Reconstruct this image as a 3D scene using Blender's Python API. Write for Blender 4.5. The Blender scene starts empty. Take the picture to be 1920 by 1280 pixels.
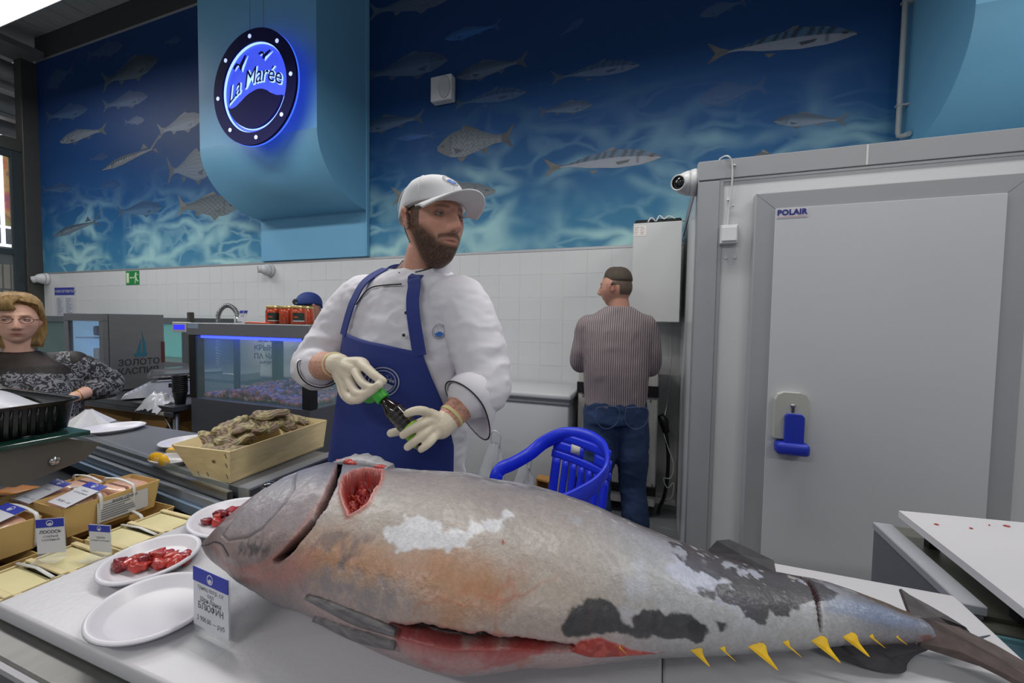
import bpy, bmesh, math, random
import numpy as np
from mathutils import Vector, Matrix, Euler, noise as mnoise
random.seed(7); np.random.seed(7)
S = bpy.context.scene
COL = S.collection
PI = math.pi
# ---------------------------------------------------------------- camera
H = 1.40
FPX = 775.0
YAW, PITCH, ROLL = math.radians(-19.75), math.radians(-2.57), math.radians(0.87)
_f = Vector((math.sin(YAW)*math.cos(PITCH), math.cos(YAW)*math.cos(PITCH), math.sin(PITCH)))
_r = Vector((math.cos(YAW), -math.sin(YAW), 0)); _u = _r.cross(_f)
_r2 = _r*math.cos(ROLL)+_u*math.sin(ROLL); _u2 = -_r*math.sin(ROLL)+_u*math.cos(ROLL)
cd = bpy.data.cameras.new('camera'); cam = bpy.data.objects.new('camera', cd); COL.objects.link(cam)
mw = Matrix((_r2, _u2, -_f)).transposed().to_4x4(); mw.translation = (0, 0, H)
cam.matrix_world = mw
cd.sensor_width = 36; cd.lens = 36*FPX/1920; cd.clip_start = .02; cd.clip_end = 200
S.camera = cam
# ---------------------------------------------------------------- world, lights, exposure
S.view_settings.view_transform = 'Standard'; S.view_settings.look = 'None'
S.view_settings.gamma = 1; S.view_settings.use_curve_mapping = False
S.view_settings.exposure = 0.0
wd = bpy.data.worlds.new('hall_light'); S.world = wd; wd.use_nodes = True
wd.node_tree.nodes['Background'].inputs[0].default_value = (.86, .92, 1.0, 1)
wd.node_tree.nodes['Background'].inputs[1].default_value = 0.27
def area(name, loc, sx, sy, power, col=(1, .98, .95), rot=(0, 0, 0)):
    l = bpy.data.lights.new(name, 'AREA'); l.shape = 'RECTANGLE'; l.size = sx; l.size_y = sy
    l.energy = power; l.color = col
    o = bpy.data.objects.new(name, l); COL.objects.link(o); o.location = loc; o.rotation_euler = rot
    return o
LAMPS = [(-5.6, 1.55), (-2.9, 1.55), (-.3, 1.55), (2.4, 1.55), (-5.6, -2.2), (-1.6, -2.2), (2.4, -2.2)]
for (lx, ly) in LAMPS:
    area('ceiling_lamp_light', (lx, ly, 3.55), 1.9, .22, 38 if ly > 0 else 46)
area('light_panel_light', (-7.1, 2.02, 4.58), 2.8, .9, 34)
# ---------------------------------------------------------------- helpers
def lin(c):
    c = c/255.0
    return c/12.92 if c <= .04045 else ((c+.055)/1.055)**2.4
def rgb(*c):
    if len(c) == 1: c = c[0]
    return tuple(lin(v) for v in c)+(1.0,)
MATS = {}
def M(name, col, rough=.5, metal=0.0, var=.06, scale=8.0, bump=0.0, bscale=60.0, spec=.5, emit=None, es=0.0, alpha=1.0, trans=0.0, ior=1.45, coat=0.0, stretch=(1, 1, 1), sss=0.0):
    """plain procedural surface: colour with a little noise variation and fine relief"""
    if name in MATS: return MATS[name]
    m = bpy.data.materials.new(name); m.use_nodes = True
    nt = m.node_tree; b = nt.nodes['Principled BSDF']
    c = rgb(col) if len(col) == 3 else col
    tc = nt.nodes.new('ShaderNodeTexCoord'); mp = nt.nodes.new('ShaderNodeMapping'); mp.inputs['Scale'].default_value = stretch
    nt.links.new(tc.outputs['Object'], mp.inputs[0])
    n = nt.nodes.new('ShaderNodeTexNoise'); n.inputs['Scale'].default_value = scale; n.inputs['Detail'].default_value = 4
    nt.links.new(mp.outputs[0], n.inputs['Vector'])
    r = nt.nodes.new('ShaderNodeValToRGB')
    r.color_ramp.elements[0].position = .3; r.color_ramp.elements[1].position = .7
    r.color_ramp.elements[0].color = tuple(max(0, v*(1-var)) for v in c[:3])+(1,)
    r.color_ramp.elements[1].color = tuple(min(1, v*(1+var)) for v in c[:3])+(1,)
    nt.links.new(n.outputs['Fac'], r.inputs['Fac']); nt.links.new(r.outputs[0], b.inputs['Base Color'])
    b.inputs['Roughness'].default_value = rough; b.inputs['Metallic'].default_value = metal
    b.inputs['Specular IOR Level'].default_value = spec
    b.inputs['IOR'].default_value = ior
    if alpha < 1: b.inputs['Alpha'].default_value = alpha
    if trans: b.inputs['Transmission Weight'].default_value = trans
    if coat: b.inputs['Coat Weight'].default_value = coat; b.inputs['Coat Roughness'].default_value = .12
    if sss:
        b.inputs['Subsurface Weight'].default_value = sss; b.inputs['Subsurface Scale'].default_value = .01
    if emit is not None:
        b.inputs['Emission Color'].default_value = rgb(emit); b.inputs['Emission Strength'].default_value = es
    if bump:
        n2 = nt.nodes.new('ShaderNodeTexNoise'); n2.inputs['Scale'].default_value = bscale; n2.inputs['Detail'].default_value = 3
        nt.links.new(mp.outputs[0], n2.inputs['Vector'])
        bp = nt.nodes.new('ShaderNodeBump'); bp.inputs['Strength'].default_value = bump; bp.inputs['Distance'].default_value = .01
        nt.links.new(n2.outputs['Fac'], bp.inputs['Height']); nt.links.new(bp.outputs[0], b.inputs['Normal'])
    MATS[name] = m
    return m
def MV(name, rough=.5, var=.08, scale=60.0, bump=0.0, bscale=150.0, spec=.5, coat=0.0, sss=0.0, rough_attr=False):
    """colour from the mesh's own colour attribute, times a fine noise"""
    if name in MATS: return MATS[name]
    m = bpy.data.materials.new(name); m.use_nodes = True
    nt = m.node_tree; b = nt.nodes['Principled BSDF']
    a = nt.nodes.new('ShaderNodeVertexColor'); a.layer_name = 'Col'
    tc = nt.nodes.new('ShaderNodeTexCoord')
    n = nt.nodes.new('ShaderNodeTexNoise'); n.inputs['Scale'].default_value = scale; n.inputs['Detail'].default_value = 4
    nt.links.new(tc.outputs['Object'], n.inputs['Vector'])
    r = nt.nodes.new('ShaderNodeMapRange'); r.inputs['From Min'].default_value = .3; r.inputs['From Max'].default_value = .7
    r.inputs['To Min'].default_value = 1-var; r.inputs['To Max'].default_value = 1+var
    nt.links.new(n.outputs['Fac'], r.inputs['Value'])
    mx = nt.nodes.new('ShaderNodeVectorMath'); mx.operation = 'SCALE'
    nt.links.new(a.outputs['Color'], mx.inputs[0]); nt.links.new(r.outputs[0], mx.inputs['Scale'])
    nt.links.new(mx.outputs[0], b.inputs['Base Color'])
    b.inputs['Roughness'].default_value = rough; b.inputs['Specular IOR Level'].default_value = spec
    if coat: b.inputs['Coat Weight'].default_value = coat; b.inputs['Coat Roughness'].default_value = .2
    if sss: b.inputs['Subsurface Weight'].default_value = sss; b.inputs['Subsurface Scale'].default_value = .008
    if bump:
        n2 = nt.nodes.new('ShaderNodeTexNoise'); n2.inputs['Scale'].default_value = bscale
        nt.links.new(tc.outputs['Object'], n2.inputs['Vector'])
        bp = nt.nodes.new('ShaderNodeBump'); bp.inputs['Strength'].default_value = bump; bp.inputs['Distance'].default_value = .01
        nt.links.new(n2.outputs['Fac'], bp.inputs['Height']); nt.links.new(bp.outputs[0], b.inputs['Normal'])
    MATS[name] = m
    return m
def GLASS(name, col=(225, 240, 238), alpha=.12, rough=.03):
    return M(name, col, rough, 0, 0, alpha=alpha, spec=.6)
def link(o, parent=None):
    COL.objects.link(o)
    if parent is not None: o.parent = parent
    return o
def wloc(p):
    v = Vector(p.location)
    while p.parent is not None:
        p = p.parent; v = v+Vector(p.location)
    return v
def tag(o, label=None, cat=None, group=None, kind=None):
    if label: o['label'] = label
    if cat: o['category'] = cat
    if group: o['group'] = group
    if kind: o['kind'] = kind
    return o
def thing(name, label, cat, loc, group=None):
    o = bpy.data.objects.new(name, None); o.location = loc; o.empty_display_size = .05; COL.objects.link(o)
    return tag(o, label, cat, group)
def struct(name, loc=(0, 0, 0)):
    o = bpy.data.objects.new(name, None); o.location = loc; COL.objects.link(o); o['kind'] = 'structure'
    return o
class MB:
    """collects geometry in world coordinates"""
    def __init__(s): s.v = []; s.f = []; s.c = None; s.sm = []
    def add(s, vs, fs, smooth=False):
        n = len(s.v); s.v.extend([tuple(v) for v in vs]); s.f.extend([tuple(i+n for i in f) for f in fs]); s.sm.extend([smooth]*len(fs))
        return s
    def box(s, c, d, R=None, bev=0.0, seg=1):
        bm = bmesh.new(); bmesh.ops.create_cube(bm, size=1)
        bmesh.ops.scale(bm, vec=Vector(d), verts=bm.verts)
        if bev: bmesh.ops.bevel(bm, geom=bm.edges[:], offset=bev, segments=seg, affect='EDGES', profile=.5)
        Rm = Matrix.Identity(3) if R is None else (R if isinstance(R, Matrix) else Euler(R).to_matrix())
        bm.verts.ensure_lookup_table()
        vs = [Rm @ v.co+Vector(c) for v in bm.verts]; fs = [[v.index for v in f.verts] for f in bm.faces]
        bm.free(); return s.add(vs, fs, seg > 2)
    def bb(s, x0, x1, y0, y1, z0, z1, bev=0.0, seg=1):
        return s.box(((x0+x1)/2, (y0+y1)/2, (z0+z1)/2), (abs(x1-x0), abs(y1-y0), abs(z1-z0)), None, bev, seg)
    def loft(s, rings, caps=True, smooth=True, closed=True):
        n = len(rings[0]); vs = [p for r in rings for p in r]; fs = []
        for i in range(len(rings)-1):
            for j in range(n if closed else n-1):
                k = (j+1) % n
                fs.append((i*n+j, i*n+k, (i+1)*n+k, (i+1)*n+j))
        b = len(s.v); s.add(vs, fs, smooth)
        if caps and closed:
            s.f.append(tuple(b+j for j in reversed(range(n)))); s.sm.append(False)
            s.f.append(tuple(b+(len(rings)-1)*n+j for j in range(n))); s.sm.append(False)
        return s
    def tube(s, pts, r, n=8, caps=True, flat=1.0, upv=None):
        pts = [Vector(p) for p in pts]; rs = r if hasattr(r, '__len__') else [r]*len(pts)
        rings = []; prev = None
        for i, p in enumerate(pts):
            t = (pts[min(i+1, len(pts)-1)]-pts[max(i-1, 0)])
            if t.length < 1e-9: t = Vector((0, 0, 1))
            t.normalize()
            if prev is None:
                a = Vector(upv) if upv is not None else (Vector((0, 0, 1)) if abs(t.z) < .9 else Vector((1, 0, 0)))
            else: a = prev
            u = (a-t*a.dot(t)); u = u.normalized() if u.length > 1e-6 else t.orthogonal().normalized()
            prev = u; w = t.cross(u)
            rings.append([p+u*(math.cos(2*PI*k/n)*rs[i])+w*(math.sin(2*PI*k/n)*rs[i]*flat) for k in range(n)])
        return s.loft(rings, caps)
    def lathe(s, prof, c=(0, 0, 0), n=24, R=None, sx=1.0, sy=1.0, caps=True):
        Rm = Matrix.Identity(3) if R is None else (R if isinstance(R, Matrix) else Euler(R).to_matrix())
        C = Vector(c)
        rings = [[Rm @ Vector((r*sx*math.cos(2*PI*k/n), r*sy*math.sin(2*PI*k/n), z))+C for k in range(n)] for (r, z) in prof]
        return s.loft(rings, caps)
    def ell(s, c, r, nu=16, nv=10, R=None):
        Rm = Matrix.Identity(3) if R is None else (R if isinstance(R, Matrix) else Euler(R).to_matrix())
        C = Vector(c); rings = []
        for i in range(nv+1):
            a = PI*i/nv; a = min(max(a, .02), PI-.02)
            rings.append([Rm @ Vector((r[0]*math.sin(a)*math.cos(2*PI*k/nu), r[1]*math.sin(a)*math.sin(2*PI*k/nu), -r[2]*math.cos(a)))+C for k in range(nu)])
        return s.loft(rings, True)
    def prism(s, poly, depth, o=(0, 0, 0), ux=(1, 0, 0), uy=(0, 0, 1), smooth=False):
        """polygon in the (ux, uy) plane, extruded by depth along ux x uy"""
        ux = Vector(ux); uy = Vector(uy); w = ux.cross(uy).normalized()*depth; o = Vector(o); n = len(poly)
        vs = [o+ux*x+uy*y for x, y in poly]+[o+ux*x+uy*y+w for x, y in poly]
        fs = [tuple(reversed(range(n))), tuple(range(n, 2*n))]+[(i, (i+1) % n, n+(i+1) % n, n+i) for i in range(n)]
        return s.add(vs, fs, smooth)
    def grid(s, fn, nu, nv, smooth=True):
        vs = [fn(i/nu, j/nv) for j in range(nv+1) for i in range(nu+1)]
        fs = [(j*(nu+1)+i, j*(nu+1)+i+1, (j+1)*(nu+1)+i+1, (j+1)*(nu+1)+i) for j in range(nv) for i in range(nu)]
        return s.add(vs, fs, smooth)
    def mesh(s, off=(0, 0, 0), name='mesh'):
        me = bpy.data.meshes.new(name); o = Vector(off)
        me.from_pydata([(v[0]-o.x, v[1]-o.y, v[2]-o.z) for v in s.v], [], s.f)
        me.polygons.foreach_set('use_smooth', s.sm)
        me.update(); return me
    def build(s, name, mat, parent=None, loc=None, cols=None, solid=0.0, sub=0, fix=True):
        off = wloc(parent) if parent is not None else (Vector(loc) if loc is not None else Vector((0, 0, 0)))
        if parent is not None and loc is not None: off = Vector(loc)
        me = s.mesh(off, name)
        if fix:
            bm = bmesh.new(); bm.from_mesh(me); bmesh.ops.recalc_face_normals(bm, faces=bm.faces[:]); bm.to_mesh(me); bm.free()
        me.materials.append(mat)
        if cols is not None:
            ca = me.color_attributes.new('Col', 'FLOAT_COLOR', 'POINT')
            a = np.ones((len(me.vertices), 4), dtype=np.float32); a[:, :3] = np.asarray(cols)[:, :3]
            ca.data.foreach_set('color', a.ravel())
        o = bpy.data.objects.new(name, me); link(o, parent)
        if parent is None: o.location = off
        else: o.location = off-wloc(parent)
        if solid:
            md = o.modifiers.new('t', 'SOLIDIFY'); md.thickness = solid; md.offset = 0
        if sub:
            md = o.modifiers.new('s', 'SUBSURF'); md.levels = sub; md.render_levels = sub
        return o
def bake(o):
    """apply modifiers into the mesh"""
    dg = bpy.context.evaluated_depsgraph_get(); dg.update()
    me = bpy.data.meshes.new_from_object(o.evaluated_get(dg), depsgraph=dg)
    mats = [m for m in o.data.materials]
    o.modifiers.clear(); o.data = me
    if not me.materials:
        for m in mats: me.materials.append(m)
    return o
def remesh(o, vox=.008, smooth=6, fac=.5):
    md = o.modifiers.new('r', 'REMESH'); md.mode = 'VOXEL'; md.voxel_size = vox; md.use_smooth_shade = True
    if smooth:
        ms = o.modifiers.new('sm', 'SMOOTH'); ms.factor = fac; ms.iterations = smooth
    bake(o)
    for p in o.data.polygons: p.use_smooth = True
    return o
def vcols(o, fn):
    """set colour attribute from fn(world-space numpy Nx3) -> Nx3"""
    me = o.data; n = len(me.vertices); a = np.zeros(n*3, dtype=np.float32); me.vertices.foreach_get('co', a); a = a.reshape(-1, 3)
    off = np.array(wloc(o)); c = fn(a+off)
    if 'Col' in me.color_attributes: ca = me.color_attributes['Col']
    else: ca = me.color_attributes.new('Col', 'FLOAT_COLOR', 'POINT')
    out = np.ones((n, 4), dtype=np.float32); out[:, :3] = c
    ca.data.foreach_set('color', out.ravel())
def copy_tree(o, loc, label=None, parent=None, rot=None):
    c = o.copy(); COL.objects.link(c)
    if loc is not None: c.location = loc
    if parent is not None: c.parent = parent
    if rot is not None: c.rotation_euler = rot
    if label: c['label'] = label
    for ch in [x for x in bpy.data.objects if x.parent == o]: copy_tree(ch, None, None, c)
    return c
def text(body, size, o, ux, uy, mat, parent, name='lettering', depth=.001, shear=0.0, thick=0.0, spacing=1.0, align='CENTER', warp=None):
    """flat lettering as mesh; o = anchor point of the baseline, ux / uy = reading and up directions"""
    cu = bpy.data.curves.new('t', 'FONT'); cu.body = body; cu.size = size; cu.shear = shear; cu.offset = thick
    cu.align_x = align; cu.space_character = spacing; cu.resolution_u = 3; cu.extrude = 0
    t = bpy.data.objects.new('t', cu); COL.objects.link(t)
    dg = bpy.context.evaluated_depsgraph_get(); dg.update()
    me = bpy.data.meshes.new_from_object(t.evaluated_get(dg), depsgraph=dg)
    bpy.data.objects.remove(t)
    ux = Vector(ux).normalized(); uy = Vector(uy).normalized(); w = ux.cross(uy)
    off = wloc(parent) if parent is not None else Vector((0, 0, 0)); O = Vector(o)
    for v in me.vertices:
        x, y = v.co.x, v.co.y
        if warp: x, y = warp(x, y)
        v.co = O+ux*x+uy*y+w*depth-off
    me.materials.clear(); me.materials.append(mat)
    ob = bpy.data.objects.new(name, me); link(ob, parent)
    return ob
def catmull(pts, n=8, closed=False):
    P = [Vector(p) for p in pts]; out = []; m = len(P)
    for i in range(m if closed else m-1):
        if closed: p0, p1, p2, p3 = P[i-1], P[i], P[(i+1) % m], P[(i+2) % m]
        else: p0, p1, p2, p3 = P[max(i-1, 0)], P[i], P[i+1], P[min(i+2, m-1)]
        for k in range(n):
            t = k/n; t2 = t*t; t3 = t2*t
            out.append(.5*((2*p1)+(p2-p0)*t+(2*p0-5*p1+4*p2-p3)*t2+(3*p1-p0-3*p2+p3)*t3))
    if not closed: out.append(P[-1])
    return out
def interp(x, xs, ys): return np.interp(x, xs, ys)
def fbm(p, sc=1.0, oc=3):
    v = 0; a = .5
    for k in range(oc):
        v += a*mnoise.noise(Vector(p)*sc); sc *= 2.1; a *= .5
    return v
def npnoise(P, sc, seed=0):
    """cheap smooth value noise for numpy arrays, 0..1"""
    Q = np.asarray(P, dtype=float)*sc+seed*17.31
    i = np.floor(Q).astype(np.int64); f = Q-i; f = f*f*(3-2*f)
    def h(ix, iy, iz):
        n = (ix*374761393+iy*668265263+iz*2147483647+seed*1274126177) & 0xffffffff
        n = ((n ^ (n >> 13))*1274126177) & 0xffffffff
        return ((n ^ (n >> 16)) & 0xffff)/65535.0
    r = 0
    for dx in (0, 1):
        for dy in (0, 1):
            for dz in (0, 1):
                w = (f[:, 0] if dx else 1-f[:, 0])*(f[:, 1] if dy else 1-f[:, 1])*(f[:, 2] if dz else 1-f[:, 2])
                r = r+w*h(i[:, 0]+dx, i[:, 1]+dy, i[:, 2]+dz)
    return r
def npfbm(P, sc, oc=4, seed=0):
    r = 0; a = .5; t = 0
    for k in range(oc):
        r = r+a*npnoise(P, sc*(2.03**k), seed+k); t += a; a *= .5
    return r/t
# ================================================================ setting
WY = 3.53          # back wall plane
XL = -8.85         # left end of the wall
ZM = 2.04          # bottom of the printed mural
white_tile = M('glazed_white_tile', (206, 207, 208), .16, 0, .02, 3, spec=.5)
grout = M('pale_grout', (212, 212, 211), .6, 0, .02, 30)
alu = M('brushed_aluminium_trim', (176, 178, 181), .38, .6, .04, 20, stretch=(1, 1, 12))
steel = M('brushed_stainless', (150, 152, 155), .3, .9, .06, 14, stretch=(14, 1, 1))
steel_dark = M('dull_grey_steel', (92, 94, 97), .4, .75, .06, 12)
black = M('matt_black', (22, 22, 24), .45, 0, .1, 20)
dark_post = M('graphite_post_paint', (66, 65, 62), .5, .1, .06, 9)
# --- floor
fl = struct('floor')
MB().bb(-14, 6, -4, WY+.2, -.1, -.003).build('screed', grout, fl)
floor_mat = M('grey_floor_tile', (128, 130, 131), .35, 0, .08, 4)
ftile = None
for i in range(-8, 5):
    for j in range(3, 9):
        if ftile is None:
            ftile = MB().box((0, 0, -.0015), (.394, .394, .003), bev=.0012).build('floor_tile', floor_mat, fl, loc=(0, 0, 0))
            o = ftile
        else: o = ftile.copy(); link(o)
        o.location = (i*.4+.05, j*.4, 0)
MB().bb(-14, 6, -4, .95, -.004, 0).build('floor_sheet', floor_mat, fl)
# --- back wall: core, tiles, mural, strip
wb = struct('wall_back', (0, WY, 0))
MB().bb(XL, 6, WY+.02, WY+.2, 0, 6.0).build('wall_core', M('plaster_core', (150, 152, 155), .8), wb)
MB().bb(XL, 6, WY-.0012, WY+.02, 0, ZM).build('grout_bed', grout, wb)
tile0 = None; TS = .2
rest = MB(); nt_ = 0
for r in range(10):
    z1 = ZM-.012-r*TS; z0 = max(z1-TS+.003, 0)
    if z1 < .03: continue
    for c in range(44):
        x0 = -8.80+c*TS
        if x0 > .25: continue
        if r < 6 or (x0 > -1.3 and r < 8):
            if tile0 is None:
                tile0 = MB().box((0, 0, 0), (TS-.002, .008, TS-.002), bev=.0010).build('tile', white_tile, wb, loc=(0, 0, 0)); o = tile0
            else: o = tile0.copy(); link(o)
            o.location = (x0+TS/2, .001+random.uniform(-.0006, .0006), z1-TS/2); nt_ += 1
            o.rotation_euler = (random.uniform(-.004, .004), 0, random.uniform(-.004, .004))
        else:
            rest.bb(x0+.0015, x0+TS-.0015, WY-.003, WY+.005, z0, z1)
tag(rest.build('lower_tiles', white_tile, wb), kind='stuff')
MB().bb(XL, .3, WY-.006, WY+.02, ZM-.012, ZM+.012, .002).build('trim_strip', alu, wb)
# mural print
def mural_mat():
    m = bpy.data.materials.new('printed_sea_mural'); m.use_nodes = True; nt = m.node_tree; b = nt.nodes['Principled BSDF']
    N = nt.nodes.new; L = nt.links.new
    tc = N('ShaderNodeTexCoord'); sp = N('ShaderNodeSeparateXYZ'); L(tc.outputs['Object'], sp.inputs[0])
    hz = N('ShaderNodeMapRange'); hz.inputs['From Min'].default_value = ZM; hz.inputs['From Max'].default_value = 5.2
    L(sp.outputs['Z'], hz.inputs['Value'])
    nz = N('ShaderNodeTexNoise'); nz.inputs['Scale'].default_value = .8; nz.inputs['Detail'].default_value = 5; L(tc.outputs['Object'], nz.inputs['Vector'])
    ad = N('ShaderNodeMath'); ad.operation = 'MULTIPLY_ADD'; ad.inputs[1].default_value = .16; L(nz.outputs['Fac'], ad.inputs[0]); L(hz.outputs[0], ad.inputs[2])
    sb = N('ShaderNodeMath'); sb.operation = 'SUBTRACT'; sb.inputs[1].default_value = .08; L(ad.outputs[0], sb.inputs[0])
    cr = N('ShaderNodeValToRGB'); L(sb.outputs[0], cr.inputs[0]); e = cr.color_ramp.elements
    stops = [(0, (74, 132, 164)), (.10, (52, 114, 152)), (.2, (34, 90, 136)), (.32, (24, 70, 120)), (.5, (17, 55, 102)), (.75, (17, 48, 94)), (1, (24, 58, 112))]
    e[0].position = 0; e[0].color = rgb(stops[0][1]); e[1].position = 1; e[1].color = rgb(stops[-1][1])
    for p, c in stops[1:-1]: k = e.new(p); k.color = rgb(c)
    # drifting light web, flattened and warped
    nw = N('ShaderNodeTexNoise'); nw.inputs['Scale'].default_value = 1.3; nw.inputs['Detail'].default_value = 3; L(tc.outputs['Object'], nw.inputs['Vector'])
    mp = N('ShaderNodeMapping'); mp.inputs['Scale'].default_value = (.85, 1.0, 2.3); L(tc.outputs['Object'], mp.inputs[0])
    va = N('ShaderNodeVectorMath'); va.operation = 'MULTIPLY_ADD'; va.inputs[1].default_value = (.9, .9, .9); L(nw.outputs['Color'], va.inputs[0]); L(mp.outputs[0], va.inputs[2])
    def web(scale, w):
        v = N('ShaderNodeTexVoronoi'); v.feature = 'DISTANCE_TO_EDGE'; v.inputs['Scale'].default_value = scale; L(va.outputs[0], v.inputs['Vector'])
        r = N('ShaderNodeMapRange'); r.interpolation_type = 'SMOOTHSTEP'; r.inputs['From Min'].default_value = 0; r.inputs['From Max'].default_value = w; r.inputs['To Min'].default_value = 1; r.inputs['To Max'].default_value = 0
        L(v.outputs['Distance'], r.inputs['Value']); return r
    w1 = web(1.25, .20); w2 = web(2.6, .15)
    mx = N('ShaderNodeMath'); mx.operation = 'MAXIMUM'; L(w1.outputs[0], mx.inputs[0]); m2 = N('ShaderNodeMath'); m2.operation = 'MULTIPLY'; m2.inputs[1].default_value = .55; L(w2.outputs[0], m2.inputs[0]); L(m2.outputs[0], mx.inputs[1])
    fade = N('ShaderNodeValToRGB'); L(sb.outputs[0], fade.inputs[0]); f = fade.color_ramp.elements
    f[0].position = 0; f[0].color = (1, 1, 1, 1); f[1].position = .42; f[1].color = (0, 0, 0, 1); k = f.new(.22); k.color = (.46, .46, .46, 1); k = f.new(.32); k.color = (.10, .10, .10, 1)
    pw = N('ShaderNodeTexNoise'); pw.inputs['Scale'].default_value = 1.1; pw.inputs['Detail'].default_value = 3; L(tc.outputs['Object'], pw.inputs['Vector'])
    pr = N('ShaderNodeMapRange'); pr.inputs['From Min'].default_value = .38; pr.inputs['From Max'].default_value = .58; L(pw.outputs['Fac'], pr.inputs['Value'])
    a = N('ShaderNodeMath'); a.operation = 'MULTIPLY'; L(mx.outputs[0], a.inputs[0]); L(fade.outputs[0], a.inputs[1])
    a2 = N('ShaderNodeMath'); a2.operation = 'MULTIPLY'; L(a.outputs[0], a2.inputs[0]); L(pr.outputs[0], a2.inputs[1])
    mix = N('ShaderNodeMix'); mix.data_type = 'RGBA'; L(a2.outputs[0], mix.inputs[0]); L(cr.outputs[0], mix.inputs[6]); mix.inputs[7].default_value = rgb(164, 206, 206)
    L(mix.outputs[2], b.inputs['Base Color']); b.inputs['Roughness'].default_value = .5; b.inputs['Specular IOR Level'].default_value = .22
    return m
MUR = mural_mat()
mu = MB().bb(XL+.02, 6, WY-.002, WY+.02, ZM+.012, 5.14).build('mural_panel', MUR, wb)
MB().bb(XL, 6, WY-.004, WY+.02, 5.14, 5.17).build('trim_strip', alu, wb)
MB().bb(XL, 6, WY-.004, WY+.02, 5.17, 5.5).build('top_beam', M('dark_grey_beam', (60, 61, 62), .6), wb)
# --- ceiling
ce = struct('ceiling', (0, 0, 5.5))
cm = M('grey_metal_ceiling', (176, 178, 176), .5, .3, .07, 2, stretch=(6, .3, 1))
MB().bb(-14, 6, -4, WY+.2, 5.5, 5.6).build('ceiling_deck', cm, ce)
for i in range(26):
    MB().bb(-8.8+i*.34, -8.8+i*.34+.30, 1.2, WY-.02, 5.490, 5.5, .003).build('ceiling_rib', cm, ce)
MB().bb(-9.0, -8.5, -1, WY-.05, 5.12, 5.2).build('ceiling_duct_edge', M('pale_duct_metal', (120, 123, 124), .45, .4), ce)
# --- left glazed wall
wl = struct('wall_left', (XL, 0, 0))
MB().bb(XL-.16, XL+.02, 3.36, WY+.2, 0, 5.13, .006).build('corner_post', dark_post, wl)
MB().bb(XL-.16, XL-.02, -1, 3.36, 3.78, 3.95, .004).build('transom_beam', dark_post, wl)
MB().bb(XL-.10, XL-.03, 3.25, 3.36, 0, 3.78, .004).build('window_stile', M('slate_window_frame', (58, 66, 68), .4, .3), wl)
MB().bb(XL-.10, XL-.03, -1, 3.25, 3.68, 3.78, .004).build('window_rail', MATS['slate_window_frame'], wl)
MB().bb(XL-.10, XL-.03, -1, 3.25, 2.28, 2.36, .004).build('window_rail', MATS['slate_window_frame'], wl)
pane = GLASS('clear_pane', alpha=.07)
MB().bb(XL-.07, XL-.06, -1, 3.25, 2.36, 3.68).build('pane', pane, wl)
MB().bb(XL-.07, XL-.06, -1, 3.25, .1, 2.28).build('pane', pane, wl)
# --- hall seen beyond the glazing
wf = struct('wall_far', (-13.5, 0, 0))
hallw = M('far_hall_grey', (70, 72, 74), .7)
MB().bb(-13.7, -13.5, 0, 9, 0, 6).build('wall_core', hallw, wf)
slat_m = M('oak_slats', (164, 140, 116), .6, 0, .12, 3)
for k in range(16):
    y = 3.9+k*.12
    MB().bb(-13.5, -13.44, y, y+.075, .2, 1.95).build('slat', slat_m, wf)
for k in range(16):
    y = 3.9+k*.12
    MB().bb(-13.46, -13.40, y, y+.09, 1.98, 2.5).build('slat', M('pale_oak_slats', (176, 158, 140), .6, 0, .1, 3), wf)

lf = thing('ceiling_light_panel', 'bright white luminous ceiling panel at the upper left corner', 'light', (-7.1, 2.02, 4.60))
MB().bb(-8.6, -5.6, 1.5, 2.54, 4.605, 4.66, .004).build('lamp_housing', M('lamp_housing_grey', (120, 122, 122), .5, .2), lf)
MB().bb(-8.58, -5.62, 1.52, 2.52, 4.598, 4.606).build('diffuser', M('lit_diffuser', (240, 244, 250), .5, emit=(244, 248, 255), es=2.2), lf)
for k in range(14): MB().bb(-8.5+k*.04, -8.49+k*.04, 1.6, 1.9, 4.595, 4.598).build('louvre', M('louvre_grey', (170, 172, 174), .5), lf)
MB().tube([(-8.0, 2.0, 4.66), (-8.0, 2.0, 5.5)], .01, 6).build('hanger', steel_dark, lf); MB().tube([(-6.2, 2.0, 4.66), (-6.2, 2.0, 5.5)], .01, 6).build('hanger', steel_dark, lf)
# things in the hall beyond the glazing
ps = thing('produce_poster', 'tall blurred colourful produce poster beyond the left glazing', 'poster', (-13.49, 5.05, 3.35))
def poster_mat():
    m = bpy.data.materials.new('produce_print'); m.use_nodes = True; nt = m.node_tree; b = nt.nodes['Principled BSDF']; N = nt.nodes.new
    tc = N('ShaderNodeTexCoord'); n = N('ShaderNodeTexNoise'); n.inputs['Scale'].default_value = 2.2; n.inputs['Detail'].default_value = 4; nt.links.new(tc.outputs['Object'], n.inputs['Vector'])
    r = N('ShaderNodeValToRGB'); e = r.color_ramp.elements; e[0].position = .3; e[0].color = rgb(150, 60, 120); e[1].position = .7; e[1].color = rgb(120, 150, 60)
    for p, c in ((.42, (210, 110, 60)), (.5, (200, 160, 90)), (.58, (170, 90, 60))): k = e.new(p); k.color = rgb(c)
    nt.links.new(n.outputs['Fac'], r.inputs[0]); nt.links.new(r.outputs[0], b.inputs['Base Color']); nt.links.new(r.outputs[0], b.inputs['Emission Color']); b.inputs['Emission Strength'].default_value = .25
    return m
MB().bb(-13.438, -13.42, 4.80, 5.32, 3.35, 5.0).build('print_sheet', poster_mat(), ps)
hl = M('hall_strip_light', (235, 240, 255), .5, emit=(235, 242, 255), es=1.6)
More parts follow.
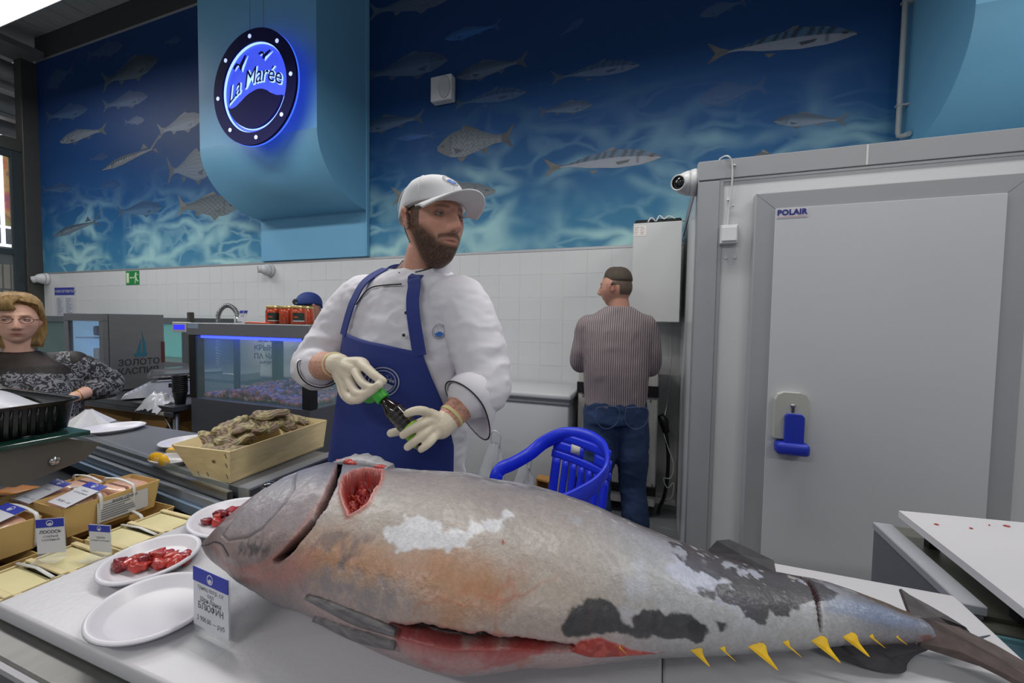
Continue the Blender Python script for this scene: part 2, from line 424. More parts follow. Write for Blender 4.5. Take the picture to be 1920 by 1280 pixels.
for i, (y0, y1, z0, z1, lab) in enumerate(((4.72, 4.78, 2.9, 5.3, 'vertical white strip light left of the produce poster'), (5.34, 5.40, 2.9, 5.2, 'vertical white strip light right of the produce poster'), (4.1, 5.3, 3.28, 3.33, 'slanting white strip light crossing below the produce poster'), (4.0, 4.9, 2.88, 2.94, 'lowest white strip light above the oak slats'))):
    o = MB().bb(-13.40, -13.38, y0, y1, z0, z1).build('strip_light', hl, None, loc=(-13.5, (y0+y1)/2, z0)); tag(o, lab, 'light', 'strip lights in the far hall')
MB().bb(-13.7, -9.0, 3.8, 9, 5.4, 5.5).build('ceiling_deck', cm, ce)
for k in range(5): MB().tube([(-9.2-k*.7, 1, 5.0+.06*(k % 2)), (-9.2-k*.7, 8.5, 5.0+.06*(k % 2))], .07 if k % 2 else .14, 14).build('ceiling_pipe', M('pale_duct_metal', (120, 123, 124), .45, .4), ce)

# ================================================================ printed fish on the mural
FISH = [('bass', -6.78, 4.97, -7.59, 4.99, 0.181, 0.72), ('carpish', -6.09, 4.65, -7.26, 4.57, 0.29, 0.35), ('bream', -8.56, 4.76, -7.88, 4.89, 0.235, 0.72), ('bass', -6.3, 4.24, -7.26, 4.26, 0.192, 0.55), ('bass', -7.6, 4.28, -8.64, 4.32, 0.2, 0.6), ('bass', -6.37, 3.95, -6.79, 3.98, 0.102, 0.8), ('bass', -5.27, 3.82, -6.12, 3.76, 0.213, 0.4), ('trout', -8.28, 3.92, -7.16, 3.96, 0.169, 0.25), ('sturgeon', -7.3, 3.41, -6.03, 3.6, 0.118, 0.2), ('bream', -5.08, 3.23, -5.96, 3.25, 0.362, 0.3), ('bass', -7.15, 3.59, -7.61, 3.59, 0.097, 0.75), ('bass', -6.06, 2.81, -7.01, 2.82, 0.187, 0.55), ('brown', -4.75, 2.71, -5.77, 2.8, 0.276, 0.25), ('sturgeon', -8.54, 2.58, -7.31, 2.75, 0.118, 0.3), ('bass', -8.04, 3.25, -8.81, 3.28, 0.13, 0.65), ('bass', -6.91, 3.19, -7.38, 3.21, 0.107, 0.75), ('bass', -5.63, 4.81, -5.95, 4.83, 0.095, 0.8), ('brown', -1.92, 4.41, -2.85, 4.48, 0.177, 0.5), ('blue', -1.98, 4.04, -1.41, 4.05, 0.103, 0.2), ('bass', -1.95, 3.85, -2.92, 3.87, 0.224, 0.5), ('bass', -1.85, 3.67, -1.15, 3.7, 0.149, 0.4), ('mackerel', -0.22, 3.47, -0.96, 3.5, 0.126, 0.5), ('mackerel', -1.17, 3.42, -1.89, 3.43, 0.131, 0.62), ('bass', -0.59, 3.22, -1.06, 3.23, 0.103, 0.5), ('bass', -2.93, 3.35, -2.19, 3.37, 0.151, 0.45), ('blue', -2.51, 3.2, -2.08, 3.18, 0.072, 0.35), ('carp', -2.05, 3.04, -1.27, 3.06, 0.27, 0.2), ('mackerel', -0.04, 2.73, -1.01, 2.75, 0.159, 0.1), ('brown', -1.45, 2.59, -2.58, 2.64, 0.188, 0.25), ('bream', 0.21, 3.75, 0.53, 3.79, 0.09, 0.7), ('mackerel', 1.2, 3.41, 0.26, 3.46, 0.157, 0.15), ('bream', 0.23, 3.12, 0.68, 3.16, 0.153, 0.82), ('bass', 0.73, 2.89, 1.18, 2.84, 0.097, 0.3), ('brown', 0.58, 2.6, 0.82, 2.6, 0.152, 0.15), ('blue', -0.67, 3.93, -0.88, 3.83, 0.065, 0.75)]
def fish_colors(sp, u, v):
    """u along the body 0 snout..1 tail root, v -1 belly..1 back"""
    if sp == 'mackerel':
        c = np.array((176, 172, 176.)); back = np.array((62, 92, 116.))
        c = c*(1-max(0, v)*.15)
        if v > .18:
            s = math.sin(u*70+v*3.0+math.sin(u*23)*1.2)
            c = back*(.5 if s > .15 else 1.15)
        if u < .13: c = c*.8+np.array((150, 110, 80))*.2
    elif sp == 'sturgeon':
        c = np.array((150, 140, 128.)) if v < .1 else np.array((96, 90, 82.))
        if abs(v-.05) < .22 and math.sin(u*120) > .3: c = np.array((205, 198, 184.))
    elif sp == 'carp':
        c = np.array((150, 146, 132.))*(1-.35*max(0, v))
        k = (math.sin(u*95)*math.sin(v*16+u*6)); c = c*(.72 if k > .25 else 1.05)
        if u < .2: c = np.array((122, 112, 92.))
    elif sp == 'blue':
        c = np.array((24, 110, 190.))*(1-.4*max(0, v))
    elif sp == 'brown':
        c = np.array((164, 146, 122.))*(1-.35*max(0, v)); c = c*(.9+.2*math.sin(u*60)*math.sin(v*14))
    elif sp == 'trout':
        c = np.array((172, 166, 150.))*(1-.3*max(0, v))
        if math.sin(u*75+1)*math.sin(v*11+u*9) > .55: c = np.array((70, 64, 58.))
    elif sp == 'bream':
        c = np.array((168, 166, 160.))*(1-.3*max(0, v)); c = c*(.92+.12*math.sin(v*22))
    else:
        k = min(1, max(0, (v+.35)/1.1)); k = k*k*(3-2*k)
        lo, hi = (np.array((150, 140, 118.)), np.array((62, 58, 50.))) if sp == 'carpish' else (np.array((176, 174, 172.)), np.array((66, 72, 80.)))
        c = lo*(1-k)+hi*k; c = c*(.93+.10*math.sin(u*110)*math.sin(v*20)); c = c*(.8 if u < .2 else 1)
        if abs(v-.15) < .04: c = c*.82
    if .2 < u < .235 and abs(v) < .75: c = c*.72          # gill line
    if (u-.085)**2*30+(v-.22)**2 < .025: c = np.array((26, 24, 22.))  # eye
    return c
def water(z):
    return np.array([interp(z, [2.05, 2.5, 3.0, 3.6, 5.2], a) for a in ([74, 40, 22, 17, 22], [130, 96, 66, 52, 56], [158, 140, 118, 98, 108])])
fish_mat = MV('printed_fish_ink', .45, .05, 30)
def fish_print(sp, sx, sz, tx, tz, hh, fade):
    A = Vector((sx, 0, sz)); B = Vector((tx, 0, tz)); L = (B-A).length; d = (B-A).normalized()
    up = Vector((-d.z, 0, d.x)); 
    if up.z < 0: up = -up
    y = WY-.0035
    nu, nv = (72, 16) if L > .6 else (36, 10)
    root = .84
    prof = {'mackerel': ([0, .06, .2, .42, .7, .9, 1], [.05, .38, .8, 1, .66, .16, .12]),
            'sturgeon': ([0, .1, .25, .45, .7, .9, 1], [.06, .4, .95, 1, .6, .3, .22]),
            'carp': ([0, .08, .22, .42, .68, .9, 1], [.12, .45, .85, 1, .66, .3, .28]),
            'bream': ([0, .08, .25, .45, .7, .9, 1], [.12, .5, .92, 1, .6, .2, .18])}.get(sp, ([0, .06, .2, .42, .7, .9, 1], [.08, .42, .84, 1, .66, .28, .26]))
    pu, ph = prof
    us = np.linspace(0, 1, nu+1)
    # smooth profile
    fine = np.interp(np.linspace(-.03, 1.03, 107), pu, ph); fine = np.convolve(np.pad(fine, 4, mode='edge'), np.ones(9)/9, 'valid')
    hp = np.interp(us, np.linspace(-.03, 1.03, 107), fine)*hh/2
    m = MB(); cols = []
    def pt(u, off): 
        q = A+d*(u*L)+up*off; return (q.x, y, q.z)
    def ink(c, z, a=1.0):
        w = water(z); f2 = min(.9, fade+.12); c = c*.86*(1-f2)+w*f2
        return [lin(v) for v in np.clip(c, 0, 255)]
    bend = hh*(.10 if sp in ('sturgeon', 'mackerel', 'trout') else .04)
    def cl(u): return bend*math.sin(PI*u*1.1)
    vs = []
    for i, u in enumerate(us):
        for j in range(nv+1):
            v = -1+2*j/nv; p = pt(u*root, cl(u)+v*hp[i]*(1.0 if v > 0 else .92)); vs.append(p); cols.append(ink(fish_colors(sp, u, v), p[2]))
    fs = [(i*(nv+1)+j, (i+1)*(nv+1)+j, (i+1)*(nv+1)+j+1, i*(nv+1)+j+1) for i in range(nu) for j in range(nv)]
    m.add(vs, fs)
    fin = np.array({'blue': (18, 70, 130.), 'mackerel': (120, 108, 92.), 'brown': (170, 140, 100.), 'carp': (96, 82, 64.)}.get(sp, (112, 100, 84.)))
    def poly(pts, c=fin, dy=.0012):
        q = [(x_, y_+dy, z_) for x_, y_, z_ in (pt(u, o) for u, o in pts)]; m.add(q, [tuple(range(len(q)))])
        for k in q: cols.append(ink(c*random.uniform(.8, 1.1), k[2]))
    r = hp[-1]; e = cl(1)
    if sp == 'sturgeon':
        poly([(root-.01, e-r), (1.0, hh*1.15), (.985, hh*1.2), (root-.03, e+r)]); poly([(root, e-r), (.93, -hh*.75), (.9, -hh*.1)])
        poly([(.66, hh*.38), (.72, hh*.95), (.78, hh*.3)])
    else:
        t = .62 if sp != 'carp' else .5
        poly([(root-.02, e+r*.9), (.90, hh*t*.34+e), (.955, hh*t*.68+e), (1.0, hh*t*.86+e), (.965, hh*t*.42+e), (.93, e), (root-.02, e)]); poly([(root-.02, e), (.93, e), (.955, -hh*t*.38+e), (.985, -hh*t*.78+e), (.94, -hh*t*.6+e), (.89, -hh*t*.3+e), (root-.02, e-r*.9)])
        if sp == 'mackerel': poly([(.38, hh*.45), (.37, hh*.72), (.41, hh*.68), (.48, hh*.45)]); poly([(.5, -hh*.4), (.55, -hh*.56), (.58, -hh*.36)]); poly([(.24, .02*hh), (.36, -.05*hh), (.34, -.2*hh), (.26, -.12*hh)], np.array((70, 70, 66.)), -.0006)
        else:
            poly([(.30, hh*.42), (.335, hh*.58), (.365, hh*.66), (.42, hh*.60), (.5, hh*.50), (.6, hh*.34)]); poly([(.26, -hh*.38), (.30, -hh*.52), (.335, -hh*.58), (.36, -hh*.5), (.4, -hh*.4)]); poly([(.58, -hh*.28), (.61, -hh*.40), (.64, -hh*.44), (.68, -hh*.22)])
            poly([(.22, -.05*hh), (.34, -.18*hh), (.25, -.28*hh)], fin*.8, -.0006)
    m.build('fish_print', fish_mat, mu, cols=cols, fix=False)
for f in FISH: fish_print(*f)
# ================================================================ blue air ducts
duct_blue = M('matt_blue_duct_paint', (102, 160, 194), .55, 0, .03, 3)
def duct(name, x0, x1, label):
    t = thing(name, label, 'duct', ((x0+x1)/2, WY, 2.06))
    yf, zc, ze = 2.85, 3.06, 2.52
    prof = [(WY-.006, 5.44), (yf, 5.44), (yf, zc)]
    for k in range(1, 25):
        a = (PI/2)*k/24; prof.append((yf+(WY-.03-yf)*(1-math.cos(a)), zc-(zc-ze)*math.sin(a)))
    prof += [(WY-.006, ze)]
    m = MB(); n = len(prof)
    vs = [(x0, y, z) for y, z in prof]+[(x1, y, z) for y, z in prof]
    m.add(vs, [tuple(range(n))], False); m.add([], [], False)
    m.f.append(tuple(reversed(range(n, 2*n)))); m.sm.append(False)
    for i in range(n-1): m.f.append((i, i+1, n+i+1, n+i)); m.sm.append(i > 1)
    m.build('duct_body', duct_blue, t)
    MB().bb(x0, x1, WY-.03, WY-.007, 2.058, ze-.006, .002).build('lower_panel', duct_blue, t)
    MB().bb(x0, x1, WY-.045, WY-.007, ze-.012, ze+.002, .002).build('joint_lip', duct_blue, t)
    MB().bb(x1-.004, x1+.012, WY-.05, WY-.007, 2.058, 5.4, .002).build('corner_strip', duct_blue, t)
    return t
duct('air_duct', -4.31, -2.84, 'pale blue boxed air duct with curved foot behind the round lit sign')
duct('air_duct', 1.465, 3.0, 'pale blue boxed air duct above the white cold room')
# ================================================================ round lit sign
sgx, sgy, sgz, SR = -3.372, 2.70, 3.40, .487
sg = thing('round_sign', 'round dark blue porthole sign with blue glowing edges hung before the duct', 'sign', (sgx, sgy, sgz))
navy = M('navy_sign_acrylic', (18, 18, 76), .6, 0, .04, 6, spec=.12)
glow_b = M('blue_backlight', (60, 80, 230), .4, emit=(62, 84, 232), es=.85)
glow_w = M('bright_blue_halo', (130, 160, 255), .4, emit=(150, 185, 255), es=1.6)  # brighter glow added behind the cut-outs to imitate the backlight's halo
halo = M('blue_rim_light', (50, 80, 255), .4, emit=(60, 100, 255), es=1.3)
def ring(m, r0, r1, y0, y1, n=96, z0=0.0):
    R = [[(sgx+r*math.cos(2*PI*k/n), y, sgz+r*math.sin(2*PI*k/n)) for k in range(n)] for r, y in ((r0, y0), (r1, y0), (r1, y1), (r0, y1), (r0, y0))]
    return m.loft(R, caps=False, smooth=False)
def disc(m, r, y0, y1, cx=None, cz=None, n=64):
    cx = sgx if cx is None else cx; cz = sgz if cz is None else cz
    return m.prism([(r*math.cos(2*PI*k/n), r*math.sin(2*PI*k/n)) for k in range(n)], y0-y1, (cx, y0, cz))
disc(MB(), SR*.80, sgy+.012, sgy+.03).build('light_panel', glow_b, sg)
ring(MB(), SR*.78, SR, sgy-.02, sgy).build('porthole_ring', navy, sg)
ring(MB(), SR*.765, SR*.785, sgy-.004, sgy+.012).build('inner_halo', glow_w, sg)
ring(MB(), SR*.9, SR*1.004, sgy+.002, sgy+.014).build('outer_light_edge', halo, sg)
for k in range(8):
    a = 2*PI*k/8+.07
    disc(MB(), .017, sgy-.021, sgy-.026, sgx+SR*.885*math.cos(a), sgz+SR*.885*math.sin(a), 20).build('bolt_light', M('pale_bolt_light', (200, 215, 255), .4, emit=(190, 210, 255), es=.9), sg)
def wave_poly(s, dx=0.0, dz=0.0):
    p = [(-.66, -.24), (-.58, -.28), (-.46, -.26), (-.32, -.19), (-.18, -.11), (.0, -.055), (.14, -.045), (.28, -.085), (.42, -.165), (.54, -.22), (.66, -.235)]
    top = catmull([(x, z, 0) for x, z in p], 6)
    R = .70*s; out = [((q.x)*SR*s, (q.y)*SR*s) for q in top]
    a0 = math.atan2(out[-1][1], out[-1][0]); a1 = math.atan2(out[0][1], out[0][0])-0
    if a1 > 0: a1 -= 2*PI
    else: a1 = a1
    aa = np.linspace(a0, a1 if a1 < a0 else a1-2*PI, 40)
    out += [(SR*R*math.cos(a), SR*R*math.sin(a)) for a in aa[1:-1]]
    return out
MB().prism(wave_poly(1.0), .022, (sgx, sgy+.008, sgz)).build('wave', navy, sg)
MB().prism(wave_poly(1.025), .006, (sgx, sgy+.0115, sgz)).build('wave_halo', glow_w, sg)
def gull(cx, cz, s, a):
    pts = [(-1, -.15), (-.55, .22), (-.15, .02), (0, -.42), (.2, .0), (.55, .62), (.72, .95), (.42, .62), (.05, .2), (-.02, .1), (-.2, .2), (-.5, .36), (-.8, .15)]
    ca, sa = math.cos(a), math.sin(a)
    return [(cx+s*(x*ca-z*sa), cz+s*(x*sa+z*ca)) for x, z in pts]
for cx, cz, s, a in ((-.165, .215, .085, .0), (.115, .25, .066, -.5)):
    q = gull(cx, cz, s, a)
    MB().prism(q, .012, (sgx, sgy+.0, sgz)).build('gull', navy, sg)
    MB().prism([(x+.006, z-.008) for x, z in gull(cx, cz, s*1.1, a)], .004, (sgx, sgy+.0112, sgz)).build('gull_halo', glow_w, sg)
def arcw(x, y):
    k = x/SR*1.0
    return x, y*1.12+SR*(.085-.50*(k-.08)**2)+.02*k
for th, dep, mt, nm in ((.0045, -.0060, glow_w, 'lettering_halo'), (.0000, .004, navy, 'lettering')):
    text('La Marée', .182, (sgx-.012, sgy-0.0, sgz+.0), (1, 0, 0), (0, 0, 1), mt, sg, nm, depth=dep, shear=.22, thick=th, spacing=.93, warp=arcw)
for dx in (-.06, .1):
    MB().tube([(sgx+dx, sgy+.005, sgz+SR*.97), (sgx+dx, sgy+.005, 5.49)], .0016, 6).build('hanging_wire', steel_dark, sg)
# ================================================================ small wall fixtures
b = thing('wall_speaker', 'square white plastic box fixed on the sea mural', 'box', (-1.97, WY, 3.55))
MB().bb(-2.08, -1.86, WY-.09, WY-.004, 3.44, 3.665, .012, 3).build('housing', M('white_plastic', (196, 197, 198), .4), b)
MB().lathe([(.095, 0), (.1, .004), (.09, .012)], (-1.93, WY-.09, 3.55), 24, R=(PI/2, 0, 0), sx=.6).build('speaker_grille', M('off_white_grille', (176, 177, 178), .5), b)
pp = thing('vertical_pipe', 'thin pale vertical pipe clamped along the right blue duct', 'pipe', (1.42, 3.46, 2.64))
pm = M('pale_grey_pipe', (150, 156, 158), .45)
MB().tube([(1.42, 3.44, 5.4), (1.42, 3.44, 2.68), (1.425, 3.44, 2.655), (1.435, 3.42, 2.645), (1.442, 3.36, 2.635)], .016, 10).build('pipe_run', pm, pp)
for z in (2.85, 3.5, 4.1): MB().bb(1.40, 1.464, 3.425, 3.455, z-.006, z+.006).build('pipe_clamp', pm, pp)
wp = MATS['white_plastic']; lens_m = M('black_lens_glass', (14, 15, 20), .08, 0, 0, spec=.8)
def wall_camera(label, base, nrm, look, s=1.0):
    t = thing('security_camera', label, 'camera', base)
    B = Vector(base); n = Vector(nrm); l = Vector(look).normalized()
    q = n.to_track_quat('Z', 'Y').to_matrix(); ql = l.to_track_quat('Z', 'Y').to_matrix()
    MB().lathe([(.062*s, 0), (.064*s, .012*s), (.06*s, .03*s)], B, 28, R=q).build('mount_ring', wp, t)
    MB().lathe([(.058*s, .03*s), (.057*s, .045*s), (.05*s, .066*s), (.036*s, .082*s), (.01*s, .09*s)], B, 28, R=q).build('cover', wp, t)
    c = B+n*(.055*s)
    MB().ell(c, (.05*s,)*3, 24, 16).build('ball', wp, t)
    MB().lathe([(.036*s, .028*s), (.037*s, .066*s), (.033*s, .068*s), (.030*s, .064*s)], c, 24, R=ql, caps=False).build('snout', wp, t)
    MB().lathe([(.031*s, .055*s), (.031*s, .0635*s), (.001, .0655*s)], c, 24, R=ql).build('lens', lens_m, t)
    return t
wall_camera('white dome security camera on the cold room corner', (.143, 2.19, 2.085), (-1, 0, 0), (-.55, -1, -.18), 1.0)
wall_camera('white security camera at the far left end of the tiled wall', (-8.72, WY-.004, 1.955), (0, -1, 0), (-.75, -1, -.35), 1.35)
wall_camera('white security camera on the tiles just under the blue duct panel', (-4.2, WY-.004, 1.955), (0, -1, 0), (-.6, -1, .05), 1.15)
# exit sign
ex = thing('exit_sign', 'green exit sign with running figure on the white tiles', 'sign', (-6.688, WY-.004, 1.83))
gx0, gx1 = -6.83, -6.55
MB().bb(gx0, gx1, WY-.008, WY-.003, 1.835, 2.02).build('sign_plate', M('exit_green', (32, 128, 70), .4), ex)
cream = M('cream_print', (206, 224, 180), .5)
MB().bb(gx0+.015, gx0+.07, WY-.010, WY-.008, 1.86, 1.995).build('door_symbol', cream, ex)
MB().prism([(.085, .098), (.115, .112), (.115, .104), (.185, .104), (.185, .092), (.115, .092), (.115, .084)], .002, (gx0, WY-.008, 1.83)).build('arrow_symbol', cream, ex)
MB().prism([(.20, .155), (.215, .17), (.232, .160), (.228, .140), (.245, .128), (.262, .135), (.258, .145), (.243, .14), (.225, .12), (.232, .085), (.25, .06), (.265, .062), (.268, .05), (.245, .045), (.22, .072), (.205, .05), (.208, .02), (.196, .02), (.193, .055), (.205, .085), (.205, .118), (.192, .11), (.192, .09), (.182, .09), (.182, .118), (.203, .14)], .002, (gx0, WY-.008, 1.83)).build('runner_symbol', cream, ex)
# consumer notice board
nb = thing('notice_board', 'white notice board with blue heading and two paper pockets on the tiles', 'notice board', (-8.25, WY-.004, 1.36))
MB().bb(-8.53, -8.01, WY-.010, WY-.004, 1.36, 1.82, .001).build('backing', wp, nb)
MB().bb(-8.53, -8.03, WY-.012, WY-.010, 1.71, 1.82).build('heading_strip', M('heading_blue', (52, 60, 150), .45), nb)
text('УГОЛОК ПОТРЕБИТЕЛЯ', .048, (-8.28, WY-.0125, 1.748), (1, 0, 0), (0, 0, 1), wp, nb, depth=.0005, thick=.001)
pkt = M('pale_paper_pocket', (186, 190, 200), .3); ink = M('grey_print_ink', (110, 112, 124), .6)
for x in (-8.49, -8.26):
    p = MB().bb(x, x+.205, WY-.014, WY-.010, 1.375, 1.68, .001).build('paper_pocket', pkt, nb)
    for k in range(12):
        w = .16*random.uniform(.5, 1)
        MB().bb(x+.02, x+.02+w, WY-.0148, WY-.014, 1.655-k*.021, 1.661-k*.021).build('text_line', ink, p)
# ================================================================ cold room
CY, CX0, CX1, CZ = 2.124, .143, 2.7, 2.157
cr_ = thing('cold_room', 'white panelled walk-in cold room with grey corner trims', 'cold room', (CX0, CY, 0))
panel_w = M('white_coated_panel', (198, 200, 202), .28, 0, .02, 2)
trim_g = M('grey_pvc_trim', (150, 151, 155), .4, 0, .02, 5)
MB().bb(CX0+.004, CX1, CY+.012, WY-.055, .02, CZ-.004).build('panel_shell', panel_w, cr_)
MB().bb(CX0, CX0+.092, CY, CY+.02, 0, CZ-.092, .002).build('corner_trim', trim_g, cr_)
MB().bb(CX0, CX0+.006, CY, CY+.09, 0, CZ, .001).build('corner_trim', trim_g, cr_)
MB().bb(CX0, CX1, CY-.001, CY+.02, CZ-.086, CZ, .002).build('top_trim', trim_g, cr_)
MB().bb(CX0-.002, CX0+.006, CY+.02, WY-.055, CZ-.075, CZ+.001, .001).build('top_trim', trim_g, cr_)
MB().bb(CX0+.092, CX1, CY+.004, CY+.016, CZ-.098, CZ-.088, .001).build('groove_strip', panel_w, cr_)
MB().bb(CX0+.092, CX0+.108, CY+.004, CY+.016, 0, CZ-.098, .001).build('groove_strip', trim_g, cr_)
MB().bb(.776, .782, CY-.0016, CY+.0, CZ-.084, CZ-.002).build('trim_joint', panel_w, cr_)
# door
dd = MB().bb(.372, 1.262, CY-.052, CY+.006, .02, 1.978, .004).build('door', trim_g, cr_)
MB().bb(.448, 1.187, CY-.058, CY-.05, .02, 1.905, .001).build('door_panel', M('white_door_panel', (186, 188, 192), .42, 0, .02, 2), dd)
for (x0, z0, x1, z1) in ((.372, 1.978, .448, 1.905), (1.262, 1.978, 1.187, 1.905)):
    MB().tube([(x0, CY-.0522, z0), (x1, CY-.0522, z1)], .0006, 4).build('mitre_joint', M('mitre_grey', (120, 121, 125), .5), dd)
hx = .531
hb = MB(); prof = [(-.06, 0), (-.06, .165), (-.05, .188), (-.03, .198), (.03, .198), (.05, .19), (.06, .168), (.06, 0)]
hb.prism(prof, .035, (hx, CY-.058, .925)).build('handle_housing', M('warm_grey_plastic', (172, 172, 166), .45), dd)
hblue = M('blue_handle_plastic', (34, 52, 168), .4)
MB().prism([(-.034, 0), (-.034, .115), (-.026, .125), (.026, .125), (.034, .115), (.034, 0)], .022, (hx+.008, CY-.093, .91)).build('handle_lever', hblue, dd)
MB().bb(hx-.056, hx+.066, CY-.128, CY-.062, .862, .915, .016, 3).build('handle_grip', hblue, dd)
MB().lathe([(.009, 0), (.009, .004), (.002, .006)], (hx+.004, CY-.093, 1.068), 16, R=(PI/2, 0, 0)).build('keyhole', steel, dd)
MB().bb(hx-.001, hx+.009, CY-.096, CY-.092, 1.04, 1.06).build('keyhole_slot', steel_dark, dd)
stk = MB().bb(.452, .566, CY-.0592, CY-.058, 1.862, 1.898).build('sticker', M('white_sticker', (190, 190, 200), .3), dd)
text('POLAIR', .031, (.508, CY-.0596, 1.876), (1, 0, 0), (0, 0, 1), M('sticker_blue', (30, 36, 120), .4), dd, thick=.0014, spacing=1.05)
MB().bb(.456, .562, CY-.0598, CY-.0592, 1.866, 1.869).build('sticker_line', M('sticker_pink', (196, 160, 160), .4), dd)
hg = MB(); hg.bb(1.255, 1.40, CY-.05, CY+.0, 1.835, 1.862, .004); hg.bb(1.255, 1.40, CY-.046, CY, 1.765, 1.83, .006); hg.bb(1.255, 1.40, CY-.05, CY, 1.722, 1.76, .008)
hg.build('hinge', M('hinge_grey', (140, 141, 138), .4, .2), dd)
for x, z in ((.273, 1.975), (.272, 1.858), (.309, 1.858), (.309, 1.712), (.272, 1.712)):
    MB().ell((x, CY+.006, z), (.006, .005, .006), 10, 6).build('rivet', panel_w, cr_)
# light switch with cable
sw = thing('light_switch', 'white square light switch with cable on the cold room front', 'switch', (.278, CY+.012, 1.77))
MB().bb(.242, .314, CY-.028, CY+.012, 1.772, 1.856, .005, 2).build('switch_frame', wp, sw)
MB().bb(.248, .308, CY-.036, CY-.026, 1.782, 1.846, .003, 2).build('rocker', M('bright_white_plastic', (214, 215, 216), .35), sw)
MB().tube(catmull([(.225, CY+.12, 2.163), (.235, CY+.03, 2.172), (.262, CY-.012, 2.165), (.281, CY-.008, 2.13), (.284, CY-.003, 2.04), (.278, CY+.004, 1.95), (.274, CY+.004, 1.858)], 8), .0035, 8).build('cable', wp, sw)
for z in (2.125, 1.945): MB().ell((.291, CY-.002, z), (.006, .006, .005), 10, 6).build('cable_clip', M('clip_metal', (190, 190, 190), .3, .7), sw)
# refrigeration unit hung on the wall
ru = thing('refrigeration_unit', 'tall narrow white refrigeration cabinet hung between tiled wall and cold room', 'refrigeration unit', (-.04, 2.9, 1.42))
MB().bb(-.192, .112, 2.9, WY-.01, 1.42, 2.075, .004).build('casing', M('white_enamel_casing', (196, 197, 198), .35, 0, .02, 2), ru)
MB().bb(-.185, .108, 2.94, WY-.02, 2.075, 2.105, .008).build('black_lid', black, ru)
lb = MB().bb(-.186, -.108, 2.8985, 2.9, 1.99, 2.058).build('rating_label', M('label_paper', (214, 212, 208), .5), ru)
for k in range(5):
    for x in (-.182, -.146):
        MB().bb(x, x+random.uniform(.015, .03), 2.898, 2.8985, 2.046-k*.011, 2.0485-k*.011).build('text_line', M('red_grey_print', (150, 110, 108), .6), lb)
MB().tube(catmull([(-.10, 2.905, 2.08), (-.08, 2.92, 2.11), (-.05, 2.93, 2.09), (-.03, 2.94, 2.125), (0, 2.93, 2.10), (.03, 2.95, 2.12), (.08, 2.95, 2.095), (.13, 2.98, 2.09)], 6), .0045, 6).build('loose_cable', wp, ru)

# ================================================================ boards under the tuna
ZB = .93
poly_w = M('white_polyethylene_board', (196, 195, 199), .38, 0, .03, 3, bump=.05, bscale=90, sss=.05)
def board(label, x0, x1, y0, y1):
    t = MB().bb(x0, x1, y0, y1, ZB-.026, ZB, .005, 3).build('cutting_board', poly_w, None, loc=((x0+x1)/2, (y0+y1)/2, ZB-.026))
    return tag(t, label, 'cutting board')
board('large white cutting board under the tuna head, carrying the oval plates', -1.010, .0155, .333, .938)
board('white cutting board under the tuna tail beside the grey counter step', .0165, .504, .35, .938)
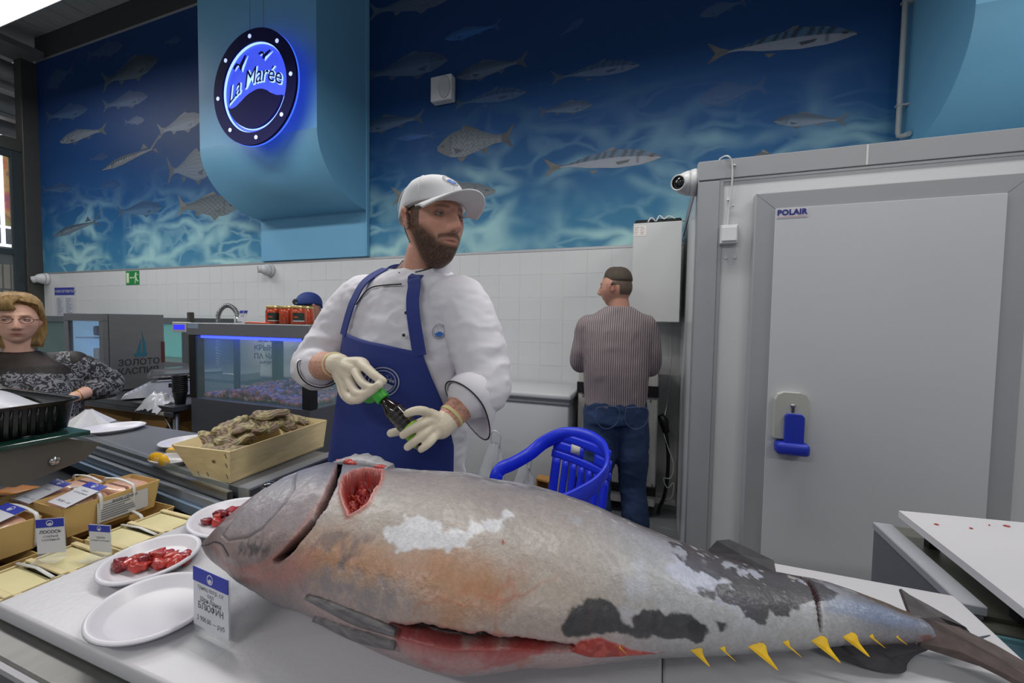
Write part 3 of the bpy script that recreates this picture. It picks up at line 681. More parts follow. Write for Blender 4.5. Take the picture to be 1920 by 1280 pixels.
# ================================================================ tuna
TD = {'gill': [(0.1735, 1.189), (0.2058, 1.677), (0.2214, 2.04), (0.2247, 2.39), (0.2136, 2.59), (0.1958, 2.79), (0.1835, 2.928), (0.1902, 2.915), (0.2102, 2.728), (0.2247, 2.49), (0.2325, 2.215), (0.2258, 1.94), (0.2091, 1.652)], 'gillflap': [(0.1702, 1.177), (0.208, 1.752), (0.2214, 2.102), (0.2158, 2.428), (0.2036, 2.665), (0.1846, 2.865), (0.1546, 3.053), (0.1168, 3.203), (0.0812, 3.203), (0.0445, 2.878), (0.01, 1.214), (0.0278, 2.015), (0.0612, 2.315), (0.0734, 1.715), (0.1068, 1.452), (0.139, 1.364)], 'cheek': [(0.129, 1.665), (0.1624, 2.065), (0.1657, 2.265), (0.158, 2.428), (0.1468, 2.59), (0.1257, 2.703), (0.0868, 2.765), (0.069, 2.69), (0.0779, 2.34), (0.0879, 1.94), (0.099, 1.74)], 'wound': [(0.2469, 2.002), (0.2347, 1.852), (0.228, 1.74), (0.2314, 1.627), (0.2458, 1.477), (0.2725, 1.439), (0.2914, 1.777), (0.2914, 2.027), (0.2848, 2.152), (0.277, 2.227), (0.2614, 2.127)], 'patchwhite': [(0.3359, 2.328), (0.3493, 2.215), (0.3515, 2.102), (0.3782, 2.065), (0.4004, 2.077), (0.4071, 2.177), (0.4271, 2.115), (0.4461, 1.99), (0.4605, 1.952), (0.4705, 1.852), (0.4783, 1.89), (0.4739, 2.052), (0.4638, 2.127), (0.4416, 2.177), (0.4349, 2.265), (0.416, 2.34), (0.3815, 2.39), (0.3582, 2.403)], 'tan': [(0.218, 2.678), (0.2425, 2.503), (0.2892, 2.34), (0.3393, 2.44), (0.376, 2.44), (0.4194, 2.39), (0.4627, 2.378), (0.4928, 2.578), (0.475, 2.803), (0.4205, 2.915), (0.3882, 2.828), (0.3404, 2.828), (0.3014, 2.865), (0.2547, 2.966), (0.2214, 2.94)], 'pinkchin': [(0.0601, 3.416), (0.1379, 3.166), (0.1935, 2.94), (0.2458, 2.678), (0.2481, 2.94), (0.2024, 3.166), (0.1335, 3.391)], 'mott1': [(0.2458, 2.628), (0.267, 2.49), (0.2992, 2.403), (0.3148, 2.478), (0.3059, 2.603), (0.277, 2.665), (0.257, 2.653)], 'mott2': [(0.1034, 2.828), (0.1357, 2.665), (0.1758, 2.703), (0.1791, 2.865), (0.1502, 2.991), (0.1157, 2.991)], 'greyband': [(0.228, 2.953), (0.2692, 2.803), (0.327, 2.803), (0.3704, 2.753), (0.3682, 2.878), (0.3304, 2.978), (0.2747, 3.028), (0.238, 3.103)], 'slit': [(0.3682, 3.116), (0.4116, 3.016), (0.4583, 3.041), (0.4883, 3.116), (0.5195, 3.166), (0.5495, 3.203), (0.5495, 3.216), (0.5195, 3.216), (0.4894, 3.178), (0.4583, 3.128), (0.4116, 3.116), (0.3726, 3.141)], 'flesh': [(0.3726, 3.153), (0.4116, 3.116), (0.4583, 3.128), (0.4894, 3.178), (0.5284, 3.216), (0.515, 3.316), (0.4716, 3.466), (0.436, 3.566), (0.4182, 3.528), (0.3938, 3.491), (0.3737, 3.316)], 'meat': [(0.5495, 3.253), (0.5606, 3.116), (0.5795, 3.091), (0.5996, 3.191), (0.6118, 3.328), (0.6407, 3.416), (0.6574, 3.453), (0.6207, 3.478), (0.6007, 3.478), (0.5717, 3.403)], 'black1': [(0.5384, 2.978), (0.5417, 2.853), (0.5462, 2.778), (0.5606, 2.715), (0.5684, 2.665), (0.5884, 2.69), (0.5996, 2.765), (0.6018, 2.903), (0.6185, 2.991), (0.6207, 2.865), (0.634, 2.778), (0.6563, 2.778), (0.6808, 2.753), (0.6919, 2.853), (0.7008, 2.94), (0.6997, 3.191), (0.6696, 3.166), (0.6185, 3.116), (0.5895, 3.066), (0.5495, 3.053), (0.5406, 3.091)], 'back1': [(0.6785, 1.514), (0.6963, 1.79), (0.7008, 1.977), (0.7152, 1.99), (0.7297, 2.09), (0.7442, 2.065), (0.7241, 2.265), (0.7419, 2.34), (0.7608, 2.353), (0.7063, 2.403), (0.7241, 2.252), (0.7253, 2.39), (0.7542, 2.59), (0.7475, 2.728), (0.7697, 2.728), (0.7864, 2.503), (0.7909, 2.603), (0.8109, 2.628), (0.822, 2.277), (0.8387, 2.24), (0.8665, 2.165), (0.8988, 1.827), (0.8865, 1.627), (0.8676, 1.152), (0.8354, 1.001), (0.7798, 1.039), (0.7241, 1.064)], 'pale1': [(0.6841, 1.977), (0.723, 1.69), (0.7442, 2.052), (0.7675, 2.24), (0.7675, 2.54), (0.743, 2.578), (0.7197, 2.378), (0.6819, 2.365), (0.673, 2.19)], 'black2': [(0.6863, 2.865), (0.7008, 2.903), (0.7019, 3.178), (0.6919, 3.228), (0.6841, 3.091)], 'spot1': [(0.7186, 2.84), (0.7264, 2.84), (0.7264, 2.978), (0.7219, 2.991)], 'tailtop': [(0.9232, 1.127), (0.9488, 1.139), (0.9744, 1.164), (1.0, 1.139), (0.9878, 1.827), (0.9633, 1.865), (0.9422, 1.639), (0.921, 1.69)], 'tailblue': [(0.8654, 2.215), (0.9032, 1.99), (0.9455, 1.94), (0.9833, 2.14), (0.9655, 2.678), (0.9232, 2.603), (0.8865, 2.515), (0.8598, 2.44)], 'cut': [(0.8554, 1.377), (0.8687, 1.102), (0.8699, 1.489), (0.8643, 1.965), (0.8565, 2.403), (0.8498, 3.041), (0.8476, 3.041), (0.8487, 2.628), (0.8543, 2.177), (0.8598, 1.752), (0.8598, 1.502)], 'tailred': [(0.9755, 2.991), (0.9944, 2.778), (1.0, 3.041), (1.0, 3.441), (0.9878, 3.891)], 'spotred': [(0.4705, 2.19), (0.4727, 2.177), (0.4739, 2.215), (0.4727, 2.227)], 'pelvic1': [(0.2436, 3.203), (0.3715, 3.141)], 'pelvic2': [(0.2469, 3.566), (0.3704, 3.291)], 'eye': [(0.0901, 1.765), (0.0901, 1.952)], 'fin': [(0.6007, 3.228), (0.6885, 3.378), (0.7219, 3.328), (0.7597, 3.278), (0.8009, 3.191), (0.8387, 3.128), (0.881, 3.066), (0.9132, 3.028), (0.9466, 2.978)], 'dorsal': [(0.7475, 1.052), (0.8387, 0.976)], 'mouth': [(0.0122, 2.978), (0.0467, 2.803), (0.0768, 2.865), (0.0945, 3.003)]}
N0 = np.array([-.728, .468]); T0 = np.array([.368, .738]); TL = 1.12877
AX = (T0-N0)/TL; NR = np.array([-AX[1], AX[0]])
SC = np.array([0, .03, .07, .12, .18, .25, .33, .42, .52, .62, .72, .82, .9, 1.0])
CC = np.array([-0.0196, 0.0126, 0.0496, 0.0577, 0.0492, 0.0197, -0.0082, -0.0204, 0.0011, -0.0031, -0.0071, -0.0012, 0.0107, 0.0021]); AA = np.array([-0.0205, 0.0375, 0.0943, 0.1287, 0.1484, 0.1498, 0.1587, 0.1731, 0.1615, 0.1196, 0.0861, 0.0598, 0.0467, 0.0181])
def hermite(s, y):
    x = SC; h = np.diff(x); d = np.diff(y)/h; m = np.zeros_like(y)
    m[1:-1] = np.where(d[:-1]*d[1:] > 0, 2*d[:-1]*d[1:]/(d[:-1]+d[1:]+1e-12), 0); m[0] = d[0]; m[-1] = d[-1]
    i = np.clip(np.searchsorted(x, s)-1, 0, len(x)-2); t = (s-x[i])/h[i]
    return (2*t**3-3*t**2+1)*y[i]+(t**3-2*t**2+t)*h[i]*m[i]+(-2*t**3+3*t**2)*y[i+1]+(t**3-t**2)*h[i]*m[i+1]
def tuna_sec(s):
    s = np.asarray(s, float)
    c = hermite(s, CC); a = np.maximum(hermite(s, AA), .002)
    zc = ZB+np.interp(s, [0, .1, .25, .4, .6, .8, 1], [.09, .098, .112, .112, .088, .06, .042])
    r = np.interp(s, [0, .1, .3, .6, .85, 1], [.75, .72, .70, .68, .75, .8])
    return c, a, np.minimum(a*r, zc-ZB), zc
def tuna_pt(s, th, out=0.0):
    """point on the tuna's skin; th 0 back edge, pi/2 upper flank, pi belly edge"""
    s = np.asarray(s, float); th = np.asarray(th, float)
    c, a, b, zc = tuna_sec(s)
    off = c+(a+out)*np.cos(th)
    return np.stack([N0[0]+AX[0]*s*TL+NR[0]*off, N0[1]+AX[1]*s*TL+NR[1]*off, zc+(b+out)*np.sin(th)], -1)
def poly_sd(S_, T_, poly):
    """signed distance (negative inside), metric on the skin"""
    P = np.array(poly, float)*np.array([TL, .13]); X = S_*TL; Y = T_*.13
    d = np.full(X.shape, 1e9); ins = np.zeros(X.shape, bool); n = len(P)
    for i in range(n):
        x0, y0 = P[i]; x1, y1 = P[(i+1) % n]; ex, ey = x1-x0, y1-y0; l = ex*ex+ey*ey+1e-12
        t = np.clip(((X-x0)*ex+(Y-y0)*ey)/l, 0, 1); d = np.minimum(d, np.hypot(X-x0-t*ex, Y-y0-t*ey))
        if y0 != y1:
            cnd = ((y0 > Y) != (y1 > Y)) & (X < (x1-x0)*(Y-y0)/(y1-y0)+x0); ins ^= cnd
    return np.where(ins, -d, d)
def sstep(x, a, b):
    t = np.clip((x-a)/(b-a), 0, 1); return t*t*(3-2*t)
tuna = thing('tuna', 'whole silver bluefin tuna lying on its side on white boards, belly slit open', 'fish', (-.18, .60, ZB))
ns, ntt = 600, 300
sv = np.linspace(.012, 1, ns); tv = np.concatenate([np.linspace(-PI*.5, .7, 40, endpoint=False), np.linspace(.7, 3.75, 220, endpoint=False), np.linspace(3.75, PI*1.5, 40, endpoint=False)])
SS, TT = np.meshgrid(sv, tv, indexing='ij'); ssf, ttf = SS.ravel(), TT.ravel()
base = tuna_pt(ssf, ttf)
n1 = npfbm(base, 22, 4, 1); n2 = npfbm(base, 60, 4, 2); n3 = npfbm(base, 9, 3, 3); n4 = npfbm(base*np.array([1, 1, 1]), 140, 3, 5)
def msk(name, soft=.004, warp=.02, nz=None, grow=0.0):
    nz = n2 if nz is None else nz
    return 1-sstep(poly_sd(ssf, ttf, TD[name])-grow+(nz-.5)*warp, -soft, soft)
def C3(*c): return np.array([lin(x) for x in c])
def mixc(c, m, col): return c*(1-m[:, None])+np.asarray(col)[None]*m[:, None]
def ramp(x, xs, cs):
    cs = np.array([C3(*c) for c in cs]); return np.stack([np.interp(x, xs, cs[:, k]) for k in range(3)], -1)
# base: back grey, flank pale, belly rosy
flank = ramp(ttf+(n3-.5)*.5, [.6, 1.15, 1.5, 2.0, 2.6, 3.0, 3.4, 3.8], [(84, 82, 90), (112, 108, 114), (160, 152, 152), (186, 178, 172), (194, 182, 172), (192, 176, 170), (196, 172, 172), (176, 160, 164)])
rear = ramp(ttf+(n3-.5)*.5, [.6, 1.2, 1.6, 2.2, 2.9, 3.4, 3.8], [(64, 62, 66), (104, 98, 102), (172, 174, 184), (190, 192, 196), (192, 192, 192), (176, 176, 178), (150, 150, 154)])
headc = ramp(ttf+(n1-.5)*.9, [.6, 1.3, 1.8, 2.3, 2.8, 3.2, 3.7], [(92, 98, 112), (122, 126, 140), (152, 150, 158), (168, 158, 162), (168, 148, 144), (158, 140, 140), (168, 158, 160)])
k = sstep(ssf, .54, .68)[:, None]; col = flank*(1-k)+rear*k
k = (1-sstep(ssf, .2, .26))[:, None]; col = col*(1-k)+headc*k
k = sstep(ssf+(n1-.5)*.06, .86, .95)[:, None]; col = col*(1-k)+ramp(ttf, [.8, 1.6, 2.3, 3.0, 3.6], [(60, 56, 56), (108, 108, 118), (128, 132, 146), (150, 150, 156), (110, 100, 100)])*k
col = mixc(col, msk('tan', .03, .06, n1)*.75*(.5+n3), C3(194, 146, 112))
col = mixc(col, msk('tan', .01, .16, n2, -.012)*sstep(n2, .5, .62)*.6, C3(196, 130, 100))
col = mixc(col, msk('greyband', .01, .06)*.65, C3(150, 150, 158))
col = mixc(col, msk('mott1', .012, .09)*.7, C3(122, 112, 112))
col = mixc(col, msk('pinkchin', .02, .05)*.5, C3(206, 136, 122))
# head plates
fl_ = poly_sd(ssf, ttf, TD['gillflap']); ck = poly_sd(ssf, ttf, TD['cheek'])
col = mixc(col, (1-sstep(np.abs(fl_), .0, .010))*.4, C3(196, 118, 104))
col = mixc(col, (1-sstep(ck, -.02, .012))*.35, C3(186, 184, 192))
col = mixc(col, (1-sstep(np.abs(ck), .0, .0035))*.6, C3(84, 78, 84))
col = mixc(col, msk('mott2', .01, .09)*sstep(n2, .42, .56)*.8, C3(74, 74, 80))
col = mixc(col, (1-sstep(ssf, .03, .07))*.6, C3(74, 74, 82))
col = mixc(col, (1-sstep(ttf, 1.3, 1.75))*sstep(ssf, .04, .1)*(1-sstep(ssf, .17, .3))*.6, C3(86, 92, 112))
# white scuffed patch, pale rear patches, dark skin islands
col = mixc(col, msk('patchwhite', .003, .035), C3(232, 232, 236))
col = mixc(col, msk('pale1', .012, .05)*.9, C3(206, 210, 228))
sil = sstep(npfbm(base*np.array([1, 1, 1]), 18, 4, 11), .56, .66)*sstep(ssf, .5, .6)*(1-sstep(ssf, .8, .88))*sstep(ttf, 1.4, 1.8)*(1-sstep(ttf, 2.8, 3.1))
col = mixc(col, sil*.5, C3(208, 212, 226))
for nm in ('black1', 'black2', 'spot1'):
    col = mixc(col, msk(nm, .003, .03)*(.86+.14*n4), C3(56, 56, 60))
bk = msk('back1', .003, .05); col = mixc(col, bk*(.82+.18*n2), C3(66, 62, 66))
holes = bk*sstep(n2, .6, .66)*sstep(ttf, 1.35, 1.6); col = mixc(col, holes*.9, C3(190, 194, 208))
spk = sstep(npfbm(base, 95, 2, 8), .70, .75)*(1-sstep(ttf, 1.5, 1.9))*sstep(ssf, .45, .6); col = mixc(col, spk*.7, C3(196, 192, 192))
col = mixc(col, msk('tailtop', .008, .02)*.8, C3(92, 70, 48)); col = mixc(col, msk('tailblue', .02, .04)*.6, C3(140, 158, 190))
col = mixc(col, msk('tailred', .006, .02)*.7, C3(140, 78, 70))
col = mixc(col, (1-sstep(ttf, 1.15, 1.5))*sstep(ssf, .27, .3)*(1-sstep(ssf, .42, .62))*.5*sstep(n2, .35, .6), C3(214, 214, 222))
vein = sstep(1-np.abs(npfbm(base*np.array([1.4, 1, 1]), 13, 3, 21)-.5)*22, .35, .95)*sstep(ssf, .34, .42)*(1-sstep(ssf, .52, .58))*sstep(ttf, 2.3, 2.7)
col = mixc(col, vein*.45, C3(196, 116, 92))
col = mixc(col, msk('spotred', .001, .002), C3(170, 40, 34))
# opened flesh
disp = np.zeros(len(ssf))
fm = msk('flesh', .006, .03); col = mixc(col, fm*(.35+.4*n2), C3(214, 150, 148)); col = mixc(col, fm*sstep(n1, .46, .62)*.6, C3(190, 84, 84)); col = mixc(col, fm*(1-sstep(poly_sd(ssf, ttf, TD['slit']), .004, .03))*.55, C3(176, 60, 60))
me_ = msk('meat', .002, .006); col = mixc(col, me_, C3(176, 62, 54)); col = mixc(col, me_*sstep(n4, .52, .62)*.6, C3(206, 108, 96)); disp += me_*(.003*n2)
sl = msk('slit', .003, .006, None, .0035); col = mixc(col, sl, C3(34, 10, 10)); disp -= sl*.02
col = mixc(col, (1-sstep(np.abs(poly_sd(ssf, ttf, TD['slit'])-.006), 0, .006))*.5, C3(150, 46, 44))
wd_ = poly_sd(ssf, ttf, TD['wound'])+(n2-.5)*.008; wm = 1-sstep(wd_, -.004, .002)
col = mixc(col, (1-sstep(wd_, .0, .012))*.8, C3(222, 128, 118)); col = mixc(col, wm, C3(150, 26, 26)); col = mixc(col, wm*sstep(n4, .54, .64)*.6, C3(214, 110, 96)); col = mixc(col, wm*sstep(n1, .46, .58)*.85, C3(70, 8, 12)); col = mixc(col, wm*sstep(n2, .56, .66)*.6, C3(190, 60, 54))
disp += -wm*.034+wm*(n2-.5)*.05+wm*(n4-.5)*.016+(1-sstep(np.abs(wd_-.002), 0, .006))*.0035
gm = msk('gill', .0022, .003, None, .002); col = mixc(col, gm, C3(10, 7, 8)); disp -= gm*.030
gs = poly_sd(ssf, ttf, TD['gillflap']); disp += (1-sstep(gs, -.03, .0))*.005
disp += -(1-sstep(np.abs(ck), 0, .005))*.0022
cu_ = msk('cut', .0012, .001); col = mixc(col, cu_, C3(70, 18, 18)); disp -= cu_*.012
disp += (n2-.5)*.0022+(n4-.5)*.0008
mouth = TD['mouth']; md = np.full(len(ssf), 1e9)
for i in range(len(mouth)-1):
    (a0, b0), (a1, b1) = mouth[i], mouth[i+1]
    t = np.clip(((ssf-a0)*(a1-a0)*TL*TL+(ttf-b0)*(b1-b0)*.0081)/((a1-a0)**2*TL*TL+(b1-b0)**2*.0081), 0, 1)
    md = np.minimum(md, np.hypot((ssf-a0-t*(a1-a0))*TL, (ttf-b0-t*(b1-b0))*.09))
col = mixc(col, (1-sstep(md, .0008, .003)), C3(58, 46, 48)); disp -= (1-sstep(md, 0, .004))*.002
col *= (.62+.16*n4)[:, None]; grey = col.mean(1, keepdims=True); col = grey+(col-grey)*1.12
fade_u = 1-sstep(np.abs(np.sin(ttf/2+PI*.75)), .0, .2)*0
pts = tuna_pt(ssf, ttf, disp)
m = MB(); idx = np.arange(ns*len(tv)).reshape(ns, len(tv)); nt2 = len(tv)
fs = []
for i in range(ns-1):
    r0 = i*nt2; r1 = r0+nt2
    fs.extend([(r0+j, r0+(j+1) % nt2, r1+(j+1) % nt2, r1+j) for j in range(nt2)])
m.add(pts.tolist(), fs, True)
m.f.append(tuple(range(nt2))); m.sm.append(False); m.f.append(tuple((ns-1)*nt2+j for j in range(nt2))); m.sm.append(False)
skin = MV('tuna_skin', .42, .10, 220, .12, 320, .42, coat=.12)
tuna_body = m.build('body', skin, tuna, cols=col)
def tp(s, th, out=0.0): return Vector(tuna_pt(s, th, out).tolist())
AX3 = Vector((AX[0], AX[1], 0)); NR3 = Vector((NR[0], NR[1], 0))
def fin_sheet(name, outline, mat, thick=.003, parent=tuna, cols=None):
    """fan of triangles about the centroid with thickness"""
    P = [Vector(p) for p in outline]; c = sum(P, Vector())/len(P); n = Vector()
    for i in range(len(P)): n += (P[i]-c).cross(P[(i+1) % len(P)]-c)
    n.normalize(); h = n*(thick/2); k = len(P)
    vs = [p+h*.4 for p in P]+[p-h*.4 for p in P]+[c+h, c-h]
    fs = []
    for i in range(k):
        j = (i+1) % k; fs += [(i, j, 2*k), (j+0+k, i+k, 2*k+1), (i, i+k, j+k, j)]
    return MB().add(vs, fs).build(name, mat, parent)
yellow = M('yellow_finlet', (232, 186, 30), .45, 0, .12, 60)
for i, (s, th) in enumerate(TD['fin']):
    p = tp(s, th, -.003); sz = [.012, .020, .017, .029, .020, .029, .027, .018, .014][i]
    o = (p-Vector((N0[0]+AX[0]*s*TL, N0[1]+AX[1]*s*TL, p.z))).normalized()
    o = (o*.5-Vector((0, 0, .85))).normalized(); e = AX3
    wdt = .95 if i in (1, 3, 5, 6) else .5
    fin_sheet('finlet', catmull([p-e*sz*.45*wdt, p-e*sz*.05+o*sz*.26, p+e*sz*.45+o*sz*.62, p+e*sz*.95+o*sz*.95, p+e*sz*.66*wdt+o*sz*.40, p+e*sz*.55*wdt], 3, True), yellow, .004)
dark_fin = M('dark_fin', (48, 46, 50), .5, 0, .25, 40, stretch=(1, 1, 4))
brown_fin = M('brown_tail_fin', (78, 66, 64), .5, 0, .3, 60)
def fin_on(s0, th0, s1, th1, w, name):
    k = 14; m = MB(); rings = []
    for i in range(k+1):
        t = i/k; s = s0+(s1-s0)*t; th = th0+(th1-th0)*t; ww = w*(math.sin(PI*min(1, .03+t*.90))**.6)
        cpt = tp(s, th, .004); q = [tp(s, th+ww/.13*f, .0015+.005*math.sqrt(max(0, 1-(f*1.9)**2))) for f in (-.5, -.3, 0, .3, .5)]
        lo = [tp(s, th+ww/.13*f, -.002) for f in (.5, 0, -.5)]
        rings.append(q+lo)
    return m.loft(rings).build(name, M('grey_pelvic_fin', (112, 108, 110), .42, 0, .4, 26, stretch=(1, 6, 6), bump=.3, bscale=60), tuna)
fin_on(*TD['pelvic1'][0], TD['pelvic1'][1][0], TD['pelvic1'][1][1], .020, 'pelvic_fin')
fin_on(*TD['pelvic2'][0], TD['pelvic2'][1][0], TD['pelvic2'][1][1], .024, 'pelvic_fin')
# second dorsal, anal fin, tail
d0, d1 = TD['dorsal'][0], TD['dorsal'][1]
q = [tp(d0[0]+(d1[0]-d0[0])*t, .75, 0) for t in (0, .25, .5, .75, 1)]
out = [q[0], q[0]+NR3*.012+AX3*.02+Vector((0, 0, .014)), q[1]+NR3*.03+AX3*.02+Vector((0, 0, .016)), q[2]+NR3*.03+AX3*.02+Vector((0, 0, .012)), q[3]+NR3*.016+AX3*.03+Vector((0, 0, .006)), q[4]]
fin_sheet('second_dorsal_fin', out+[q[3], q[2], q[1]], dark_fin, .006)
fin_sheet('anal_fin', catmull([(.235, .675, .953), (.262, .672, .944), (.292, .676, .938), (.314, .684, .935), (.326, .692, .936), (.332, .702, .940), (.345, .712, .948), (.362, .72, .957), (.33, .716, .962), (.28, .70, .962)], 4, True), dark_fin, .008)
tr = tp(1.0, PI/2, -.012)
fin_sheet('tail_lobe', [(.350, .735, .985), (.352, .755, .993), (.358, .786, 1.0), (.366, .780, .996), (.384, .774, .990), (.404, .768, .982), (.424, .764, .972), (.430, .772, .965), (.438, .768, .955), (.405, .745, .962), (.375, .728, .968)], M('grey_brown_tail_fin', (64, 58, 60), .5, 0, .3, 60), .012)
fin_sheet('tail_lobe', [(.340, .742, .985), (.372, .735, .987), (.41, .752, .975), (.445, .745, .965), (.475, .724, .956), (.492, .702, .950), (.502, .680, .945), (.51, .655, .940), (.488, .66, .944), (.46, .680, .95), (.425, .70, .957), (.39, .712, .965), (.352, .716, .962)], brown_fin, .02)
fin_sheet('tail_tip', [(.43, .770, .945), (.486, .822, .936), (.440, .79, .940), (.425, .78, .940)], M('slate_fin_tip', (70, 80, 92), .5, 0, .1, 30), .004)
MB().lathe([(.002, .0075), (.010, .006), (.0135, .0015), (.0135, -.006)], tp(.0905, 1.72, -.0005), 20, R=Vector((tp(.0905, 1.72, .02)-tp(.0905, 1.72, 0))).to_track_quat('Z', 'Y').to_matrix()).build('eye', M('glazed_fish_eye', (40, 40, 46), .08, 0, .2, 60, spec=.8), tuna)
flp = MB(); fr = random.Random(4)
for i in range(14):
    s = .17+.10*fr.random(); th = 1.1+.25*fr.random()
    flp.ell(tp(s, th, .002), (.006+.01*fr.random(), .004+.004*fr.random(), .003+.004*fr.random()), 8, 6)
tag(flp.build('flesh_shreds', M('raw_red_flesh', (170, 56, 50), .3, 0, .3, 90), tuna), kind='stuff')
fr = random.Random(9); fm_ = MB(); rings = []
for i in range(13):
    t = i/12; s = .168+.108*t; lift = .012*math.sin(PI*t)+.004
    rings.append([tp(s, 1.02, -.004), tp(s, 1.12, lift+.004*fr.random()), tp(s, 1.3, lift*.7), tp(s, 1.36, -.002)])
fm_.loft(rings).build('nape_flap', M('grey_nape_skin', (150, 148, 152), .4, 0, .25, 60), tuna)
# ================================================================ plates, meat, price tags on the board
plate_m = M('white_foam_plate', (212, 210, 216), .35, 0, .02, 6)
def oval_plate(label, cx, cy, z, a, b, rot, group='oval white plates on the tuna board'):
    prof = [(.001, .004), (.70, .004), (.76, .006), (.88, .017), (.93, .0195), (.97, .0195), (1.0, .017), (1.0, .0145), (.97, .0165), (.93, .0165), (.87, .013), (.77, .0), (.001, .0)]
    t = MB(); q = Matrix.Rotation(rot, 3, 'Z')
    rings = [[q @ Vector((r*a*math.cos(2*PI*k/56), r*b*math.sin(2*PI*k/56), h))+Vector((cx, cy, z)) for k in range(56)] for r, h in prof]
    t.loft(rings, caps=False); o = t.build('oval_plate', plate_m, None, loc=(cx, cy, z))
    return tag(o, label, 'plate', group)
oval_plate('empty white oval plate at the board front, behind the price tag', -.741, .408, ZB, .092, .080, math.radians(-15))
oval_plate('white oval plate of diced red tuna before the tuna snout', -.895, .490, ZB, .085, .074, math.radians(-58))
oval_plate('white oval plate of diced tuna half hidden behind the tuna head', -.905, .668, ZB, .110, .094, math.radians(-12))
meat_mats = [M('raw_tuna_red', (156, 36, 38), .28, 0, .3, 70, coat=.25), M('raw_tuna_bright', (178, 56, 48), .28, 0, .3, 60, coat=.25), M('raw_tuna_dark', (122, 26, 34), .28, 0, .3, 70, coat=.25)]
meat_meshes = []
for k in range(6):
    bm = bmesh.new(); bmesh.ops.create_icosphere(bm, subdivisions=3, radius=1)
    for v in bm.verts:
        n = fbm(tuple(v.co*1.2+Vector((k*7, 3, 1))), 1.3, 3)
        p = v.co.copy(); p = Vector([math.copysign(abs(c)**.6, c) for c in p]); v.co = p*(.85+.5*n)
        v.co = Vector((v.co.x*.0135, v.co.y*.0095, v.co.z*.0075))
    me = bpy.data.meshes.new('tuna_cube'); bm.to_mesh(me); bm.free()
    for p in me.polygons: p.use_smooth = True
    me.materials.append(meat_mats[k % 3]); meat_meshes.append(me)
def meat_pile(cx, cy, pts, label, group, rng):
    for i, (x, y, z) in enumerate(pts):
        o = bpy.data.objects.new('tuna_chunk', meat_meshes[rng.randrange(6)]); COL.objects.link(o)
        o.location = (cx+x, cy+y, ZB+.0115+z); o.rotation_euler = (rng.uniform(-.4, .4), rng.uniform(-.4, .4), rng.uniform(0, PI)); s = rng.uniform(.9, 1.2); o.scale = (s, s, s)
        tag(o, label, 'raw tuna', group)
rg = random.Random(3)
def pile_pts(n, ax, ay, rot, rg):
    out = []
    for i in range(n):
        r = math.sqrt(rg.random()); a = rg.uniform(0, 2*PI); x = r*ax*math.cos(a); y = r*ay*math.sin(a)
        z = (1-r)*.014*rg.choice((0, 1, 1)); c, s = math.cos(rot), math.sin(rot)
        out.append((x*c-y*s, x*s+y*c, z))
    return out
meat_pile(-.888, .487, pile_pts(34, .056, .024, math.radians(30), rg), 'glossy diced raw red tuna piece on the plate before the snout', 'tuna dice on the snout plate', rg)
meat_pile(-.925, .668, pile_pts(30, .052, .028, math.radians(35), rg), 'diced raw red tuna piece on the plate behind the tuna head', 'tuna dice on the rear plate', rg)
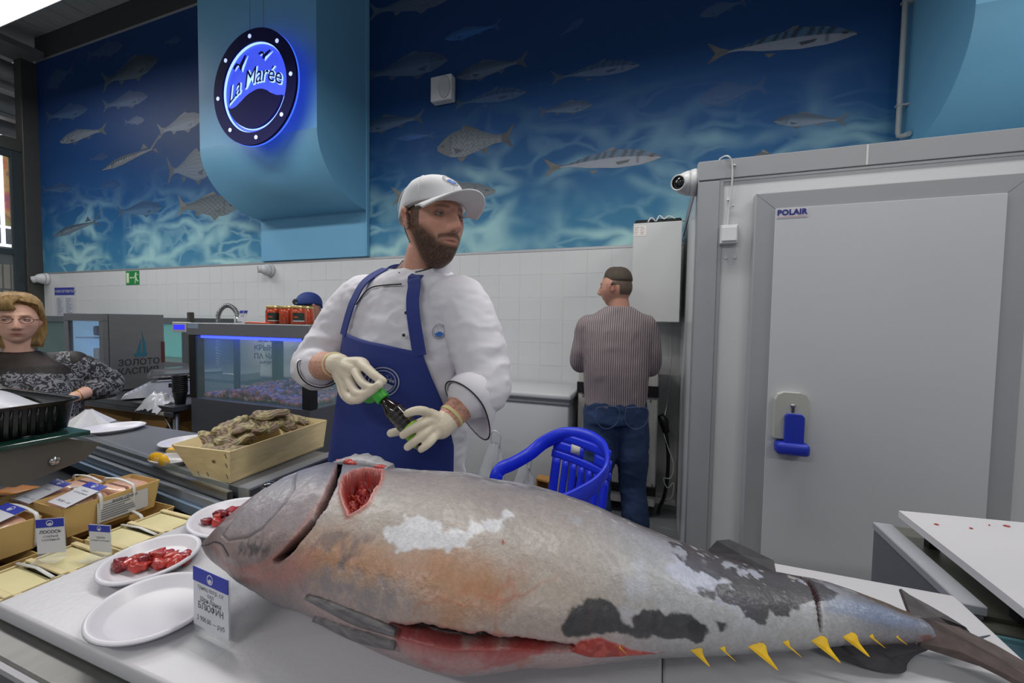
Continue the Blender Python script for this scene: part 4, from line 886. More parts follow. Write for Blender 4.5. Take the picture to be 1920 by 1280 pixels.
# price tags
tag_w = M('white_tag_card', (206, 207, 214), .4, 0, .02, 5); tag_b = M('blue_tag_header', (46, 58, 164), .45, 0, .04, 8); tag_k = M('grey_tag_ink', (88, 90, 100), .6)
acr = GLASS('clear_acrylic', (235, 240, 245), .16, .05)
def price_tag(label, p0, ux, uy, w, h, lines, foot=True, header=.24, thick=.0012, bold=None, curl=0.0):
    """p0 lower left corner of the card; ux reading direction, uy up the card"""
    ux = Vector(ux).normalized(); uy = Vector(uy).normalized(); n = ux.cross(uy); p0 = Vector(p0)
    t = thing('price_tag', label, 'price tag', p0+ux*(w/2))
    def quad(x0, x1, y0, y1, d, mat, name, par=t):
        return MB().prism([(x0, y0), (x1, y0), (x1, y1), (x0, y1)], thick, p0+n*d, ux, uy).build(name, mat, par)
    quad(0, w, 0, h, 0, tag_w, 'card')
    quad(0, w, h*(1-header), h, thick*.8, tag_b, 'header')
    c = p0+ux*(w/2)+uy*(h*(1-header/2))
    r = h*header*.36; k = 24
    MB().loft([[c+ux*(rr*math.cos(2*PI*i/k))+uy*(rr*math.sin(2*PI*i/k))+n*(thick*1.9) for i in range(k)] for rr in (r*.78, r)], caps=False).build('logo_ring', tag_w, t)
    MB().prism([(-r*.6, -r*.25), (-r*.2, .05*r), (r*.15, .15*r), (r*.6, -.1*r), (r*.45, -.55*r), (0, -.72*r), (-.45*r, -.55*r)], .0004, c+n*(thick*1.8), ux, uy).build('logo_wave', tag_w, t)
    for (tx, sz, fy, th) in lines:
        text(tx, sz, p0+ux*(w/2)+uy*(h*fy)+n*(thick*1.05), ux, uy, tag_k if th < .0008 else tag_b if bold == 'blue' else tag_k, t, thick=th*.5, depth=.0002)
    if foot:
        nn = Vector((n.x, n.y, 0)).normalized()
        MB().prism([(-.001, -.012), (w+.001, -.012), (w+.001, h+.001), (-.001, h+.001)], .001, p0-n*.0012, ux, uy).build('acrylic_back', acr, t)
        z0 = p0.z-.012
        m = MB(); a = p0-ux*.001; bpt = p0+ux*(w+.001)
        m.add([(a.x, a.y, z0), (bpt.x, bpt.y, z0), (bpt.x+nn.x*.026, bpt.y+nn.y*.026, z0), (a.x+nn.x*.026, a.y+nn.y*.026, z0), (a.x, a.y, z0+.001), (bpt.x, bpt.y, z0+.001), (bpt.x+nn.x*.026, bpt.y+nn.y*.026, z0+.001), (a.x+nn.x*.026, a.y+nn.y*.026, z0+.001)], [(0, 1, 2, 3), (4, 5, 6, 7), (0, 1, 5, 4), (1, 2, 6, 5), (2, 3, 7, 6), (3, 0, 4, 7)])
        m.build('acrylic_foot', acr, t)
    return t
price_tag('white and blue price tag standing on the board before the tuna chin', (-.648, .408, ZB+.012), (.93, -.06, -.02), (-.16, .12, 1), .082, .082,
          [('тунец потр. с/г', .0088, .645, 0), ('охл', .0088, .55, 0), ('Шри-Ланка', .0092, .45, .0002), ('БЛЮФИН', .0128, .315, .0004), ('2 900.00 — руб', .0095, .11, 0)])
# ================================================================ display counter at the left
cgrey = M('grey_worktop', (120, 122, 126), .35, .35, .05, 4)
panel_dark = M('dark_grey_counter_panel', (78, 80, 86), .45, .1, .05, 5)
dc = thing('display_counter', 'grey refrigerated display counter with black well, carrying the packages and oyster crate', 'counter', (-1.6, .9, 0))
ct = [(-2.75, 1.055), (-1.165, .862), (-1.165, 1.215), (-2.75, 1.215)]
MB().prism(ct, .03, (0, 0, .87), (1, 0, 0), (0, 1, 0)).build('worktop', cgrey, dc)
MB().prism([(-2.74, 1.07), (-1.17, .88), (-1.17, 1.205), (-2.74, 1.205)], .87, (0, 0, 0), (1, 0, 0), (0, 1, 0)).build('rear_body', panel_dark, dc)
MB().bb(-1.165, -1.118, .86, 1.29, .80, .905, .002).build('end_strip', M('light_grey_end_strip', (150, 152, 158), .35, .3, .04, 6), dc)
MB().bb(-1.118, -1.113, .86, 1.29, .0, .90).build('end_panel', panel_dark, dc)
MB().bb(-1.165, -1.118, .87, 1.28, .0, .80).build('end_body', panel_dark, dc)
d = Vector((1.585, -.193, 0)).normalized(); nrm = Vector((d.y, -d.x, 0))
def along(t, off, z): p = Vector((-2.75, 1.055, z))+d*t+nrm*off; return p
L = 1.597
for off, z0, z1, mt, nm in ((.012, .868, .896, steel, 'front_rail'), (.03, .84, .868, M('milky_rail', (150, 158, 168), .3, .3), 'rail_profile'), (.044, .815, .842, M('slotted_rail', (128, 150, 176), .35, .3), 'vent_rail')):
    a0, a1 = along(0, off-.012, z0), along(L, off-.012, z0)
    MB().prism([(0, 0), (L, 0), (L, z1-z0), (0, z1-z0)], .016, a0+nrm*.016, d, (0, 0, 1)).build(nm, mt, dc)
for k in range(26):
    p = along(.45+k*.042, .0492, .829); MB().box(p, (.016, .003, .012), Matrix.Rotation(math.atan2(d.y, d.x), 3, 'Z')).build('vent_slot', black, dc)
MB().prism([(0.35, 0), (L, 0), (L, .02), (.35, .05)], .004, along(0, .026, .900), d, (0, 0, 1)).build('rear_glass', GLASS('clear_counter_glass', (220, 232, 232), .14), dc)
well = M('black_well_lining', (30, 32, 36), .3, .2, .1, 8)
MB().prism([(-2.75, .1), (-1.03, .1), (-1.03, .82), (-1.165, .84), (-2.75, 1.02)], .02, (0, 0, .765), (1, 0, 0), (0, 1, 0)).build('well_floor', well, dc)
MB().bb(-2.75, -1.03, .1, .84, .0, .76).build('well_body', panel_dark, dc)
MB().prism([(-2.75, 1.03), (-1.165, .84), (-1.165, .85), (-2.75, 1.04)], .06, (0, 0, .78), (1, 0, 0), (0, 1, 0)).build('well_back', well, dc)
# steel base under the tuna boards
sb_ = thing('serving_counter', 'stainless serving counter under the white tuna boards', 'counter', (-.25, .6, 0))
MB().bb(-1.025, .50, .295, .925, .882, .9035, .003).build('steel_top', M('worn_stainless_top', (104, 104, 102), .42, .6, .08, 6, stretch=(8, 1, 1)), sb_)
MB().bb(-1.02, .49, .31, .91, .0, .882).build('counter_body', M('black_counter_front', (24, 24, 27), .4), sb_)
MB().bb(-1.03, .50, .285, .30, .84, .90, .003).build('front_lip', M('pale_steel_lip', (120, 119, 122), .4, .5), sb_)
# ---------------------------------------------------------------- black ribbed tub on the glass shelf
gs_ = thing('glass_shelf', 'green-edged glass shelf with steel bracket under the black tub', 'shelf', (-1.75, .5, 1.05))
MB().bb(-2.5, -1.55, .1, .705, 1.058, 1.070, .001).build('shelf_glass', M('green_edge_glass', (22, 62, 50), .08, 0, .1, 4, alpha=.82, spec=.7), gs_)
MB().prism([(.40, -.03), (.56, -.105), (.70, -.075), (.735, -.035), (.66, -.002), (.52, -.002)], .006, (-1.575, 0, 1.058), (0, 1, 0), (0, 0, 1)).build('bracket_plate', M('grey_bracket', (104, 102, 96), .4, .5), gs_)
MB().lathe([(.013, 0), (.013, .004), (.009, .008), (.002, .009)], (-1.569, .635, 1.0), 18, R=(0, PI/2, 0)).build('bracket_bolt', M('chrome_bolt', (190, 190, 190), .15, .9), gs_)
MB().lathe([(.012, 0), (.012, .004)], (-1.62, .60, 1.07), 18).build('shelf_pad', steel, gs_)
MB().bb(-2.45, -1.575, .60, .64, 1.030, 1.056, .003).build('shelf_arm', M('grey_bracket', (104, 102, 96), .4, .5), gs_)
MB().bb(-2.45, -2.40, .59, .65, .786, 1.056, .003).build('shelf_post', M('grey_bracket', (104, 102, 96), .4, .5), gs_)
tub = thing('ribbed_tub', 'black ribbed plastic tub lined with white film on the glass shelf', 'tub', (-1.8, .5, 1.071))
bp_ = M('glossy_black_plastic', (16, 16, 18), .22, 0, .1, 10)
def rounded(x0, x1, y0, y1, r, n=6, ribs=0.0):
    out = []
    for cx, cy, a in ((x1-r, y0+r, -PI/2), (x1-r, y1-r, 0), (x0+r, y1-r, PI/2), (x0+r, y0+r, PI)):
        for k in range(n+1): t = a+PI/2*k/n; out.append((cx+r*math.cos(t), cy+r*math.sin(t)))
    return out
rings = []
for z, g in ((1.072, .012), (1.076, .004), (1.15, -.008), (1.158, -.016), (1.162, -.016), (1.160, -.006), (1.145, .004), (1.08, .016)):
    rings.append([(x, y, z) for x, y in rounded(-2.05+g, -1.60-g, .22+g, .70-g, .05)])
MB().loft(rings).build('tub_wall', bp_, tub)
for k in range(24):
    MB().tube([(-1.606, .27+k*.0165, 1.078), (-1.594, .27+k*.0165, 1.148)], .0042, 6).build('rib', bp_, tub)
def film(u, v):
    x = -2.03+.40*u; y = .24+.44*v
    z = 1.152+.018*math.sin(3.1*v+.6)*u+.010*math.sin(7*v+5*u)+(.012 if v > .75 else 0)*math.sin(PI*(v-.75)/.25)
    return (x, y, z)
MB().grid(film, 20, 24).build('film_liner', M('white_film', (206, 206, 216), .3), tub, solid=.002)
# ---------------------------------------------------------------- plates and lemon on the worktop
oval_plate('white oval plate lying upside down on the worktop by the black tub', -2.25, 1.10, .90, .11, .088, math.radians(70), 'white plates on the grey worktop')
oval_plate('white plate tucked behind the oyster crate', -1.73, 1.09, .90, .105, .09, math.radians(40), 'white plates on the grey worktop')
nk = MB()
def napk(u, v):
    a = 2*PI*u; r = .012+.07*(1-v)**1.3*(1+.25*math.sin(5*a)); return (-2.47+r*math.cos(a), 1.12+r*math.sin(a), .902+.09*v*(1-.2*v))
nk.grid(napk, 30, 10); tag(nk.build('crumpled_napkin', M('white_tissue', (206, 206, 208), .8, 0, .05, 30), None, loc=(-2.47, 1.12, .9)), 'crumpled white tissue on the worktop behind the black tub', 'tissue')
ls = oval_plate('small white dish holding lemon beside the oyster crate', -1.575, .925, .90, .075, .05, math.radians(5), 'white plates on the grey worktop')
lemon_r = M('lemon_rind', (232, 178, 20), .4, 0, .06, 60, bump=.2, bscale=200); lemon_f = M('lemon_flesh', (226, 208, 110), .4, 0, .15, 40)
def wedge(label, c, r, a, rot, group):
    t = thing('lemon_wedge', label, 'lemon', c, group); m = MB(); rings = []
    q = Euler(rot).to_matrix(); C = Vector(c)
    for i in range(9):
        s = -1+2*i/8; rr = r*math.sqrt(max(.02, 1-s*s)); rings.append([C+q @ Vector((s*r*1.25, rr*math.cos(t_), rr*math.sin(t_))) for t_ in np.linspace(-a, a, 9)])
    m.loft(rings, closed=False); m.build('rind', lemon_r, t, fix=False)
    m2 = MB(); rings2 = []
    for i in range(9):
        s = -1+2*i/8; rr = r*.97*math.sqrt(max(.02, 1-s*s)); rings2.append([C+q @ Vector((s*r*1.2, rr*math.cos(t_)*f, rr*math.sin(t_)*f)) for t_, f in ((-a, 1), (0, .12), (a, 1))])
    m2.loft(rings2, closed=False).build('flesh', lemon_f, t, fix=False)
wedge('lemon wedge rind side up on the small dish', (-1.552, .93, .932), .03, .9, (-PI/2*-.9, 0, .2), 'lemon pieces in the dish')
wedge('pale lemon wedge flesh side out at the dish front', (-1.60, .905, .922), .024, 1.0, (PI*.95, 0, .4), 'lemon pieces in the dish')
wedge('pale lemon wedge flesh side out beside the crate corner', (-1.545, .897, .922), .022, 1.0, (PI*.9, 0, -.2), 'lemon pieces in the dish')
# ---------------------------------------------------------------- oyster crate
wood = M('pale_pine_veneer', (208, 188, 142), .6, 0, .1, 5, stretch=(3, 3, 16), bump=.05, bscale=40)
oc = thing('oyster_crate', 'pale pine crate with sloping sides heaped with oysters', 'crate', (-1.34, 1.08, .901))
top4 = [Vector(p) for p in ((-1.455, .858, .995), (-1.222, .878, .995), (-1.262, 1.31, .995), (-1.548, 1.32, .995))]
bot4 = [Vector(p) for p in ((-1.375, .872, .902), (-1.212, .872, .902), (-1.235, 1.262, .902), (-1.46, 1.28, .902))]
cen = sum(top4, Vector())/4
for i in range(4):
    j = (i+1) % 4
    o0, o1, o2, o3 = bot4[i], bot4[j], top4[j], top4[i]
    inn = Vector((cen.x, cen.y, 0)); w = ((o1-o0).cross(o3-o0)).normalized()*.006
    if w.dot(Vector((cen.x, cen.y, .95))-(o0+o2)/2) < 0: w = -w
    vs = [o0, o1, o2, o3, o0+w, o1+w, o2+w, o3+w]
    MB().add(vs, [(0, 1, 2, 3), (7, 6, 5, 4), (0, 4, 5, 1), (1, 5, 6, 2), (2, 6, 7, 3), (3, 7, 4, 0)]).build('crate_side', wood, oc)
MB().add([p for p in bot4]+[p+Vector((0, 0, .006)) for p in bot4], [(3, 2, 1, 0), (4, 5, 6, 7), (0, 1, 5, 4), (1, 2, 6, 5), (2, 3, 7, 6), (3, 0, 4, 7)]).build('crate_floor', wood, oc)
fn = (bot4[1]-bot4[0]).cross(top4[0]-bot4[0]).normalized(); fn = fn if fn.y < 0 else -fn
for (t, h) in ((.2, .12), (.45, .16), (.93, .2), (.93, .55), (.93, .85)):
    p = bot4[0].lerp(bot4[1], t).lerp(top4[0].lerp(top4[1], t), h)+fn*.0005
    MB().tube([p+Vector((-.004, 0, .006)), p+Vector((.004, 0, -.006))], .0009, 5).build('staple', steel_dark, oc)
kp = bot4[0].lerp(bot4[1], .68).lerp(top4[0].lerp(top4[1], .68), .62)+fn*.0003
MB().lathe([(.0055, 0), (.0045, .0006), (.001, .0008)], kp, 14, R=fn.to_track_quat('Z', 'Y').to_matrix()).build('wood_knot', M('brown_knot', (120, 84, 44), .7, 0, .3, 200), oc)
shell_mat = MV('oyster_shell', .62, .16, 120, .25, 220)
oy_meshes = []
for k in range(5):
    rr = random.Random(40+k); m = MB(); cols = []; nu, nv = 44, 26; vs = []
    ph = rr.uniform(0, 6)
    for j in range(nv+1):
        v = j/nv
        for i in range(nu):
            a = 2*PI*i/nu; edge = 1+.12*math.sin(3*a+ph)+.09*math.sin(7*a+2*ph)+.05*math.sin(13*a+ph)
            side = 1 if v <= .5 else -1; t = v*2 if v <= .5 else (1-v)*2
            r = (math.sin(t*PI/2))*edge; lay = math.floor(t*7)/7
            h = (math.cos(t*PI/2)**.8)*(.38 if side > 0 else .3)+.075*(((t*6.0) % 1.0)-.5)*t
            x = r*math.cos(a)*1.32*(1+.16*math.cos(a)); y = r*math.sin(a)*.9; z = side*h+.14*math.sin(2*a+ph)*r+.10*math.sin(6*a+ph)*r*t*t
            vs.append((x*.036, y*.036, z*.036))
            n = .5+.5*math.sin(t*22+1.2*math.sin(a*2+ph)+ph); q = .5+.5*math.sin(a*3+ph*2)
            c = np.array([164, 148, 104.])*(1-n)+np.array([66, 64, 46.])*n
            if q > .7: c = c*.6+np.array([150, 110, 110.])*.4
            if t > .93: c = c*.5+np.array([206, 196, 168.])*.5
            if q < .25: c = c*.55+np.array([206, 184, 134.])*.45
            cols.append([lin(x_) for x_ in np.clip(c, 0, 255)])
    m.add(vs, [(j*nu+i, j*nu+(i+1) % nu, (j+1)*nu+(i+1) % nu, (j+1)*nu+i) for j in range(nv) for i in range(nu)], True)
    o = m.build('oyster', shell_mat, None, loc=(0, 0, 0), cols=cols); oy_meshes.append(o.data); bpy.data.objects.remove(o)
rg = random.Random(12); OY = []
rows = [(-1.385, .925, .972), (-1.315, .922, .972), (-1.268, .935, .975), (-1.425, .985, .985), (-1.355, .978, .992), (-1.290, .985, .99), (-1.44, 1.05, .992), (-1.375, 1.045, 1.008), (-1.305, 1.05, 1.004), (-1.45, 1.12, .998), (-1.385, 1.11, 1.018), (-1.315, 1.115, 1.012),
        (-1.46, 1.185, .998), (-1.395, 1.18, 1.018), (-1.325, 1.18, 1.012), (-1.46, 1.25, .992), (-1.395, 1.248, 1.006), (-1.33, 1.245, 1.002), (-1.365, 1.13, 1.046), (-1.40, 1.01, 1.016), (-1.33, 1.02, 1.02), (-1.42, 1.15, 1.03)]
for i, (x, y, z) in enumerate(rows):
    o = bpy.data.objects.new('oyster', oy_meshes[rg.randrange(5)]); COL.objects.link(o)
    o.location = (x-(.026 if x > -1.335 else .008), y+(.014 if i < 3 else 0), z-.004); o.rotation_euler = (rg.uniform(-.5, .5), rg.uniform(-.45, .45), rg.uniform(0, 2*PI)); s = rg.uniform(1.05, 1.32); o.scale = (s, s, s*1.05)
    if i < 18: lab = 'rough grey-brown oyster in the %s row of the pine crate, %s side' % (('front', 'second', 'third', 'fourth', 'fifth', 'rear')[i//3], ('left', 'middle', 'right')[i % 3])
    else: lab = ('topmost oyster crowning the heap in the pine crate', 'oyster lying on top of the heap towards the front left', 'oyster lying on top of the heap towards the front right', 'oyster lying on top of the heap towards the rear left')[i-18]
    tag(o, lab, 'oyster', 'oysters in the pine crate')
# ---------------------------------------------------------------- packages in the well
kraft = M('kraft_board', (204, 172, 112), .6, 0, .07, 8); kraft_in = M('kraft_inside', (150, 118, 66), .7); fillet = M('pink_fillet_pack', (206, 160, 136), .3, 0, .1, 20, coat=.3, stretch=(1, 5, 1))
tie = M('white_cable_tie', (216, 216, 214), .4)
def loaf_box(label, x0, x1, y0, y1, z0, z1, ties=(.35, .7), film=True):
    t = thing('kraft_fish_box', label, 'package', ((x0+x1)/2, (y0+y1)/2, z0), 'kraft boxes in the display well')
    g = .010; w = .0025
    def wall(a, b, c, d_):
        n = (Vector(b)-Vector(a)).cross(Vector(d_)-Vector(a)).normalized()*w
        vs = [Vector(p) for p in (a, b, c, d_)]; MB().add(vs+[v+n for v in vs], [(0, 1, 2, 3), (7, 6, 5, 4), (0, 4, 5, 1), (1, 5, 6, 2), (2, 6, 7, 3), (3, 7, 4, 0)]).build('box_side', kraft, t)
    B = [(x0+g, y0+g, z0), (x1-g, y0+g, z0), (x1-g, y1-g, z0), (x0+g, y1-g, z0)]; T = [(x0, y0, z1), (x1, y0, z1), (x1, y1, z1), (x0, y1, z1)]
    for i in range(4): j = (i+1) % 4; wall(B[i], B[j], T[j], T[i])
    MB().bb(x0+g, x1-g, y0+g, y1-g, z0, z0+.003).build('box_floor', kraft_in, t)
    if film:
        for k, (ya, yb) in enumerate(((y0+.012, (y0+y1)/2-.004), ((y0+y1)/2+.004, y1-.012))):
            MB().bb(x0+.012, x1-.012, ya, yb, z0+.02, z1+.004-.004*k, .014, 3).build('fillet', fillet, t)
    for f in ties:
        y = y0+(y1-y0)*f
        MB().tube(catmull([(x1-.004, y, z0+.004), (x1+.004, y, z1), (x1-.02, y, z1+.012), ((x0+x1)/2, y, z1+.016), (x0+.02, y, z1+.012), (x0-.004, y, z1), (x0+.004, y, z0+.004)], 5), .0022, 6, flat=2.0).build('cable_tie', tie, t)
    return t
loaf_box('kraft box underneath, supporting the labelled fillet box', -1.505, -1.352, .595, .80, .786, .838, (.6,), False)
k1 = loaf_box('kraft box of pink fillets with white ties and a printed side label', -1.52, -1.392, .575, .785, .840, .918)
loaf_box('kraft fillet box standing behind the labelled box, carrying a tag', -1.675, -1.545, .565, .76, .82, .905, (.8,))
loaf_box('lower kraft box at the left frame edge under another', -1.545, -1.385, .30, .525, .786, .834, (), False)
loaf_box('kraft fillet box at the left frame edge with a big white tag', -1.54, -1.402, .30, .54, .840, .915, (.97,))
MB().add([(-1.3895, .64, .852), (-1.3895, .755, .852), (-1.3885, .755, .906), (-1.3885, .64, .906)], [(0, 1, 2, 3)]).build('side_label', M('printed_label_paper', (196, 196, 196), .5), k1, solid=.001)
for k in range(7): MB().bb(-1.3885, -1.3878, .648, .648+.08*random.uniform(.6, 1), .895-k*.006, .8975-k*.006).build('text_line', ink, k1)
text('ФИЛЕ СЁМГИ', .0085, (-1.3872, .70, .8975), (0, 1, 0), (0, 0, 1), tag_k, k1, thick=.0002)
# lying price tags on the boxes
def lying_tag(label, p, ux, uy, w, h, lines):
    return price_tag(label, p, ux, uy, w, h, lines, foot=False, header=.22)
lying_tag('white and blue price tag lying on the labelled fillet box', (-1.450, .572, .928), (1, .0, -.03), (-.30, .9, .10), .078, .105, [('сёмга', .010, .62, 0), ('охлаждённая', .009, .52, 0), ('190.00 — кг', .011, .12, .0004)])
lying_tag('white and blue price tag lying on the rear fillet box', (-1.600, .568, .914), (1, 0, -.03), (-.25, .9, .14), .072, .100, [('форель', .010, .55, 0), ('190.00 — кг', .010, .12, 0)])
lying_tag('white and blue price tag lying on the box at the left frame edge', (-1.475, .425, .924), (1, 0, -.03), (-.35, .9, .08), .085, .110, [('сёмга', .010, .55, 0)])
# flat wooden trays
pine = M('light_pine_lath', (214, 198, 152), .6, 0, .08, 9, stretch=(4, 1, 1)); veneer = M('yellow_veneer_lid', (214, 204, 156), .5, 0, .1, 7)
def flat_tray(label, x0, x1, y0, y1, z0, seed):
    t = thing('veneer_tray', label, 'tray', ((x0+x1)/2, (y0+y1)/2, z0), 'flat wooden trays in the display well'); r = random.Random(seed); z1 = z0+.045
    for (a, b, c, d_) in ((x0, x0+.004, y0, y1), (x1-.004, x1, y0, y1), (x0+.004, x1-.004, y0, y0+.004), (x0+.004, x1-.004, y1-.004, y1)): MB().bb(a, b, c, d_, z0, z1, .0006).build('tray_side', pine, t)
    MB().bb(x0+.004, x1-.004, y0+.004, y1-.004, z0, z0+.03).build('dark_filling', M('dark_smoked_fish', (46, 42, 30), .35, 0, .5, 60), t)
    ya = y0+.012
    for k in range(2):
        yb = ya+(y1-y0)*.36; MB().bb(x0+.008, x1-.006, ya, yb, z1-.006, z1-.003, .0006).build('lid_sheet', veneer, t); ya = yb+(y1-y0)*.14
    for f in (.03, .5, .94): MB().bb(x0-.002, x1+.002, y0+(y1-y0)*f, y0+(y1-y0)*f+.011, z1-.002, z1+.003, .0008).build('lath', pine, t)
    MB().tube([(x0-.001, y0+(y1-y0)*.43, z1+.003), ((x0+x1)/2, y0+(y1-y0)*.45, z1+.006), (x1+.001, y0+(y1-y0)*.43, z1+.003)], .0018, 6, flat=2).build('cable_tie', tie, t)
    return t
flat_tray('flat pine tray nearest the steel lip at the lower left', -1.335, -1.195, .40, .575, .80, 1)
flat_tray('flat pine tray squeezed against the white board, partly under the front plate', -1.185, -1.035, .41, .585, .80, 2)
flat_tray('flat pine tray beside the kraft box, under the second standing tag', -1.335, -1.195, .59, .765, .80, 3)
flat_tray('flat pine tray against the board behind the snout plate', -1.185, -1.035, .60, .775, .80, 4)
price_tag('small price tag standing between kraft box and pine trays', (-1.315, .500, .860), (.70, .45, 0), (-.08, .02, 1), .052, .078, [('ЛОСОСЬ', .0095, .58, .0007), ('слабый', .008, .46, 0), ('солёный', .008, .36, 0)], bold='blue')
price_tag('price tag with curled foot standing on the pine trays', (-1.22, .548, .862), (.86, .22, 0), (-.1, .04, 1), .054, .060, [('форель', .008, .5, 0), ('холодного копчения', .0048, .40, 0)])
# dark vacuum packs deeper in the well
gloss_dark = M('dark_vacuum_pack', (34, 36, 40), .12, 0, .5, 25, bump=.4, bscale=30, coat=.5)
for i, (x, y, w, l, lab) in enumerate(((-1.78, .62, .13, .20, 'shiny dark vacuum pack behind the rear kraft box'), (-1.95, .66, .14, .22, 'shiny dark vacuum pack deep in the well under the glass shelf'), (-1.72, .36, .13, .2, 'shiny dark vacuum pack at the left frame edge'))):
    t = MB().box((x, y, .795), (w, l, .02), bev=.008, seg=3).build('vacuum_pack', gloss_dark, None, loc=(x, y, .785)); tag(t, lab, 'package')
t = thing('smoked_fish_pack', 'amber smoked fish fillet pack under the glass shelf', 'package', (-1.75, .74, .786))
MB().box((-1.80, .70, .845), (.30, .06, .018), (.1, 0, .2), .008, 3).build('fillet', M('amber_smoked_fillet', (190, 120, 50), .25, 0, .3, 20, coat=.4), t)
MB().box((-1.80, .70, .811), (.32, .10, .05), (0, 0, .2), .006).build('pack_tray', bp_, t)
# ================================================================ right-hand counter
rc = thing('prep_counter', 'grey prep counter at the right with pale top rail', 'counter', (.8, 1.0, 0))
MB().bb(.510, .545, .936, 1.247, .0, .918, .002).build('side_panel', M('mid_grey_panel', (104, 106, 112), .45, .1, .04, 5), rc)
MB().bb(.508, .547, .932, 1.250, .904, .922, .002).build('top_rail', M('pale_grey_rail', (166, 168, 174), .35, .2), rc)
MB().bb(.545, 1.5, .95, 1.30, .86, .90, .003).build('steel_worktop', M('olive_reflecting_steel', (128, 128, 118), .3, .7, .05, 6), rc)
MB().bb(.545, 1.5, .96, 1.29, .0, .86).build('counter_body', panel_dark, rc)
MB().bb(.530, 1.5, .55, .945, .80, .845, .002).build('ice_well_floor', M('teal_ice_tray', (60, 92, 104), .25, .2, .3, 20), rc)
MB().bb(.530, 1.5, .905, .935, .845, .897, .002).build('well_edge', M('olive_well_edge', (86, 86, 78), .4, .3), rc)
MB().bb(.530, 1.5, .55, .904, .880, .888, .001).build('cover_glass', M('teal_cover_glass', (74, 104, 116), .12, 0, .25, 10, spec=.7), rc)
MB().bb(.530, 1.5, .55, .56, .0, .86).build('front_body', panel_dark, rc)
MB().bb(.525, 1.5, .896, .903, .845, .894, .001).build('glass_edge', M('teal_glass_edge', (110, 160, 170), .1, 0, .1, 5, alpha=.5), rc)
bd2 = MB().prism([(.556, 1.245), (.556, .80), (1.3, .66), (1.3, 1.34)], .016, (0, 0, .944), (1, 0, 0), (0, 1, 0)).build('cutting_board', poly_w, None, loc=(.9, 1.0, .944)); tag(bd2, 'stained white cutting board with red fish scraps on the right counter', 'cutting board')
for x, y in ((.60, 1.20), (.60, .95), (1.2, 1.2), (1.2, .97)): MB().bb(x-.01, x+.01, y-.01, y+.01, .90, .944).build('board_foot', black, bd2)
steak = thing('tuna_steak', 'slab of raw red tuna at the right frame edge on the stained board', 'raw tuna', (.80, 1.07, .96))
m = MB(); rings = []
for i in range(12):
    t = i/11; x = .737+.15*t; hgt = .020*math.sin(PI*min(1, .12+t*.6))+.004; w = .03+.05*math.sin(PI*min(1, .15+t*.5))
    rings.append([(x, 1.085+w*.5*math.cos(a)-.05*t, .962+hgt*(.5+.5*math.sin(a))+.002*math.sin(9*t+3*a)) for a in np.linspace(0, 2*PI, 16, endpoint=False)])
m.loft(rings).build('slab', M('tuna_slab_red', (176, 52, 50), .3, 0, .3, 50, coat=.3, stretch=(1, 6, 6)), steak)
for i, (x, y, s) in enumerate(((.745, 1.235, .004), (.66, 1.19, .0022), (.598, 1.185, .0028), (.71, 1.225, .0011), (.665, 1.03, .0014))):
    o = MB().ell((x, y, .9615), (s*1.6, s, .0015), 10, 6).build('fish_scrap', meat_mats[1], None, loc=(x, y, .96))
    tag(o, ['largest red scrap near the far edge of the stained board', 'small dark red scrap in the middle of the stained board', 'thin orange scrap near the left corner of the stained board', 'tiny dark speck at the far edge of the stained board', 'tiny pink speck near the front of the stained board'][i], 'scrap', 'fish scraps on the right board')
# ================================================================ aquarium
TX0, TX1, TY0, TY1 = -2.535, -1.65, 1.60, 2.18
aq = thing('aquarium', 'grey aquarium with blue lit water and shell gravel behind the oyster crate', 'aquarium', ((TX0+TX1)/2, TY0, 0))
tgrey = M('graphite_aquarium_panel', (88, 90, 95), .42, .15, .04, 5)
MB().bb(TX0, TX1, TY0, TY1, .0, .945, .003).build('cabinet', tgrey, aq)
hd = MB().bb(TX0-.01, TX1+.01, TY0-.01, TY1+.01, 1.305, 1.374, .003).build('hood', M('grey_hood', (120, 122, 126), .45, .1, .03, 5), aq)
glassT = GLASS('aquarium_glass', (200, 235, 230), .10, .02)
for (a, b, c, d_) in ((TX0, TX1, TY0, TY0+.008), (TX0, TX1, TY1-.008, TY1), (TX1-.008, TX1, TY0+.008, TY1-.008), (TX0, TX0+.008, TY0+.008, TY1-.008)): MB().bb(a, b, c, d_, .945, 1.305).build('pane', glassT, aq)
for x, y in ((TX0, TY0), (TX1-.045, TY0), (TX0, TY1-.045), (TX1-.045, TY1-.045)): MB().bb(x-.004, x+.049, y-.004, y+.049, .945, 1.305, .003).build('corner_post', black, aq)
MB().bb(TX0+.05, TX1-.05, TY0+.05, TY1-.05, .95, 1.285).build('water', M('teal_water', (120, 196, 186), .05, 0, .05, 2, alpha=.16, spec=.5), aq)
MB().bb(-2.325, -2.290, 1.70, 1.72, .95, 1.285, .003).build('divider', M('dark_blue_divider', (24, 40, 70), .3), aq)
MB().bb(TX0+.06, TX1-.06, TY0+.02, TY0+.045, 1.288, 1.304, .002).build('led_bar', M('blue_led', (40, 50, 255), .4, emit=(36, 50, 255), es=6.0), aq)
bl = area('aquarium_led_light', ((TX0+TX1)/2, TY0+.12, 1.28), .75, .08, 1.3, (.15, .2, 1)); bl.parent = aq; bl.location = Vector((0, .12, 1.28))
gv = MB(); rg = random.Random(5); cols = []
pal = [(176, 96, 84), (150, 86, 92), (112, 92, 120), (140, 130, 150), (90, 60, 60), (190, 146, 130), (168, 110, 96)]
